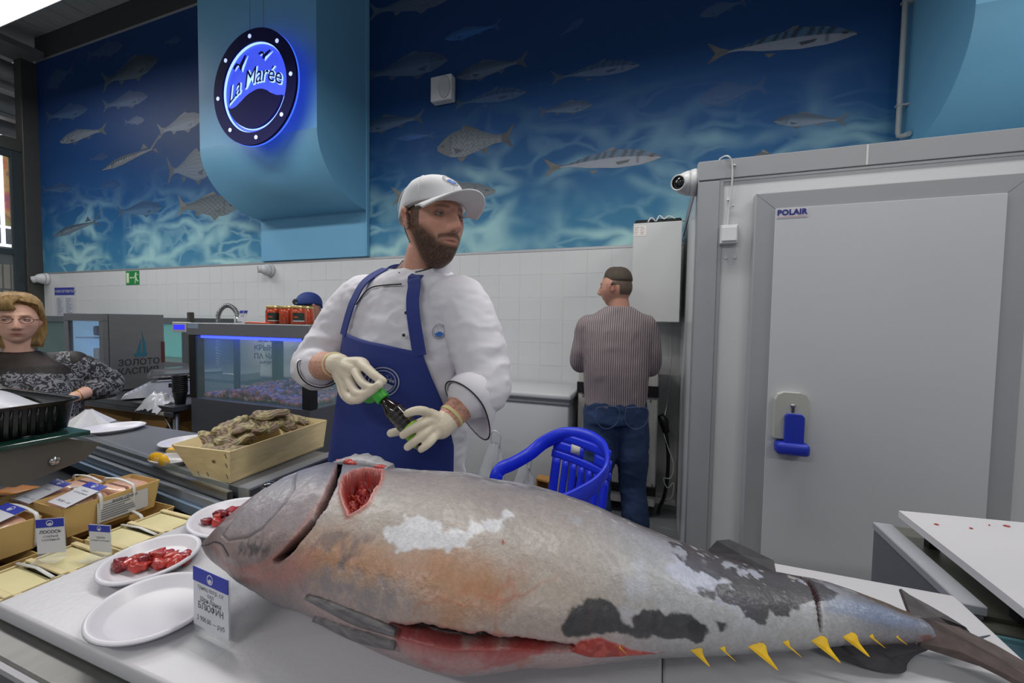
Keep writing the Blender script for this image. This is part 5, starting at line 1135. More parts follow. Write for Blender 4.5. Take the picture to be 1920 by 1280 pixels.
for i in range(1500):
    x = rg.uniform(TX0+.055, TX1-.055); y = TY0+.05+(TY1-TY0-.1)*rg.random()**1.6; r = rg.uniform(.010, .021)
    h = .955+.045*(.5+.5*math.sin(x*9+2))*rg.random()+.02*(y-TY0)/.5
    n0 = len(gv.v); bmv = [(x+r*math.cos(a)*math.cos(b), y+r*math.sin(a)*math.cos(b), h+r*.8*math.sin(b)) for b in (-.9, .1, .9) for a in np.linspace(0, 2*PI, 5, endpoint=False)+rg.random()]
    gv.add(bmv, [(k, (k+1) % 5, 5+(k+1) % 5, 5+k) for k in range(5)]+[(5+k, 5+(k+1) % 5, 10+(k+1) % 5, 10+k) for k in range(5)]+[(10, 11, 12, 13, 14)], True)
    c = [lin(v) for v in pal[rg.randrange(7)]]; cols += [c]*15
tag(gv.build('shell_gravel', MV('gravel', .5, .2, 150), aq, cols=cols, fix=False), kind='stuff')
lc = MB().bb(-2.665, -2.545, TY0-.012, TY0+.02, 1.318, 1.376, .004, 2).build('controller', M('cream_controller', (196, 196, 190), .5), aq)
MB().bb(-2.650, -2.556, TY0-.0135, TY0-.011, 1.333, 1.361).build('controller_screen', M('lcd_blue', (40, 44, 230), .3, emit=(48, 52, 235), es=.9), lc)
st_ = MB(); st_.bb(TX0+.0, TX0+.09, TY0-.0112, TY0-.0105, 1.342, 1.370); st_.build('maker_sticker', M('pale_sticker', (150, 168, 186), .3), hd)
# jars on the hood
jar_f = M('pickled_red_fill', (178, 62, 24), .25, 0, .5, 60, stretch=(3, 3, .6), coat=.5); lid_m = M('gold_lid', (196, 178, 120), .3, .6)
def jar(label, x, y, lab):
    t = thing('jar', label, 'jar', (x, y, 1.374), 'jars on the aquarium hood')
    MB().lathe([(.038, 0), (.041, .006), (.041, .07), (.036, .085), (.033, .09)], (x, y, 1.374), 24).build('glass_body', jar_f, t)
    MB().lathe([(.036, .088), (.037, .09), (.037, .101), (.033, .103)], (x, y, 1.374), 24).build('lid', lid_m, t)
    if lab is not None:
        n = 10; rings = [[(x+.0416*math.sin(a), y-.0416*math.cos(a), z) for a in np.linspace(lab-.75, lab+.75, n)] for z in (1.388, 1.437)]
        lb_ = MB().loft(rings, caps=False, closed=False); lb_.build('label', M('dark_green_label', (34, 52, 44), .5, 0, .2, 60), t, fix=False)
        rings = [[(x+.0419*math.sin(a), y-.0419*math.cos(a), z) for a in np.linspace(lab-.75, lab+.75, n)] for z in (1.390, 1.395)]
        MB().loft(rings, caps=False, closed=False).build('label_stripe', tag_w, t, fix=False)
        rings = [[(x+.0419*math.sin(a), y-.0419*math.cos(a), z) for a in np.linspace(lab-.6, lab-.1, n)] for z in (1.410, 1.418)]
        MB().loft(rings, caps=False, closed=False).build('label_print', M('label_red_print', (190, 70, 50), .5), t, fix=False)
jar('left jar of red pickle with dark label', -2.065, 1.75, .80); jar('middle jar of red pickle without label', -1.975, 1.76, None); jar('right jar of red pickle with dark label', -1.885, 1.755, .80)
jar('jar of red pickle hidden behind the middle jar', -1.93, 1.85, None)
price_tag('small price tag standing on the aquarium hood', (-2.225, 1.655, 1.386), (1, -.1, 0), (.25, .12, 1), .068, .062, [('икра', .012, .45, 0)])
t = MB().bb(-2.18, -2.02, 1.66, 1.69, 1.374, 1.384, .003).build('tong_handle', M('orange_plastic_bar', (214, 84, 48), .4), None, loc=(-2.1, 1.67, 1.374)); tag(t, 'orange plastic bar lying on the aquarium hood', 'tool')
# sprung tap behind
tpp = thing('sprung_tap', 'steel tap with arched spring hose behind the aquarium', 'tap', (-4.03, 2.8, .92))
arc = catmull([(-4.03, 2.8, .92), (-4.03, 2.8, 1.36), (-4.0, 2.8, 1.47), (-3.90, 2.8, 1.525), (-3.80, 2.8, 1.49), (-3.75, 2.8, 1.42)], 10)
MB().tube(arc, .012, 8).build('hose', steel_dark, tpp)
sp = [];
for i in range(len(arc)*6-6):
    f = i/6; k = int(f); p = arc[k].lerp(arc[min(k+1, len(arc)-1)], f-k); tt = (arc[min(k+1, len(arc)-1)]-arc[k]).normalized(); u = tt.cross(Vector((0, 1, 0))).normalized(); a = i*1.9
    sp.append(p+u*.02*math.cos(a)+Vector((0, 1, 0))*.02*math.sin(a))
MB().tube(sp, .004, 5).build('spring', steel, tpp)
MB().tube([(-3.75, 2.8, 1.42), (-3.745, 2.8, 1.34)], [.02, .028], 12).build('spray_head', steel, tpp)
MB().bb(-4.5, -3.4, 2.55, 3.15, .86, .92, .003).build('sink_top', steel, tpp)
MB().bb(-4.48, -3.42, 2.57, 3.13, .0, .86).build('sink_body', steel_dark, tpp)
# ================================================================ steel table with fridge and scale
tb = thing('steel_table', 'stainless work table carrying the small glass fridge and scale', 'table', (-3.2, 1.85, 0))
MB().bb(-4.05, -2.56, 1.52, 2.25, .868, .90, .003).build('table_top', M('table_stainless', (112, 114, 118), .28, .85, .06, 8), tb)
MB().bb(-4.05, -2.56, 1.516, 1.526, .842, .868, .002).build('apron_rail', steel_dark, tb)
for x in (-4.0, -2.60):
    for y in (1.56, 2.2): MB().tube([(x, y, 0), (x, y, .868)], .016, 10).build('leg', steel_dark, tb)
MB().tube([(-2.60, 1.56, .70), (-2.72, 1.56, .86)], .006, 8).build('brace', steel, tb)
MB().bb(-2.70, -2.63, 1.514, 1.517, .848, .866).build('name_plate', M('cream_plate', (186, 180, 160), .5), tb)
card = M('brown_cardboard', (150, 112, 62), .75, 0, .1, 6)
for i, (x, y, w, h, a, lab) in enumerate(((-3.35, 1.78, .34, .34, .3, 'leaning cardboard sheet under the middle of the steel table'), (-2.85, 1.80, .42, .40, -.2, 'dark cardboard box under the right end of the steel table'), (-3.75, 1.80, .36, .28, .2, 'open cardboard box under the left end of the steel table'))):
    t = thing('cardboard_box', lab, 'box', (x, y, 0), 'cardboard under the table')
    for s in (-1, 1): MB().box((x+s*w/2*math.cos(a), y+s*w/2*math.sin(a), .30+h/2*.6), (.006, .3, .6+h*.3), (0, 0, a)).build('box_side', card, t)
    MB().box((x+.15*math.sin(a), y-.15*math.cos(a), .3+h*.25), (w, .006, .6+h*.2), (.04, 0, a)).build('box_front', card, t)
    MB().box((x+.15*math.sin(a), y-.19*math.cos(a), .66+h*.3), (w*.9, .006, .14), (-.5, .12*(1-i), a)).build('box_flap', card, t)
fr_ = thing('glass_door_fridge', 'steel tabletop fridge with glass door and blue sailboat logo', 'fridge', (-3.63, 1.83, .90))
FX0, FX1, FY0, FY1, FZ0, FZ1 = -3.87, -3.42, 1.665, 1.985, .905, 1.42
fst = M('satin_fridge_steel', (132, 132, 134), .32, .7, .05, 5, stretch=(1, 1, 6))
sh = MB()
for a in ((FX0, FX0+.015, FY0, FY1, FZ0, FZ1), (FX1-.015, FX1, FY0, FY1, FZ0, FZ1), (FX0+.015, FX1-.015, FY1-.015, FY1, FZ0, FZ1)): MB().bb(*a, .002).build('casing_side', fst, fr_)
MB().bb(FX0+.015, FX1-.015, FY0, FY1-.015, FZ1-.02, FZ1, .001).build('casing_top', fst, fr_); MB().bb(FX0+.015, FX1-.015, FY0, FY1-.015, FZ0, FZ0+.04, .001).build('casing_base', fst, fr_)
dr = MB().bb(FX0, FX1, FY0-.03, FY0-.002, FZ1-.05, FZ1, .003).build('door', fst, fr_)
MB().bb(FX0, FX1, FY0-.03, FY0-.002, FZ0, FZ0+.05, .003).build('door_rail', fst, dr)
for x in (FX0, FX1-.05): MB().bb(x, x+.05, FY0-.03, FY0-.002, FZ0+.05, FZ1-.05, .003).build('door_stile', fst, dr)
MB().bb(FX0+.05, FX1-.05, FY0-.02, FY0-.012, FZ0+.05, FZ1-.05).build('door_glass', GLASS('fridge_glass', (190, 215, 235), .10, .03), dr)
for z in (1.09, 1.25): MB().bb(FX0+.02, FX1-.02, FY0+.02, FY1-.02, z, z+.006).build('wire_shelf', M('pale_blue_shelf', (170, 180, 220), .3), fr_)
MB().bb(FX0+.02, FX1-.02, FY1-.02, FY1-.016, FZ0+.05, FZ1-.03).build('glow_back', M('glowing_fridge_back', (110, 160, 200), .5, emit=(96, 150, 200), es=.9), fr_)  # emission put into the back panel so the inside looks lit
MB().bb(FX0+.016, FX0+.02, FY0+.01, FY1-.02, FZ0+.05, FZ1-.03).build('glow_lining', M('glowing_fridge_lining', (150, 180, 205), .5, emit=(130, 168, 200), es=.55), fr_)  # glowing sheet added so the inner left wall looks lit
for i in range(4):
    MB().box((FX0+.09+i*.085, FY0+.12, 1.30), (.06, .05, .07), (0, 0, .2*i), .012, 2).build('caviar_tin', M('tin_'+str(i % 2), [(90, 84, 110), (190, 190, 186)][i % 2], .3, .3), fr_)
    MB().box((FX0+.09+i*.085, FY0+.12, 1.135), (.065, .05, .08), (0, 0, .1*i), .008, 2).build('caviar_pack', M('white_pack', (186, 184, 180), .5), fr_)
logo = M('teal_logo', (36, 96, 116), .45)
lx = FX1+.0006
def onside(poly): return MB().prism(poly, .001, (lx, FY0, FZ0), (0, 1, 0), (0, 0, 1))
onside([(.150, .245), (.162, .30), (.178, .345), (.176, .295), (.174, .250)]).build('logo_sail', logo, fr_); onside([(.182, .40), (.186, .33), (.186, .25), (.205, .252), (.202, .31)]).build('logo_sail', logo, fr_)
onside([(.128, .240), (.15, .246), (.205, .248), (.214, .240), (.205, .222), (.14, .222)]).build('logo_hull', logo, fr_)
dkl = M('charcoal_logo', (44, 46, 52), .5)
text('ЗОЛОТО', .058, (lx+.0005, FY0+.165, FZ0+.165), (0, 1, 0), (0, 0, 1), dkl, fr_, thick=.0008, spacing=1.0)
text('КАСПИЯ', .058, (lx+.0005, FY0+.160, FZ0+.105), (0, 1, 0), (0, 0, 1), dkl, fr_, thick=.0008, spacing=1.0)
MB().bb(lx, lx+.004, FY1-.02, FY1, FZ0+.17, FZ0+.32).build('side_trim', M('red_dark_trim', (90, 40, 40), .4), fr_)
# scale
sc_ = thing('shop_scale', 'white label-printing shop scale with steel pan on the table', 'scale', (-3.05, 1.76, .90))
scw = M('scale_white', (196, 198, 204), .4)
MB().prism([(0, .012), (.17, .11), (.36, .11), (.36, .012)], .24, (-3.30, 1.84, .90), (1, 0, 0), (0, 0, 1)).build('body', scw, sc_)
q = Vector((.17, 0, .098)).normalized()
MB().add([(-3.29, 1.615, .919), (-3.15, 1.615, .9995), (-3.15, 1.825, .9995), (-3.29, 1.825, .919)], [(0, 1, 2, 3)]).build('keyboard', M('keypad_grey', (150, 154, 166), .4), sc_, solid=.003)
for r in range(6):
    for c_ in range(5):
        x = -3.28+r*.022; z = .9285+r*.0126; MB().box((x, 1.65+c_*.02, z), (.014, .015, .004), (0, -.52, 0)).build('key', M('key_'+('white' if c_ < 4 else 'blue'), (206, 208, 214) if c_ < 4 else (110, 140, 210), .4), sc_)
MB().bb(-3.08, -3.02, 1.598, 1.601, .965, .99).build('label_slot', black, sc_)
MB().bb(-3.16, -2.94, 1.598, 1.60, 1.0, 1.008).build('display_edge', ink, sc_)
MB().bb(-3.18, -2.80, 1.62, 1.98, 1.025, 1.035, .003).build('pan', steel, sc_)
for a in ((-3.18, -2.80, 1.62, 1.626), (-3.18, -2.80, 1.974, 1.98), (-3.18, -3.174, 1.626, 1.974), (-2.806, -2.80, 1.626, 1.974)): MB().bb(*a, 1.035, 1.048).build('pan_rim', steel, sc_)
MB().lathe([(.04, 1.005-.9), (.04, 1.026-.9)], (-3.0, 1.78, .90), 16).build('pan_post', black, sc_)
sc_.rotation_euler = (0, 0, math.radians(58)); sc_.location = (-3.0, 1.80, .90)
# cups, film bag
cb = M('black_foam_cup', (34, 34, 36), .5)
for k in range(9):
    o = MB().lathe([(.024, 0), (.036, .07), (.039, .072), (.039, .076), (.034, .074), (.023, .004)], (-2.625, 1.60, .90+k*.0115), 20).build('black_cup', cb, None, loc=(-2.625, 1.60, .90+k*.0115))
    tag(o, ('lowest black plastic cup of the stack by the aquarium', 'eighth', 'seventh', 'sixth', 'fifth', 'fourth', 'third', 'second', 'topmost black plastic cup of the stack by the aquarium')[k]+('' if k in (0, 8) else ' black cup from the top of the stack by the aquarium'), 'cup', 'stack of black cups')
bagm = M('crinkled_clear_film', (206, 208, 214), .2, 0, .08, 20, alpha=.75)
def bagf(u, v):
    x = -2.86+.20*u; y = 1.50+.16*v; n = fbm((u*5, v*5, 2), 1.5, 3)
    return (x+.02*n, y+.02*n, .904+.05*math.sin(PI*u)*math.sin(PI*min(1, v*1.1+.1))*(1+n)+.03*max(0, n)-(.05*max(0, .25-v)/.25))
o = MB().grid(bagf, 24, 24).build('plastic_bag', bagm, None, loc=(-2.8, 1.6, .90)); tag(o, 'crumpled clear plastic bag lying on the steel table edge before the scale', 'bag')
tw = MB()
for k in range(5): tw.ell((-3.33+k*.02, 1.59+.006*math.sin(k*2), .912), (.02, .014, .011), 10, 6)
o = tw.build('crumpled_tissue', MATS['white_tissue'], None, loc=(-3.29, 1.59, .90)); tag(o, 'small crumpled white tissue beside the fridge corner on the table', 'tissue')
# long aquarium row by the far wall
fa = thing('wall_aquarium', 'long teal-lit aquarium by the tiled wall behind the fridge', 'aquarium', (-6.0, 3.1, 0))
MB().bb(-7.6, -4.62, 2.9, 3.4, .0, .93, .003).build('cabinet', tgrey, fa)
MB().bb(-7.6, -4.62, 2.9, 3.4, 1.33, 1.40, .003).build('hood', M('slate_hood', (84, 90, 94), .45, .1), fa)
for x in (-7.6, -6.1, -4.72): MB().bb(x, x+.1, 2.9, 3.4, .93, 1.33, .003).build('frame_post', M('slate_post', (70, 76, 80), .45, .2), fa)
MB().bb(-7.5, -4.72, 2.91, 2.918, .93, 1.33).build('pane', glassT, fa)
MB().bb(-7.5, -4.72, 3.3, 3.31, .93, 1.33).build('glow_back', M('teal_lit_back', (80, 160, 160), .5, emit=(70, 150, 152), es=.5), fa)
MB().bb(-4.60, -4.56, 2.88, 2.93, .9, 1.46, .004).build('side_post', dark_post, fa)
MB().bb(-4.53, -4.48, 2.9, 2.94, .85, 1.33, .006).build('green_hose', M('green_strip', (78, 128, 52), .5), fa)
price_tag('small price tag standing on the far wall aquarium', (-7.62, 2.95, 1.412), (1, 0, 0), (.1, .1, 1), .14, .16, [('краб', .03, .45, 0)])
# ================================================================ chest freezer and things beside it
fz = thing('chest_freezer', 'long white chest freezer against the tiles behind the cook', 'freezer', (-1.35, 3.2, 0))
fzw = M('white_freezer_enamel', (196, 198, 200), .3, 0, .02, 2)
MB().bb(-2.10, -.615, 2.965, 3.48, .06, .80, .012, 3).build('cabinet', fzw, fz)
MB().bb(-2.11, -.605, 2.955, 3.49, .80, .838, .008, 2).build('seal_band', M('grey_seal_band', (128, 130, 134), .4), fz)
MB().bb(-2.12, -.595, 2.94, 3.495, .838, .885, .018, 3).build('lid', fzw, fz)
for x in (-2.05, -.66):
    for y in (3.0, 3.44): MB().lathe([(.022, 0), (.022, .06)], (x, y, 0), 12).build('foot', black, fz)
# plank-clad trolley
tr_ = thing('plank_trolley', 'whitewashed plank trolley with black bands on castors behind the standing man', 'trolley', (-.29, 3.25, 0))
wash = M('whitewashed_plank', (176, 175, 172), .7, 0, .16, 5, bump=.1, bscale=30, stretch=(6, 6, 1))
knot = M('grey_wood_knot', (110, 108, 106), .8, 0, .3, 60)
xs = np.linspace(-.575, -.005, 6)
rk = random.Random(21)
for i in range(5):
    p = MB().bb(xs[i]+.002, xs[i+1]-.002, 3.10+rk.uniform(-.003, .003), 3.125, .09, 1.075+rk.uniform(-.004, .004), .003).build('plank', wash, tr_)
    for k in range(rk.randrange(3, 6)):
        kx = rk.uniform(xs[i]+.02, xs[i+1]-.02); kz = rk.uniform(.15, 1.0); kr = rk.uniform(.006, .012)
        MB().lathe([(kr, 0), (kr*.7, .0006), (.001, .0008)], (kx, 3.0968, kz), 10, R=(PI/2, 0, 0), sx=.7, sy=1.6).build('knot', knot, p)
for i in range(3): MB().bb(-.012, -.002, 3.13+i*.11, 3.235+i*.11, .09, 1.07, .003).build('side_plank', wash, tr_)
for z0, z1 in ((.885, .965), (.17, .235)):
    MB().bb(-.582, .001, 3.088, 3.46, z0, z1, .002).build('black_band', black, tr_)
MB().bb(-.56, -.02, 3.13, 3.44, .10, 1.06).build('inner_box', steel_dark, tr_)
MB().bb(-.58, 0, 3.095, 3.46, 1.075, 1.095, .003).build('top_board', wash, tr_)
for x in (-.52, -.06):
    for y in (3.14, 3.42):
        MB().lathe([(.035, -.012), (.038, -.006), (.038, .006), (.035, .012)], (x, y, .038), 18, R=(0, PI/2, 0)).build('castor_wheel', black, tr_)
        MB().bb(x-.018, x+.018, y-.02, y+.02, .07, .092).build('castor_fork', steel_dark, tr_)
wr = thing('cable_bundle', 'tangle of black cable lying on top of the plank trolley', 'cable', (-.05, 3.2, 1.096))
cpts = [(-.10+.07*math.cos(a*1.0)+.03*math.sin(2.3*a), 3.20+.05*math.sin(a), 1.105+.035*(1+math.sin(a*1.7))) for a in np.linspace(0, 14, 40)]
MB().tube(catmull(cpts, 4), .004, 6).build('cable_loops', black, wr)
MB().box((-.10, 3.25, 1.112), (.14, .10, .03), bev=.006, seg=2).build('adapter_box', wp, wr)
hs = thing('black_hose', 'thick black hose with plug hanging between trolley and cold room', 'hose', (.04, 3.2, 0))
MB().tube(catmull([(.02, 3.2, .72), (.045, 3.19, .68), (.075, 3.18, .50), (.078, 3.18, .30), (.06, 3.18, .15), (.035, 3.17, .08), (.02, 3.16, .02)], 8), .013, 10).build('hose_run', black, hs)
MB().tube([(.015, 3.2, .745), (.04, 3.19, .70), (.06, 3.185, .62)], [.024, .034, .022], 12).build('hose_plug', black, hs)
wc = thing('white_cable', 'loose white cable hanging down beside the cold room wall', 'cable', (.09, 3.25, 0))
MB().tube(catmull([(.08, 3.4, 1.42), (.078, 3.38, 1.1), (.06, 3.32, .80), (.035, 3.2, .66), (.075, 3.17, .52), (.115, 3.16, .40), (.10, 3.16, .30), (.05, 3.16, .29), (.08, 3.17, .22), (.12, 3.17, .26), (.11, 3.18, .15), (.04, 3.19, .11), (.09, 3.2, .10), (.12, 3.22, .16), (.06, 3.25, .06), (.1, 3.3, .012)], 8), .0045, 6).build('cable_run', wp, wc)
# carrier bags before the freezer
film_w = M('milky_carrier_film', (214, 216, 220), .25, 0, .05, 12, alpha=.55)
def carrier(label, cx, cy, w, h, seed, lean):
    r = random.Random(seed); ph = r.uniform(0, 9)
    def f(u, v):
        a = 2*PI*u; n = fbm((math.cos(a)*1.4+ph, math.sin(a)*1.4, v*2.5), 1.6, 3)
        rr = w*(1-.72*v**1.2)*(1+.35*n); return (cx+rr*math.cos(a)+lean*v+.03*n, cy+rr*.45*math.sin(a), .004+h*v*(1+.05*n))
    t = thing('carrier_bag', label, 'bag', (cx, cy, 0)); MB().grid(f, 40, 24).build('bag_film', film_w, t)
    top = Vector((cx+lean, cy, h))
    MB().tube(catmull([top+Vector((-.03, 0, -.02)), top+Vector((-.035, 0, .06)), top+Vector((.0, -.01, .10)), top+Vector((.04, 0, .06)), top+Vector((.03, 0, -.03))], 6), .006, 6, flat=2.5).build('bag_handle', film_w, t)
carrier('tall milky carrier bag standing before the freezer by the cook', -1.17, 2.76, .15, .52, 3, .06)
carrier('slumped milky carrier bag under the blue chair arm', -.905, 2.70, .12, .42, 8, .05)
rl = thing('cardboard_roll', 'open brown cardboard ring on the floor before the freezer', 'roll', (-.745, 2.80, 0))
MB().box((-.745, 2.80, .30), (.10, .09, .012), (0, .1, 0)).build('box_lid', M('tan_cardboard', (176, 132, 74), .7), rl)
for x in (-.79, -.70): MB().bb(x-.005, x+.005, 2.755, 2.845, 0, .295).build('box_wall', M('tan_cardboard', (176, 132, 74), .7), rl)
MB().bb(-.785, -.705, 2.84, 2.846, 0, .29).build('box_back', card, rl)
# ================================================================ blue plastic chair
chm = M('royal_blue_plastic', (32, 54, 214), .32, 0, .03, 6)
ch = thing('plastic_chair', 'royal blue plastic armchair with slatted back behind the tuna', 'chair', (-.50, 1.92, 0))
cf = Vector((-.6, -.8, 0)); crr = Vector((.8, -.6, 0)); C0 = Vector((-.50, 1.92, 0))
def cp(x, y, z): return C0+crr*x+cf*y+Vector((0, 0, z*.975))
half = [(-.235, .20, .0), (-.235, .175, .30), (-.235, .15, .58), (-.24, .12, .652), (-.245, .03, .672), (-.25, -.08, .705), (-.235, -.165, .760), (-.16, -.23, .814), (-.06, -.255, .835)]
path = [cp(*p) for p in half]+[cp(0, -.258, .838)]+[cp(-x, y, z) for x, y, z in reversed(half)]
path = catmull(path, 6); n = len(path); rings = []
for i, p in enumerate(path):
    t = (path[min(i+1, n-1)]-path[max(i-1, 0)]).normalized()
    out = (p-C0); out.z = 0; loc = Vector((out.dot(crr), out.dot(cf), 0))
    o = (crr*(loc.x)+cf*(min(loc.y, .0)*1.0)); o = o.normalized() if o.length > .01 else crr
    o = (o-t*o.dot(t)).normalized(); b_ = t.cross(o).normalized()
    w, h = .034, .008
    rings.append([p+o*a*h+b_*c*w for a, c in ((-1, -1), (-1.4, 0), (-1, 1), (.6, 1.12), (1, .9), (1.2, 0), (1, -.9), (.6, -1.12))])
MB().loft(rings).build('arm_rim', chm, ch)
def backp(x, z, d=0.0):
    y = -.258+.55*x*x-(.858-z)*-.12+d; return cp(x, y+.02*(1-z), z)
def plate(name, x0, x1, z0, z1, nx=6, nz=6, xt=None):
    def f(u, v):
        z = z0+(z1-z0)*v; k = 1.0; x = (x0+(x1-x0)*u); return backp(x, z)
    MB().grid(f, nx, nz).build(name, chm, ch, solid=.010)
plate('back_top', -.195, .195, .775, .822, 14, 3); plate('back_top', -.21, -.0, .72, .775, 10, 3); plate('back_top', .085, .21, .72, .775, 6, 3); plate('back_top', -.215, .215, .68, .72, 14, 3)
for i in range(7):
    x = -.175+i*.0583; plate('back_slat', x-.020 if i else x-.032, x+.020 if i < 6 else x+.032, .44, .68, 2, 8)
plate('back_base', -.20, .20, .40, .44, 12, 2)
MB().grid(lambda u, v: cp(-.21+.42*u, -.20+.42*v, .40+.012*math.cos(PI*(u-.5))*-1+.02*v), 10, 10).build('seat', chm, ch, solid=.012)
for sx in (-1, 1):
    MB().tube([cp(sx*.20, -.20, .42), cp(sx*.225, -.28, 0)], [.028, .022], 10).build('rear_leg', chm, ch)
MB().grid(lambda u, v: backp(-.085+.065*u, .735+.045*v, .0075), 2, 2).build('price_sticker', M('torn_paper', (206, 202, 190), .7), ch, solid=.001)
# ================================================================ people
def rotm(fwd, up=(0, 0, 1)):
    f = Vector(fwd).normalized(); u = Vector(up); r = f.cross(u).normalized(); u = r.cross(f).normalized()
    return Matrix((r, f, u)).transposed()          # columns: right, forward, up
def limb(m, pts, radii, n=16, sub=5, flat=1.0):
    P = catmull(pts, sub); k = len(pts); R = np.interp(np.linspace(0, k-1, len(P)), range(k), radii)
    m.tube(P, list(R), n, flat=flat)
    m.ell(P[0], (R[0],)*3, n, 8); m.ell(P[-1], (R[-1],)*3, n, 8)
def torso(m, rings, right, fwd, n=32):
    r = Vector(right).normalized(); f = Vector(fwd).normalized(); out = []
    for (c, hw, hd) in rings:
        c = Vector(c); out.append([c+r*(hw*math.copysign(abs(math.cos(a))**.85, math.cos(a)))+f*(hd*math.copysign(abs(math.sin(a))**.85, math.sin(a))) for a in np.linspace(0, 2*PI, n, endpoint=False)])
    m.loft(out)
def G2(x, z, px, pz, sx, sz): return math.exp(-((x-px)/sx)**2-((z-pz)/sz)**2)
def head_shape(m, c, Rm, s=1.0, beard=0.0, jaw=.30, nose=1.0, nu=110, nv=84):
    C = Vector(c); rings = []
    for i in range(nv+1):
        a = PI*min(max(i/nv, .004), .996); ring = []
        for k in range(nu):
            b = 2*PI*k/nu; dx, dy, dz = math.sin(a)*math.cos(b), math.sin(a)*math.sin(b), -math.cos(a)
            x, y, z = .0745*dx, .094*dy, .118*dz
            t = min(max((-z-.015)/.10, 0), 1)
            x *= 1-jaw*t**1.4
            if y < 0: y *= 1-.30*t
            if z < -.08: z = -.08+(z+.08)*.9
            if y > 0:
                w = min(1, y/.04); ax = abs(x); d = 0
                d += .008*G2(ax, z, .026, .027, .022, .008)-.013*G2(ax, z, .031, .007, .015, .011)+.004*G2(ax, z, .046, -.016, .02, .018)
                q = min(max((.022-z)/.052, 0), 1); win = 1/(1+math.exp(-(z+.041)/.0022))/(1+math.exp((z-.03)/.006))
                d += (.006+.028*nose*q)*math.exp(-(x/(.0075+.0065*q))**2)*win
                d += .010*G2(ax, z, .0135, -.033, .0065, .0065)
                d += .006*G2(x, z, 0, -.062, .024, .011)-.005*math.exp(-((z+.0625)/.002)**2-(x/.023)**2)-.004*G2(x, z, 0, -.078, .02, .006)+.009*G2(x, z, 0, -.099, .022, .016)
                y += d*w
            if beard:
                bm = beard_mask(x, y, z); n = math.sqrt(x*x+y*y+(z*.5)**2)+1e-6
                bm *= min(1, max(.12, (-z-.035)/.06)); x += beard*.8*bm*x/n; y += beard*bm*max(-.2, y/n); z -= beard*1.1*bm*min(1, max(0, (-z-.07)/.04))
            ring.append(C+Rm @ Vector((x*s, y*s, z*s)))
        rings.append(ring)
    m.loft(rings)
    for sx in (-1, 1):                              # ears
        e = C+Rm @ Vector((sx*.0745*s, -.008*s, -.004*s))
        for k in range(14):
            a = 2*PI*k/14; rr = .0065+.0022*math.cos(a-PI/2); p = e+Rm @ Vector((sx*(.008+.004*math.sin(a+.5))*s, (.014*math.cos(a)-.003*math.sin(a))*s, (.027*math.sin(a)+.002)*s)); m.ell(p, (rr*s*.8,)*3, 8, 6)
        m.ell(e+Rm @ Vector((sx*.002*s, .002*s, 0)), (.007*s, .014*s, .024*s), 10, 8, R=Rm)
def beard_mask(x, y, z):
    ax = abs(x)
    low = 1/(1+math.exp((z+.052+.9*max(0, ax-.035))/.004)) if False else 1/(1+math.exp((z-(-.056+1.15*max(0, ax-.030)))/.004))
    front = 1/(1+math.exp(-(y+.004)/.006))
    mouth = G2(x, z, 0, -.0625, .017, .0055)
    mus = math.exp(-((z+.047)/.0055)**2)*(1/(1+math.exp((ax-.031)/.004))) if y > .03 else 0
    return max(low*front*(1-.9*mouth if y > .05 else 1), mus*.8)
def eyes(par, c, Rm, s, iris=(92, 96, 98), look=(0, 1, 0)):
    C = Vector(c)
    for sx in (-1, 1):
        e = C+Rm @ Vector((sx*.0310*s, .0705*s, .0055*s))
        q = (Rm @ Vector(look)).to_track_quat('Z', 'Y').to_matrix()
        o = MB().ell(e, (.0118*s,)*3, 20, 14).build('eye', M('eye_white', (206, 200, 196), .2, 0, .02, 40), par)
        MB().lathe([(.0056*s, .01040*s), (.0052*s, .0114*s), (.0004, .0121*s)], e, 18, R=q).build('iris', M('iris_%d_%d_%d' % iris, iris, .15, 0, .2, 300), o)
        MB().lathe([(.0024*s, .01175*s), (.0003, .0124*s)], e, 12, R=q).build('pupil', M('pupil_black', (10, 10, 12), .1), o)
        up = MB(); lo = MB()                         # lids
        for mm, z0, sg in ((up, .0036, 1), (lo, -.0060, -1)):
            pts = [e+Rm @ Vector((t*.0145*s, (.0118*math.cos(t*1.15)-.001)*s, (z0*(1-.62*t*t))*s)) for t in np.linspace(-1, 1, 9)]
            mm.tube(pts, [.0012*s]+[.0030*s if sg > 0 else .0019*s]*7+[.0012*s], 6)
        up.build('eyelid', M('eyelid_skin', (150, 108, 92), .5), o); lo.build('eyelid', M('eyelid_skin', (150, 108, 92), .5), o)
def folds(o, amp, sc, seed=0, stretch=(1, 1, 1), fn=None):
    """push cloth in and out along its normals"""
    me = o.data; n = len(me.vertices); a = np.zeros(n*3, dtype=np.float32); me.vertices.foreach_get('co', a); a = a.reshape(-1, 3).astype(float)
    nn = np.zeros(n*3, dtype=np.float32); me.vertices.foreach_get('normal', nn); nn = nn.reshape(-1, 3)
    w = a+np.array(wloc(o)); k = npfbm(w*np.array(stretch), sc, 3, seed); rid = 1-np.abs(2*k-1)*2.2; k2 = npfbm(w, sc*.5, 2, seed+5)
    d = amp*(rid*.7+(k2-.5)*1.2)
    if fn is not None: d = d*fn(w)
    a += nn*d[:, None]; me.vertices.foreach_set('co', a.astype(np.float32).ravel()); me.update()
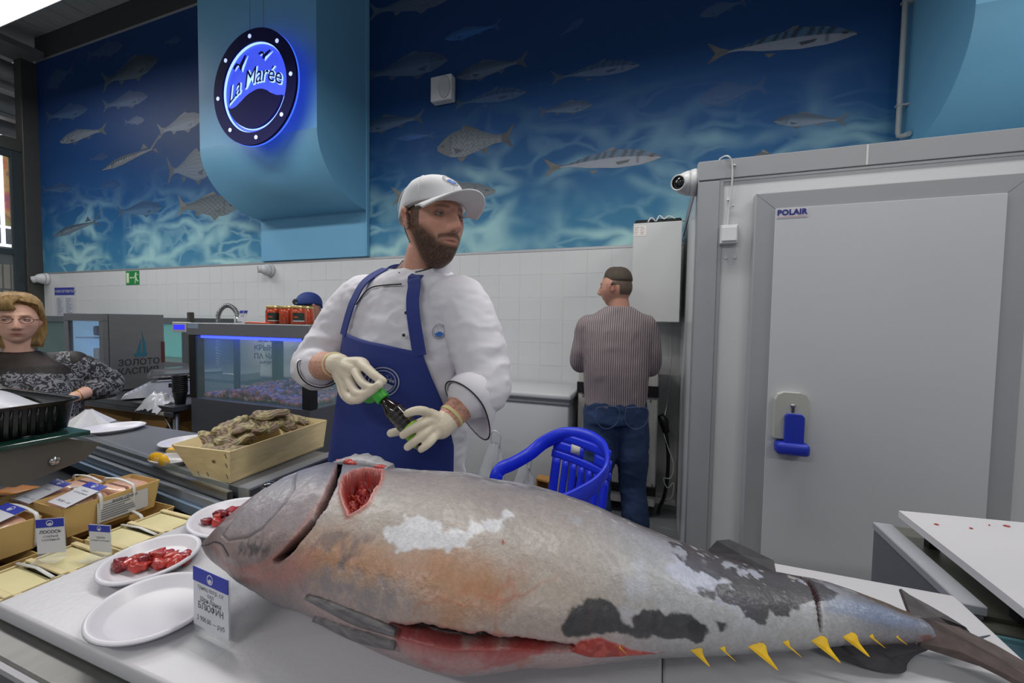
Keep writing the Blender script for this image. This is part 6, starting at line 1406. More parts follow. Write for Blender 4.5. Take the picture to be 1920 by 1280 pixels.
def head_paint(w, c, Rm, s, col, skin, hair=None, hairfn=None, beardc=None, lips=(150, 92, 84), brow=None, flush=.25, beardamt=1.0):
    q = (w-np.array(c)) @ np.array(Rm)/s           # local: right, forward, up
    x, y, z = q[:, 0], q[:, 1], q[:, 2]; ax = np.abs(x)
    near = (np.abs(z) < .16) & (np.hypot(x, y) < .16)
    def g(px, pz, sx, sz, side=True): return np.exp(-(((ax if side else x)-px)/sx)**2-((z-pz)/sz)**2)*(y > .02)
    def mix(m, rgb_): nonlocal col; m = np.where(near, m, 0); col = mixc(col, np.clip(m, 0, 1), C3(*rgb_))
    mix(g(.04, -.02, .022, .02)*flush, (190, 116, 100)); mix(g(0, -.03, .014, .012, False)*flush*1.2, (190, 112, 98)); mix(np.exp(-((ax-.082)/.012)**2-((z+.004)/.03)**2)*.4, (186, 104, 90))
    mix(g(.031, .004, .016, .010)*.35, (120, 84, 74))
    mix(np.exp(-((z+.0630)/.0066)**2-(x/.020)**2)*(y > .05)*.9, lips); mix(np.exp(-((z+.0625)/.0016)**2-(x/.022)**2)*(y > .05)*.8, (84, 44, 42))
    mix(g(.008, -.0405, .0032, .0022)*.8, (70, 40, 36))
    if brow: mix(np.exp(-((z-(.0235+.08*(ax-.02)-.35*np.maximum(0, ax-.038)))/.0036)**2)*np.clip((ax-.010)/.008, 0, 1)*np.clip((.050-ax)/.010, 0, 1)*(y > .02)*.8, brow)
    nz = npfbm(w, 420, 2, 3)
    if beardc:
        low = 1/(1+np.exp(np.clip((z-(-.060+1.15*np.maximum(0, ax-.034)))/.004, -50, 50))); front = 1/(1+np.exp(np.clip(-(y+.004)/.005, -50, 50)))
        mouth = np.clip(1.3*np.exp(-(x/.021)**2-((z+.0635)/.0075)**2), 0, 1)*(y > .05); mus = np.clip(np.exp(-((z+.0485+.10*ax*ax/.03)/.0055)**2)*1.6, 0, 1)*(ax < .036)*(y > .03)
        side = ((ax > .052) & (z < .022) & (z > -.06) & (y > .004) & (y < .036))*1.0
        b = np.clip(np.maximum(np.maximum(low*front*(1-mouth), mus*.85), side*.9), 0, 1)*beardamt*(1-mouth); b = np.where(z < -.155, 0, b)
        mix(b*(.72+.5*nz), beardc)
    if hairfn is not None: mix(hairfn(x, y, z)*(.8+.3*nz), hair)
    return col
def skin_material(): return MV('skin', .5, .05, 260, .06, 400, .4, sss=.08)
def finger(m, pts, r0, r1): limb(m, pts, list(np.linspace(r0, r1, len(pts))), 12, 6)
# ---------------------------------------------------------------- the cook
ck_ = thing('person', 'bearded cook in white jacket, blue apron and white cap opening a sauce bottle', 'person', (-.82, 1.22, 0))
cr3 = Vector((.993, -.113, 0)); cf3 = Vector((-.113, -.993, 0))
HC = Vector((-.668, 1.128, 1.703)); HS = 1.10
HR = rotm((.90, -.43, .02))
WR = Vector((-.893, .972, 1.270)); WL = Vector((-.535, .962, 1.128))
RS, RE = Vector((-1.005, 1.205, 1.468)), Vector((-1.105, 1.105, 1.245)); LS, LE = Vector((-.580, 1.15, 1.448)), Vector((-.478, 1.085, 1.222))
FR = {'thumb': [(-0.80, 0.955, 1.280), (-0.755, 0.925, 1.272), (-0.712, 0.905, 1.256), (-0.680, 0.898, 1.243)], 'index': [(-0.812, 0.945, 1.262), (-0.752, 0.908, 1.232), (-0.705, 0.890, 1.225), (-0.682, 0.886, 1.234)], 'middle': [(-0.835, 0.945, 1.240), (-0.780, 0.912, 1.206), (-0.730, 0.892, 1.206), (-0.700, 0.887, 1.220)], 'ring': [(-0.858, 0.95, 1.228), (-0.815, 0.922, 1.190), (-0.763, 0.90, 1.186), (-0.732, 0.89, 1.200)], 'little': [(-0.880, 0.962, 1.228), (-0.848, 0.94, 1.192), (-0.803, 0.918, 1.178), (-0.768, 0.905, 1.184)]}
FL = {'thumb': [(-0.563, 0.962, 1.142), (-0.599, 0.953, 1.128), (-0.642, 0.945, 1.108), (-0.679, 0.932, 1.097)], 'index': [(-0.556, 0.93, 1.160), (-0.560, 0.902, 1.174), (-0.574, 0.886, 1.176), (-0.590, 0.878, 1.170)], 'middle': [(-0.555, 0.925, 1.145), (-0.560, 0.895, 1.142), (-0.577, 0.879, 1.131), (-0.598, 0.872, 1.116)], 'ring': [(-0.549, 0.925, 1.126), (-0.553, 0.897, 1.118), (-0.566, 0.880, 1.104), (-0.586, 0.872, 1.087)], 'little': [(-0.539, 0.93, 1.110), (-0.537, 0.905, 1.100), (-0.542, 0.890, 1.091), (-0.553, 0.882, 1.082)]}
def hand(m, W, F, k=1.0, palm_r=.017):
    W = Vector(W); kn = [Vector(F[n][0]) for n in ('index', 'middle', 'ring', 'little')]
    for i, p in enumerate(kn): limb(m, [W, W.lerp(p, .5), p], [.0235*k, .0215*k, .0160*k], 14, 5)
    limb(m, [kn[0], kn[3]], [.0155*k, .014*k], 12, 6)
    limb(m, [W, Vector(F['thumb'][0]), Vector(F['thumb'][1])], [.02*k, .018*k, .0125*k], 14, 5)
    for n, a, b_ in (('index', .0135, .0105), ('middle', .0138, .0108), ('ring', .0132, .0102), ('little', .012, .0092), ('thumb', .0150, .0115)): finger(m, F[n], a*k, b_*k)
m = MB()
head_shape(m, HC, HR, HS, beard=.015)
limb(m, [(-.755, 1.185, 1.47), (-.735, 1.172, 1.545), (-.695, 1.145, 1.625)], [.080, .066, .064], 24)
trings = [((-.86, 1.225, .84), .20, .135), ((-.84, 1.215, .95), .205, .135), ((-.82, 1.20, 1.06), .205, .13), ((-.80, 1.185, 1.20), .20, .13), ((-.79, 1.18, 1.32), .205, .13), ((-.785, 1.18, 1.42), .20, .115), ((-.775, 1.182, 1.48), .15, .09), ((-.765, 1.185, 1.51), .085, .07)]
torso(m, trings, cr3, cf3)
limb(m, [RS, (RS+RE)/2+Vector((-.01, 0, 0)), RE], [.062, .056, .048]); limb(m, [RE, RE.lerp(WR, .5)+Vector((0, 0, -.004)), WR], [.050, .046, .031])
limb(m, [LS, (LS+LE)/2+Vector((.01, 0, 0)), LE], [.062, .056, .048]); limb(m, [LE, LE.lerp(WL, .5), WL], [.047, .043, .030])
hand(m, WR, FR, .86); hand(m, WL, FL, .86)
for sx in (-1, 1):
    hp = Vector((-.86, 1.225, .86))+cr3*(sx*.10); limb(m, [hp, hp+Vector((sx*.01, .01, -.40)), hp+Vector((sx*.02, .03, -.78))], [.10, .068, .048]); limb(m, [hp+Vector((sx*.02, .04, -.82)), hp+cf3*.12+Vector((sx*.03, 0, -.825))], [.035, .035])
body = m.build('body', skin_material(), ck_, fix=False); remesh(body, .0036, 2, .5)
def chef_paint(w):
    col = np.tile(C3(204, 152, 130), (len(w), 1)); n = npfbm(w, 60, 3, 2); col *= (.92+.16*n)[:, None]
    arm = (w[:, 2] < 1.36); hairy = npfbm(w*np.array([1, 1, 3]), 160, 2, 7); col = mixc(col, arm*np.clip((hairy-.5)*3, 0, .4), C3(96, 64, 50))
    def hf(x, y, z):                              # short hair at temples and nape under the cap
        return (((z > .018-.45*np.maximum(0, -y-.01)) & (y < .042) & (np.abs(x) > .03) & (np.abs(x) < .0775) | ((y < -.032) & (z > -.055) & (np.abs(x) < .0765))))*1.0
    return head_paint(w, HC, HR, HS, col, None, (62, 46, 36), hf, (64, 46, 34), (158, 98, 88), (70, 52, 40))
vcols(body, chef_paint)
eyes(ck_, HC, HR, HS, (96, 104, 108), (.1, 1, .05))
# jacket
jm = M('white_chef_cotton', (218, 216, 222), .75, 0, .03, 9, bump=.08, bscale=500)
m = MB()
jr = [((-.865, 1.225, .80), .245, .170), ((-.855, 1.222, .90), .240, .168), ((-.83, 1.205, 1.02), .232, .160), ((-.80, 1.19, 1.16), .222, .155), ((-.785, 1.183, 1.28), .222, .155), ((-.78, 1.182, 1.38), .222, .145), ((-.780, 1.184, 1.455), .212, .125), ((-.774, 1.190, 1.524), .178, .105), ((-.757, 1.190, 1.562), .096, .082)]
torso(m, jr, cr3, cf3, 40)
limb(m, [RS+Vector((.04, -.01, .0)), RS, RS.lerp(RE, .5)+Vector((-.018, .005, .0)), RE+Vector((-.012, .01, 0)), RE.lerp(WR, .14)], [.086, .086, .082, .078, .066], 20, 8)
limb(m, [LS+Vector((-.04, -.005, .0)), LS, LS.lerp(LE, .5)+Vector((.014, .005, 0)), LE+Vector((.004, .008, -.002)), LE.lerp(WL, .26)], [.084, .082, .078, .074, .064], 20, 8)
jk = m.build('jacket', jm, ck_, fix=False); remesh(jk, .0068, 7, .5); folds(jk, .010, 9.5, 3, (1, 1, 1.7))
# turned-back cuffs
def cuff(a, b, r0, r1, flare, name='cuff'):
    a, b = Vector(a), Vector(b); d = (b-a).normalized(); u = d.orthogonal().normalized(); w = d.cross(u); mm = MB(); rings = []
    for t, r in ((0, r0*.96), (.02, r0), (.5, (r0+r1)/2), (.97, r1), (1, r1*.97), (.97, r1*.93), (.5, (r0+r1)/2*.93), (.05, r0*.9)):
        rings.append([a.lerp(b, t)+u*(math.cos(k)*r)+w*(math.sin(k)*r)+flare*(max(0, math.sin(k+.6))**2)*t for k in np.linspace(0, 2*PI, 36, endpoint=False)])
    o = mm.loft(rings, caps=False).build(name, jm, ck_)
    pip = MB(); pip.tube([a.lerp(b, .985)+u*(math.cos(k)*r1)+w*(math.sin(k)*r1)+flare*(max(0, math.sin(k+.6))**2) for k in np.linspace(0, 2*PI, 37)], .0022, 6, caps=False)
    pip.build('piping', M('black_piping', (40, 40, 44), .6), o)
cuff(RE.lerp(WR, -.08), RE.lerp(WR, .26), .076, .074, Vector((-.01, .0, -.055)))
cuff(LE.lerp(WL, .06), LE.lerp(WL, .46), .072, .074, Vector((.02, .0, -.05)))
# collar
m = MB(); rings = []
for h, r, fw in ((0, .100, .0), (.03, .094, .0), (.050, .090, .0), (.050, .085, 0), (.03, .087, 0), (0, .092, 0)):
    ring = []
    for k in np.linspace(.35, 2*PI-.35, 40):
        a = k-PI/2; d = cr3*math.cos(a)+(-cf3)*0+cf3*math.sin(a); back = -math.sin(a)
        d = cr3*math.sin(k)-cf3*(-math.cos(k))
        ring.append(Vector((-.746, 1.180, 1.542))+cr3*(math.sin(k)*r)+cf3*(math.cos(k)*r*.95)+Vector((.02*h/.05, -.012*h/.05, h+(.030 if h > .02 else 0)*max(0, -math.cos(k)+.25)-.046*max(0, math.cos(k)))))
    rings.append(ring)
co = MB().loft(rings, closed=False).build('collar', jm, ck_)
cpip = []
for k in np.linspace(.35, 2*PI-.35, 60): cpip.append(Vector((-.746, 1.180, 1.542))+cr3*(math.sin(k)*.0885)+cf3*(math.cos(k)*.0885*.95)+Vector((.02, -.012, .050+.030*max(0, -math.cos(k)+.25)-.046*max(0, math.cos(k)))))
MB().tube(cpip, .0022, 6).build('piping', MATS['black_piping'], co)
# apron follows the jacket's front
def jsec(z):
    zs = [r[0][2] for r in jr]
    return [float(np.interp(z, zs, [f(r) for r in jr])) for f in (lambda r: r[0][0], lambda r: r[0][1], lambda r: r[1], lambda r: r[2])]
def jpt(ang, z, out=.012):
    """ang 0 = straight ahead, positive to his left (viewer's right)"""
    cx, cy, hw, hd = jsec(z); a = PI/2-ang; ca, sa = math.cos(a), math.sin(a)
    return Vector((cx, cy, z))+cr3*((hw+out)*math.copysign(abs(ca)**.85, ca))+cf3*((hd+out)*math.copysign(abs(sa)**.85, sa))
apm = M('royal_blue_apron_cloth', (34, 52, 124), .7, 0, .05, 8, bump=.12, bscale=420)
def apz(u, v):
    half_l = np.interp(v, [0, .55, .75, .9, 1], [1.55, 1.45, 1.2, .86, .74]); half_r = np.interp(v, [0, .55, .75, .9, 1], [1.5, 1.35, 1.1, .82, .66])
    a = -half_l+(half_l+half_r)*u; ztop = 1.365-.055*u; z = .66+(ztop-.66)*v; zz = max(z, .80)
    p = jpt(a, zz, .016+.004*math.sin(9*a+4*v)*(1-v)+.003*math.sin(5*a)); p.z = z
    if z < .80: p += cf3*.02*(.80-z)/.14
    return p
ap = MB().grid(apz, 48, 56).build('apron', apm, ck_, solid=.004)
def strap(pts, w=.017):
    P = catmull(pts, 8); mm = MB(); rings = []
    for i, p in enumerate(P):
        t = (P[min(i+1, len(P)-1)]-P[max(i-1, 0)]).normalized(); o = ((p-Vector((-.77, 1.19, p.z-.02))).normalized()*.35+cf3*(.8 if i < len(P)*.75 else .2)+Vector((0, 0, .3 if i < len(P)*.75 else .9))).normalized(); s_ = t.cross(o).normalized(); o2 = s_.cross(t)
        rings.append([p+s_*w+o2*.002, p-s_*w+o2*.002, p-s_*w-o2*.002, p+s_*w-o2*.002])
    return mm.loft(rings, smooth=False).build('apron_strap', apm, ck_)
tl = apz(0.03, .985); tr2 = apz(.97, .985)
strap([tl+cf3*.004, jpt(-.62, 1.42, .020), jpt(-.56, 1.47, .022), jpt(-.62, 1.53, .020), Vector((-.852, 1.165, 1.580)), Vector((-.835, 1.225, 1.58))], .019)
strap([tr2+cf3*.004, jpt(.50, 1.40, .020), jpt(.44, 1.46, .020), jpt(.44, 1.505, .020), jpt(.44, 1.535, .014), Vector((-.69, 1.15, 1.562))], .020)
for a, z in ((-.60, 1.455), (-.66, 1.405), (.36, 1.425), (.37, 1.36)):
    p = jpt(a, z, .016); MB().ell(p, (.005, .004, .005), 10, 6).build('button', MATS['black_piping'], jk)
# lapel line
lp = [jpt(a, z, .0135) for a, z in ((-.50, 1.45), (-.42, 1.487), (-.28, 1.505), (-.05, 1.510), (.2, 1.512))]
MB().tube(catmull(lp, 6), .0022, 6).build('lapel_piping', MATS['black_piping'], jk)
# emblem helper: ring, wave, gulls and script, mapped by fn(x, y) -> point
def emblem(par, fn, r, mat, fill=None, wave_mat=None, txt=True, name='emblem'):
    k = 40
    for r0, r1 in ((.93, 1.0), (.74, .79)):
        MB().loft([[fn(r*q*math.cos(2*PI*i/k), r*q*math.sin(2*PI*i/k)) for i in range(k)] for q in (r0, r1)], caps=False).build(name+'_ring', mat, par, fix=False)
    top = [(-.68, -.22), (-.5, -.26), (-.2, -.08), (.1, .0), (.35, -.1), (.55, -.2), (.68, -.2)]
    bot = [(.68*math.cos(a), .68*math.sin(a)) for a in np.linspace(-.35, -PI+.35, 12)]
    wp_ = [fn(r*x, r*y) for x, y in top+bot]; MB().add(wp_, [tuple(range(len(wp_)))]).build(name+'_wave', wave_mat or mat, par, fix=False)
    for cx, cy, s in ((-.22, .46, .16), (.25, .42, .13)):
        g = [(-1, .1), (-.5, .5), (0, -.4), (.6, .7), (1, .5), (.5, .45), (0, -.75), (-.5, .2)]; MB().add([fn(r*(cx+s*x), r*(cy+s*y)) for x, y in g], [tuple(range(8))]).build(name+'_gull', mat, par, fix=False)
    if txt:
        t = text('La Marée', r*.42, (0, 0, 0), (1, 0, 0), (0, 1, 0), mat, None, name+'_lettering', depth=0, shear=.25, thick=r*.006)
        off = wloc(par)
        for v in t.data.vertices: v.co = fn(v.co.x*.86, v.co.y+r*.05-.25*v.co.x**2/r+.08*v.co.x)-off
        t.parent = par
def apron_map(x, y):
    cx, cy, hw, hd = jsec(1.222+y); p0 = .165+x/.20
    return jpt(p0, 1.222+y, .0245)
emblem(ap, apron_map, .044, M('pale_grey_embroidery', (166, 172, 190), .6))
emblem(jk, lambda x, y: jpt(.90+x/.19, 1.372+y, .012), .022, M('dark_emblem_thread', (70, 76, 96), .6), wave_mat=M('blue_emblem_thread', (50, 110, 200), .6), txt=False, name='chest_emblem')
# cap
capm = M('white_cap_cotton', (214, 214, 216), .7, 0, .03, 12, bump=.06, bscale=400)
CR = rotm(HR @ Vector((0, 1, .12)), (0, 0, 1)); CC0 = HC+HR @ Vector((0, -.006, .030))*HS
m = MB(); rings = []
for i in range(15):
    a = (PI/2)*(i/14); ring = []
    for k in range(48):
        b_ = 2*PI*k/48; x = .0865*math.cos(a)**.8*math.cos(b_); y = .108*math.cos(a)**.8*math.sin(b_); z = .094*math.sin(a)**.92
        low = (-.018 if y < 0 else 0)*(1-i/14)*min(1, -y/.05 if y < 0 else 0); sq = 1+.05*math.exp(-((z-.055)/.03)**2)*(y > 0)
        ring.append(CC0+CR @ Vector((x*HS*sq, y*HS*sq, (z+low)*HS)))
    rings.append(ring)
cp_ = m.loft(rings).build('cap', capm, ck_)
def brim(u, v):
    a = (-1+2*u)*1.18; r = v; x = .0865*math.sin(a)*(1+.10*r)*HS; y0 = .104*math.cos(a)*HS; y = y0+r*.088*HS*(math.cos(a)**.7)
    z = (-.002+.012*r-.030*(math.sin(a)**2)*(.35+r*.65)-.016*r*r)*HS
    return CC0+CR @ Vector((x, y, z))
MB().grid(brim, 36, 14).build('cap_brim', capm, cp_, solid=.0045)
MB().ell(CC0+CR @ Vector((0, 0, .096*HS)), (.008, .008, .005), 10, 6).build('cap_button', capm, cp_)
for k in range(6):
    b_ = 2*PI*k/6+PI/6; pts = []
    for a in np.linspace(0.05, PI/2-.02, 12):
        y = .108*math.cos(a)**.8*math.sin(b_); sq = 1+.05*math.exp(-((.094*math.sin(a)**.92-.055)/.03)**2)*(y > 0); pts.append(CC0+CR @ (Vector((.0868*math.cos(a)**.8*math.cos(b_)*sq, y*sq, .0945*math.sin(a)**.92))*HS))
    MB().tube(pts, .0011, 5).build('cap_seam', capm, cp_)
def cap_map(x, y):
    a0 = .62+y/.10; a0 = min(1.45, max(.05, a0)); b_ = PI/2-x/.075-.0
    yy = .108*math.cos(a0)**.8*math.sin(b_); sq = 1.012+.05*math.exp(-((.094*math.sin(a0)**.92-.055)/.03)**2)*(yy > 0)
    return CC0+CR @ (Vector((.0865*math.cos(a0)**.8*math.cos(b_)*sq, yy*sq, .094*math.sin(a0)**.92*1.01))*HS)
emblem(cp_, cap_map, .023, MATS['dark_emblem_thread'], wave_mat=MATS['blue_emblem_thread'], txt=False, name='cap_emblem')
# gloves
glm = M('cream_latex_glove', (216, 204, 182), .45, 0, .06, 30, bump=.06, bscale=120, sss=.06)
for W, F, el, nm in ((WR, FR, RE, 'glove'), (WL, FL, LE, 'glove')):
    m = MB(); hand(m, W, F, 1.0)
    d = (Vector(el)-Vector(W)).normalized(); limb(m, [Vector(W)-d*.01, Vector(W)+d*.030], [.032, .0345], 16)
    g = m.build(nm, glm, ck_, fix=False); remesh(g, .0028, 5, .5)
    c0 = Vector(W)+d*.030; u = d.orthogonal().normalized(); w_ = d.cross(u)
    for q, r in ((.0, .0355), (.004, .036)):
        MB().tube([c0+d*q+u*math.cos(k)*r+w_*math.sin(k)*r for k in np.linspace(0, 2*PI, 33)], .0022, 6, caps=False).build('glove_cuff', M('yellowed_latex_roll', (214, 206, 150), .5), g)
# ---------------------------------------------------------------- sauce bottle
B0, B1 = Vector((-.703, .905, 1.210)), Vector((-.556, .908, 1.085)); bd = (B1-B0).normalized(); bq = bd.to_track_quat('Z', 'Y').to_matrix()
bt = thing('sauce_bottle', 'dark soy sauce bottle with green cap and label in the cook\'s gloved hands', 'bottle', B1)
Lb = (B1-B0).length
MB().lathe([(.012, .02), (.0125, .034), (.018, .05), (.0245, .066), (.0255, .075), (.0255, .10), (.0235, .125), (.0235, .14), (.0255, .16), (.0255, Lb-.004), (.022, Lb)], B0, 32, R=bq).build('glass_body', M('dark_soy_glass', (28, 16, 12), .08, 0, .1, 12, spec=.7, coat=.6), bt)
bl_ = MB().lathe([(.0258, .128), (.0262, .134), (.0262, .176), (.0258, .182)], B0, 32, R=bq, caps=False).build('label', M('green_yellow_label', (120, 176, 40), .4, 0, .35, 40), bt)
for k in range(4):
    MB().lathe([(.0262, .070+k*.014), (.0262, .0765+k*.014)], B0, 32, R=bq, caps=False).build('print_band', M('grey_bottle_print', (86, 84, 82), .4, 0, .5, 150, alpha=.35), bt)
cpn = M('green_bottle_cap', (62, 164, 58), .35)
MB().lathe([(.0185, -.002), (.019, 0), (.019, .026), (.017, .028)], B0, 28, R=bq).build('cap_ring', cpn, bt)
hq = B0+(-cr3)*.028+Vector((0, -.002, -.018))
MB().lathe([(.017, -.004), (.0185, 0), (.0185, .006), (.016, .008)], hq, 24, R=rotm((.3, -.6, .7))).build('flip_lid', cpn, bt)
# ---------------------------------------------------------------- generic standing figure
def pattern_mat(name, c1, c2, kind, scale, rough=.75, axis=0):
    if name in MATS: return MATS[name]
    m = bpy.data.materials.new(name); m.use_nodes = True; nt = m.node_tree; b = nt.nodes['Principled BSDF']; N = nt.nodes.new; L = nt.links.new
    tc = N('ShaderNodeTexCoord')
    if kind == 'stripe':
        w = N('ShaderNodeTexWave'); w.wave_type = 'BANDS'; w.bands_direction = 'X'; w.inputs['Scale'].default_value = scale; w.inputs['Distortion'].default_value = .6; w.inputs['Detail'].default_value = 1; L(tc.outputs['Object'], w.inputs['Vector']); f = w.outputs['Fac']; lo, hi = .45, .6
    else:
        v = N('ShaderNodeTexVoronoi'); v.feature = 'SMOOTH_F1'; v.inputs['Scale'].default_value = scale; n = N('ShaderNodeTexNoise'); n.inputs['Scale'].default_value = scale*.7; n.inputs['Detail'].default_value = 5; L(tc.outputs['Object'], n.inputs['Vector'])
        a = N('ShaderNodeVectorMath'); a.operation = 'MULTIPLY_ADD'; a.inputs[1].default_value = (.12, .12, .12); L(n.outputs['Color'], a.inputs[0]); L(tc.outputs['Object'], a.inputs[2]); L(a.outputs[0], v.inputs['Vector'])
        s = N('ShaderNodeMath'); s.operation = 'SINE'; k = N('ShaderNodeMath'); k.operation = 'MULTIPLY'; k.inputs[1].default_value = 26; L(v.outputs['Distance'], k.inputs[0]); L(k.outputs[0], s.inputs[0]); f = s.outputs[0]; lo, hi = -.1, .45
    r = N('ShaderNodeMapRange'); r.inputs['From Min'].default_value = lo; r.inputs['From Max'].default_value = hi; L(f, r.inputs['Value'])
    mx = N('ShaderNodeMix'); mx.data_type = 'RGBA'; L(r.outputs[0], mx.inputs[0]); mx.inputs[6].default_value = rgb(c1); mx.inputs[7].default_value = rgb(c2); L(mx.outputs[2], b.inputs['Base Color']); b.inputs['Roughness'].default_value = rough
    MATS[name] = m; return m
def simple_head(par, m, c, Rm, s): head_shape(m, c, Rm, s, nu=84, nv=64)
def legs(m, hips, feet, r, fwd, shoe=True):
    f = Vector(fwd).normalized()
    for h, ft in zip(hips, feet):
        h = Vector(h); ft = Vector(ft); k = h.lerp(ft, .5)+f*.02
        limb(m, [h, k, ft+Vector((0, 0, .07))], [r, r*.70, r*.50], 18, 6); limb(m, [ft+Vector((0, 0, .035))-f*.03, ft+Vector((0, 0, .03))+f*.14], [.035, .03], 12)
# ---------------------------------------------------------------- man in striped shirt
mn = thing('person', 'man in striped shirt and jeans standing with his back turned by the trolley', 'person', (-.26, 2.6, 0))
mr, mf = Vector((.94, .34, 0)).normalized(), Vector((-.34, .94, 0)).normalized()
mh = Vector((-.262, 2.60, 1.622)); mR = rotm((-.95, .28, 0)); ms = 1.03
m = MB(); head_shape(m, mh, mR, ms, nu=84, nv=64)
limb(m, [(-.235, 2.60, 1.40), (-.238, 2.60, 1.48), (-.25, 2.60, 1.56)], [.07, .062, .060])
mrings = [((-.25, 2.61, .88), .165, .115), ((-.25, 2.61, 1.0), .16, .11), ((-.25, 2.60, 1.15), .165, .11), ((-.255, 2.60, 1.30), .18, .11), ((-.255, 2.60, 1.40), .165, .09), ((-.25, 2.60, 1.46), .08, .06)]
torso(m, mrings, mr, mf)
mS = [Vector((-.43, 2.55, 1.39)), Vector((-.08, 2.66, 1.39))]; mE = [Vector((-.475, 2.60, 1.155)), Vector((-.055, 2.70, 1.14))]; mW = [Vector((-.46, 2.80, 1.235)), Vector((-.22, 2.86, 1.20))]
for a, b_, c_ in zip(mS, mE, mW): limb(m, [a, b_], [.052, .042]); limb(m, [b_, c_], [.042, .028]); limb(m, [c_, c_+Vector((.03, .06, .02))], [.03, .024]);
for k in range(4): finger(m, [mW[0]+Vector((.0, .03, .015-.016*k)), mW[0]+Vector((.03, .09, .01-.018*k)), mW[0]+Vector((.06, .09, .0-.018*k))], .009, .007)
mhip = [(-.335, 2.59, .86), (-.165, 2.63, .86)]; mfeet = [(-.34, 2.58, 0), (-.10, 2.62, 0)]
legs(m, mhip, mfeet, .085, mf)
bd_ = m.build('body', skin_material(), mn, fix=False); remesh(bd_, .006, 2, .5)
def man_paint(w):
    col = np.tile(C3(186, 138, 118), (len(w), 1)); col *= (.94+.12*npfbm(w, 60, 3, 2))[:, None]
    def hf(x, y, z): return np.clip(((z > .058-.0*y) & (y < .075) | (z > .012) & (y < -.005) | (y < -.045) & (z > -.045))*1.0, 0, 1)
    return head_paint(w, mh, mR, ms, col, None, (78, 68, 58), hf, (120, 92, 78), (160, 100, 90), (84, 66, 52), beardamt=.35)
vcols(bd_, man_paint)
hm = MB(); rings = []
for i in range(-1, 9):
    a = PI*.5*max(i, 0)/8; q_ = .90 if i < 0 else 1.0; rings.append([mh+mR @ Vector((.0705*q_*math.cos(a)**.78*math.cos(t), -.010+.085*q_*math.cos(a)**.78*math.sin(t), (.040 if i >= 0 else .034)+.084*math.sin(a)+.020*max(0, math.sin(t))**2*math.cos(a)))*ms for t in np.linspace(0, 2*PI, 36, endpoint=False)])
hm.loft(rings).build('hair', M('short_brown_hair', (74, 64, 54), .7, 0, .3, 120, bump=.4, bscale=300), mn)
eyes(mn, mh, mR, ms, (90, 100, 104))
m = MB(); torso(m, [((-.25, 2.61, .90), .185, .135), ((-.25, 2.61, 1.0), .190, .140), ((-.25, 2.60, 1.10), .192, .138), ((-.255, 2.60, 1.26), .208, .135), ((-.255, 2.60, 1.36), .215, .120), ((-.254, 2.60, 1.425), .205, .10), ((-.252, 2.60, 1.468), .140, .085), ((-.248, 2.60, 1.505), .074, .07)], mr, mf, 36)
for a, b_, c_ in zip(mS, mE, mW): limb(m, [a+(Vector((-.255, 2.6, a.z))-a)*.15, a+Vector((0, 0, -.02)), b_, b_.lerp(c_, .85)], [.066, .066, .060, .044], 18, 8)
shirt = m.build('shirt', pattern_mat('striped_shirt_cloth', (152, 140, 142), (96, 84, 88), 'stripe', 26), mn, fix=False); remesh(shirt, .009, 6, .5); folds(shirt, .008, 8, 9, (1, 1, .8))
MB().tube([mh+Vector((0, 0, -.155))+Vector((.016, .0, 0))+mr*(.070*math.cos(t))+mf*(.068*math.sin(t)) for t in np.linspace(0, 2*PI, 30)], .012, 8, caps=False, flat=1.0).build('collar', pattern_mat('collar_stripe', (150, 146, 148), (92, 90, 96), 'stripe', 30), shirt)
MB().box(mh+Vector((.055, -.066, -.20)), (.05, .008, .016), (0, 0, .3), .003).build('collar_tab', black, shirt)
m = MB(); torso(m, [((-.25, 2.61, .80), .185, .140), ((-.25, 2.61, .90), .186, .140), ((-.25, 2.61, .985), .178, .132)], mr, mf, 36)
for h, ft in zip(mhip, mfeet):
    h = Vector(h); ft = Vector(ft); limb(m, [h, h.lerp(ft, .28)-mf*.015, h.lerp(ft, .52)+mf*.02, h.lerp(ft, .75)-mf*.01, ft+Vector((0, 0, .10))], [.108, .098, .080, .076, .072], 20, 7)
jn = m.build('jeans', M('dark_blue_denim', (38, 58, 92), .85, 0, .25, 6, bump=.1, bscale=400), mn, fix=False); remesh(jn, .009, 6, .5); folds(jn, .009, 9, 4, (1, 1, 1.6))
for sx in (-.085, .085):
    c_ = Vector((-.25, 2.61, .86))+mr*sx-mf*.148
    MB().tube(catmull([c_+mr*a+Vector((0, 0, z)) for a, z in ((-.06, .055), (-.062, -.03), (0, -.07), (.062, -.03), (.06, .055), (-.06, .055))], 5), .0025, 5).build('pocket_seam', M('denim_seam', (70, 84, 112), .8), jn)
rg2 = [[Vector((-.25, 2.61, .985+dz))+mr*(hw*math.cos(t))+mf*(hw*.73*math.sin(t)) for t in np.linspace(0, 2*PI, 40, endpoint=False)] for dz, hw in ((-.02, .186), (.02, .184), (.02, .178), (-.02, .180))]
MB().loft(rg2, caps=False).build('belt', black, mn)
for ft in mfeet:
    ft = Vector(ft); limb_m = MB(); limb(limb_m, [ft+Vector((0, 0, .042))-mf*.05, ft+Vector((0, 0, .040))+mf*.05, ft+Vector((0, 0, .036))+mf*.16], [.042, .044, .036], 14); limb_m.build('shoe', M('black_shoe', (26, 26, 30), .4), mn, fix=False)
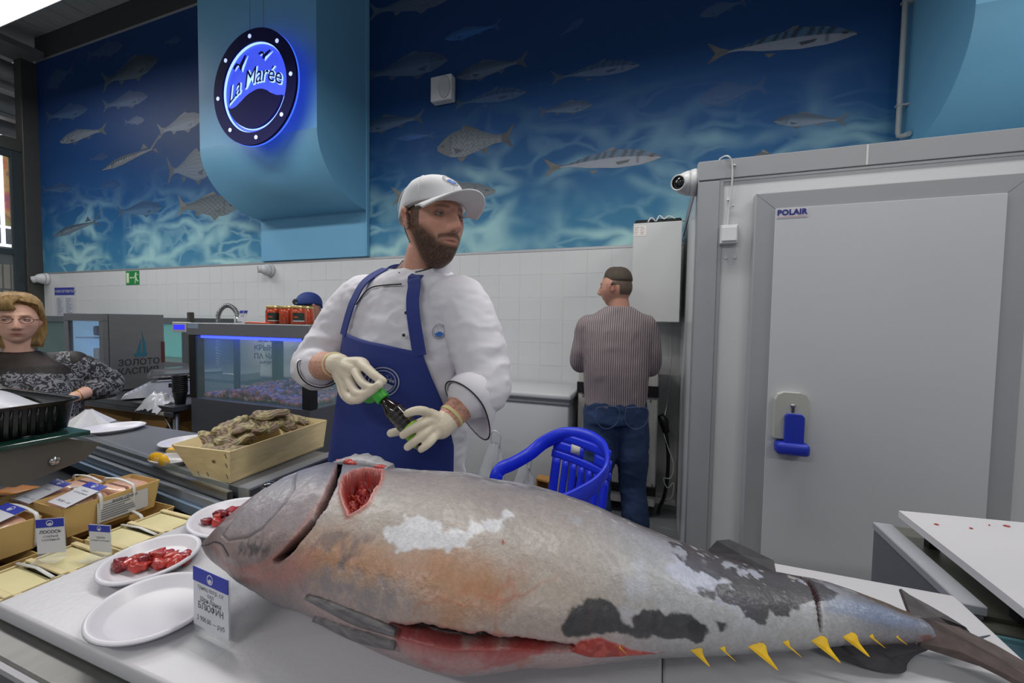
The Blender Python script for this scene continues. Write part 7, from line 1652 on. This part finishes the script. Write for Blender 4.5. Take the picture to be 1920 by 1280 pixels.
# ---------------------------------------------------------------- worker behind the aquarium
wk = thing('person', 'worker in blue cap and white T-shirt bending behind the aquarium', 'person', (-2.62, 2.55, 0))
kr, kf = Vector((.97, .25, 0)).normalized(), Vector((-.25, .97, 0)).normalized()
kh = Vector((-2.605, 2.52, 1.495)); kR = rotm((.25, .95, -.15)); ks = .98
m = MB(); head_shape(m, kh, kR, ks, nu=64, nv=48); limb(m, [(-2.74, 2.54, 1.28), (-2.69, 2.53, 1.36), (-2.62, 2.52, 1.44)], [.07, .062, .058])
torso(m, [((-2.86, 2.56, .85), .165, .12), ((-2.85, 2.56, 1.0), .17, .12), ((-2.82, 2.55, 1.15), .18, .12), ((-2.77, 2.55, 1.28), .17, .10), ((-2.70, 2.54, 1.36), .08, .06)], kr, kf)
kS = [Vector((-2.98, 2.52, 1.24)), Vector((-2.60, 2.60, 1.27))]; kE = [Vector((-3.05, 2.62, 1.02)), Vector((-2.54, 2.70, 1.05))]; kW = [Vector((-2.96, 2.82, 1.0)), Vector((-2.68, 2.86, 1.0))]
for a, b_, c_ in zip(kS, kE, kW): limb(m, [a, b_], [.052, .042]); limb(m, [b_, c_], [.042, .03]); limb(m, [c_, c_+Vector((.02, .08, 0))], [.03, .022])
khip = [(-2.94, 2.55, .85), (-2.77, 2.58, .85)]; kfeet = [(-2.94, 2.55, 0), (-2.76, 2.58, 0)]; legs(m, khip, kfeet, .085, kf)
o = m.build('body', skin_material(), wk, fix=False); remesh(o, .007, 2, .5)
vcols(o, lambda w: head_paint(w, kh, kR, ks, np.tile(C3(186, 140, 120), (len(w), 1)), None, (60, 48, 40), lambda x, y, z: ((y < -.02) & (z > -.06))*1.0))
m = MB(); torso(m, [((-2.86, 2.56, .94), .21, .15), ((-2.85, 2.56, 1.05), .205, .15), ((-2.82, 2.55, 1.18), .205, .145), ((-2.78, 2.55, 1.28), .185, .12), ((-2.72, 2.545, 1.35), .10, .08)], kr, kf, 32)
for a, b_ in zip(kS, kE): limb(m, [a+(Vector((-2.79, 2.55, a.z))-a)*.2, a, a.lerp(b_, .6)], [.075, .076, .068], 16, 6)
ts = m.build('t_shirt', M('white_t_shirt', (196, 204, 204), .8, 0, .04, 8), wk, fix=False); remesh(ts, .009, 5, .5); folds(ts, .007, 7, 6)
prn = M('navy_shirt_print', (44, 60, 80), .7)
for i, (tx, sz) in enumerate((('БЕРУ', .075), ('КРЫНОЙ', .056), ('ПА ЧАРЕ', .056), ('НАВСЕГДА', .026))):
    text(tx, sz, Vector((-2.86, 2.385-.004*i, 1.225-.066*i if i < 3 else 1.055)), kr, (0, 0, 1), prn, ts, thick=.0015, depth=.004)
m = MB(); torso(m, [((-2.86, 2.56, .72), .19, .15), ((-2.86, 2.56, .95), .205, .152)], kr, kf, 28)
for h, ft in zip(khip, kfeet): limb(m, [h, Vector(h).lerp(Vector(ft), .5), Vector(ft)+Vector((0, 0, .09))], [.105, .085, .07], 16, 6)
o = m.build('trousers', M('navy_work_trousers', (34, 48, 84), .8, 0, .08, 6), wk, fix=False); remesh(o, .010, 5, .5); folds(o, .006, 8, 2)
bcap = M('navy_cap_cloth', (28, 48, 112), .7, 0, .06, 20); rings = []
kc = kh+kR @ Vector((0, -.004, .028))*ks
for i in range(13):
    a = PI*.5*i/12; rings.append([kc+kR @ Vector((.085*math.cos(a)**.8*math.cos(t), .106*math.cos(a)**.8*math.sin(t), .098*math.sin(a)**.9-.028*(1-i/12)*max(0, -math.sin(t))))*ks for t in np.linspace(0, 2*PI, 40, endpoint=False)])
kcap = MB().loft(rings).build('cap', bcap, wk)
MB().grid(lambda u, v: kc+kR @ Vector(((-1+2*u)*.082, .10*math.cos((-1+2*u)*1.1)+.07*v*math.cos((-1+2*u)*1.1), -.02*(2*u-1)**2))*ks, 16, 6).build('cap_brim', bcap, kcap, solid=.004)
MB().lathe([(.034, 0), (.030, .003), (.002, .004)], kc+kR @ Vector((-.012, -.1065, .000))*ks, 20, R=rotm(kR @ Vector((0, 0, 1)), kR @ Vector((0, -1, 0))), sy=.62).build('cap_opening', M('dark_hair_gap', (20, 20, 26), .8), kcap)
MB().box(kc+kR @ Vector((.022, -.1095, -.014))*ks, (.022, .004, .010), bev=.001).build('cap_buckle', steel, kcap)
# ---------------------------------------------------------------- woman at the left edge
wm = thing('person', 'blonde woman with glasses and black patterned blouse, hand on hip', 'person', (-3.12, 1.16, 0))
wf_ = Vector((.93, -.36, 0)).normalized(); wr_ = Vector((.36, .93, 0)).normalized()
wh = Vector((-3.075, 1.125, 1.375)); wR = rotm((.93, -.37, -.03)); ws = 1.04
m = MB(); head_shape(m, wh, wR, ws, jaw=.24, nose=.8, nu=84, nv=64)
limb(m, [(-3.12, 1.145, 1.14), (-3.11, 1.14, 1.22), (-3.09, 1.13, 1.31)], [.065, .055, .054])
torso(m, [((-3.13, 1.16, .78), .20, .15), ((-3.13, 1.16, .90), .185, .15), ((-3.12, 1.155, 1.02), .19, .155), ((-3.12, 1.15, 1.12), .18, .12), ((-3.12, 1.148, 1.19), .09, .07)], wr_, wf_)
wS = [Vector((-3.20, .97, 1.115)), Vector((-3.06, 1.325, 1.125))]; wE = [Vector((-3.22, .86, .92)), Vector((-3.05, 1.47, 1.005))]; wW = [Vector((-3.02, .92, .86)), Vector((-2.945, 1.27, .968))]
for a, b_, c_ in zip(wS, wE, wW): limb(m, [a, b_], [.055, .045]); limb(m, [b_, c_], [.044, .028])
limb(m, [wW[1], wW[1]+Vector((-.01, -.06, -.02))], [.03, .026])
for k in range(4): finger(m, [wW[1]+Vector((.012-.01*k, -.05, -.005-.014*k)), wW[1]+Vector((.008-.01*k, -.10, -.025-.014*k)), wW[1]+Vector((-.02-.01*k, -.125, -.04-.014*k))], .009, .007)
finger(m, [wW[1]+Vector((.01, -.02, -.01)), wW[1]+Vector((.02, -.05, -.045)), wW[1]+Vector((.01, -.07, -.07))], .010, .008)
whip = [(-3.16, 1.07, .80), (-3.10, 1.25, .80)]; wfeet = [(-3.14, 1.06, 0), (-3.08, 1.25, 0)]; legs(m, whip, wfeet, .09, wf_)
o = m.build('body', skin_material(), wm, fix=False); remesh(o, .0048, 2, .5)
vcols(o, lambda w: head_paint(w, wh, wR, ws, np.tile(C3(226, 178, 156), (len(w), 1)), None, (170, 136, 84), lambda x, y, z: ((z > .075) | (y < -.02))*1.0, None, (176, 84, 84), (150, 112, 76), .3))
eyes(wm, wh, wR, ws, (110, 130, 140), (.35, 1, .1))
blouse_m = pattern_mat('paisley_blouse_cloth', (34, 34, 38), (128, 128, 134), 'paisley', 26)
m = MB(); torso(m, [((-3.13, 1.16, .74), .235, .185), ((-3.13, 1.16, .88), .215, .18), ((-3.12, 1.155, 1.0), .215, .185), ((-3.12, 1.15, 1.09), .205, .15), ((-3.12, 1.148, 1.135), .17, .11)], wr_, wf_, 36)
for a, b_, c_ in zip(wS, wE, wW): limb(m, [a+(Vector((-3.12, 1.15, a.z-.02))-a)*.3, a+Vector((0, 0, -.01)), a.lerp(b_, .6), b_, b_.lerp(c_, .40)], [.078, .080, .080, .074, .064], 18, 7)
bl2 = m.build('blouse', blouse_m, wm, fix=False); remesh(bl2, .008, 6, .5); folds(bl2, .009, 8, 12)
m = MB(); torso(m, [((-3.12, 1.15, 1.085), .208, .153), ((-3.12, 1.148, 1.14), .185, .12), ((-3.12, 1.146, 1.185), .11, .085), ((-3.118, 1.144, 1.215), .075, .068)], wr_, wf_, 32)
for a in wS: limb(m, [a+(Vector((-3.12, 1.15, a.z+.03))-a)*.4, a+Vector((0, 0, .006))], [.07, .079], 14, 5)
yk = m.build('sheer_yoke', M('black_sheer_mesh', (36, 28, 28), .6, 0, .1, 40, alpha=.86), wm, fix=False); remesh(yk, .008, 5, .5)
m = MB(); torso(m, [((-3.13, 1.16, .60), .22, .18), ((-3.13, 1.16, .78), .225, .178)], wr_, wf_, 28)
for h, ft in zip(whip, wfeet): limb(m, [h, Vector(h).lerp(Vector(ft), .5), Vector(ft)+Vector((0, 0, .08))], [.11, .085, .065], 16, 6)
o = m.build('trousers', M('black_trousers', (30, 30, 34), .8), wm, fix=False); remesh(o, .010, 5, .5)
# hair: bob with parting
hairm = M('blonde_hair', (158, 126, 78), .5, 0, .35, 18, bump=.6, bscale=120, stretch=(6, 6, 1)); m = MB(); rings = []
for i in range(16):
    t_ = i/15; ring = []
    for k in np.linspace(0, 2*PI, 48, endpoint=False):
        cx, sy = math.cos(k), math.sin(k)            # sy > 0 towards the face
        if t_ < .45:
            a = PI/2*(1-t_/.45); r = math.cos(a)**.75; z = .045+.092*math.sin(a)
        else:
            u = (t_-.45)/.55; r = 1.0+.10*math.sin(PI*u)-.10*u*u; z = .045-.175*u
        x = .092*r*cx; y = .108*r*sy
        face = max(0, sy-.25)/.75 if abs(cx) < .97 else 0
        if t_ >= .20: y = min(y, .094-.0*face) if z > .085 else min(y, .070-.06*min(1, (.085-z)/.09)) ; x = x if z > .085 or sy < .3 else math.copysign(max(abs(x), .070), x if abs(x) > 1e-4 else .001)
        ring.append(wh+wR @ Vector((x, y-.004, z+.004*math.sin(9*k)))*ws)
    rings.append(ring)
hr = m.loft(rings).build('hair', hairm, wm)
m = MB()
for k in range(7, 16):                                # side-swept fringe
    f = k/15; x0 = .035-.02*f; pts = [wh+wR @ Vector((-.02+.004*k-.02, .065, .118))*ws, wh+wR @ Vector((-.045+.0085*k, .100-.02*abs(f-.5), .088-.012*f))*ws, wh+wR @ Vector((-.075+.0112*k, .096-.05*abs(f-.45), .052-.03*abs(f-.5)))*ws]
    m.tube(catmull(pts, 5), [.012]*5+[.010]*5+[.004], 8)
m.build('fringe', hairm, hr, fix=False)
gl = MB()
for sx in (-1, 1):
    gl.tube([wh+wR @ Vector((sx*.033+.023*math.cos(t), .097-.25*(.033*sx+.023*math.cos(t))**2*8, .004+.0145*math.sin(t)))*ws for t in np.linspace(0, 2*PI, 25)], .0013, 6, caps=False)
    gl.tube([wh+wR @ Vector((sx*.056, .088, .008))*ws, wh+wR @ Vector((sx*.078, .0, .004))*ws], .0015, 6)
gl.tube([wh+wR @ Vector((-.010, .097, .008))*ws, wh+wR @ Vector((0, .101, .011))*ws, wh+wR @ Vector((.010, .097, .008))*ws], .0013, 6)
gl.build('glasses', M('dark_red_metal_frame', (70, 40, 44), .3, .4), wm, fix=False)
MB().tube([wW[1].lerp(wE[1], .15)+Vector((.03*math.cos(t), .012*math.sin(t)*-1, .03*math.sin(t))) for t in np.linspace(0, 2*PI, 24)], .004, 6, caps=False).build('bracelet', M('gold_bracelet', (190, 150, 60), .3, .8), wm)
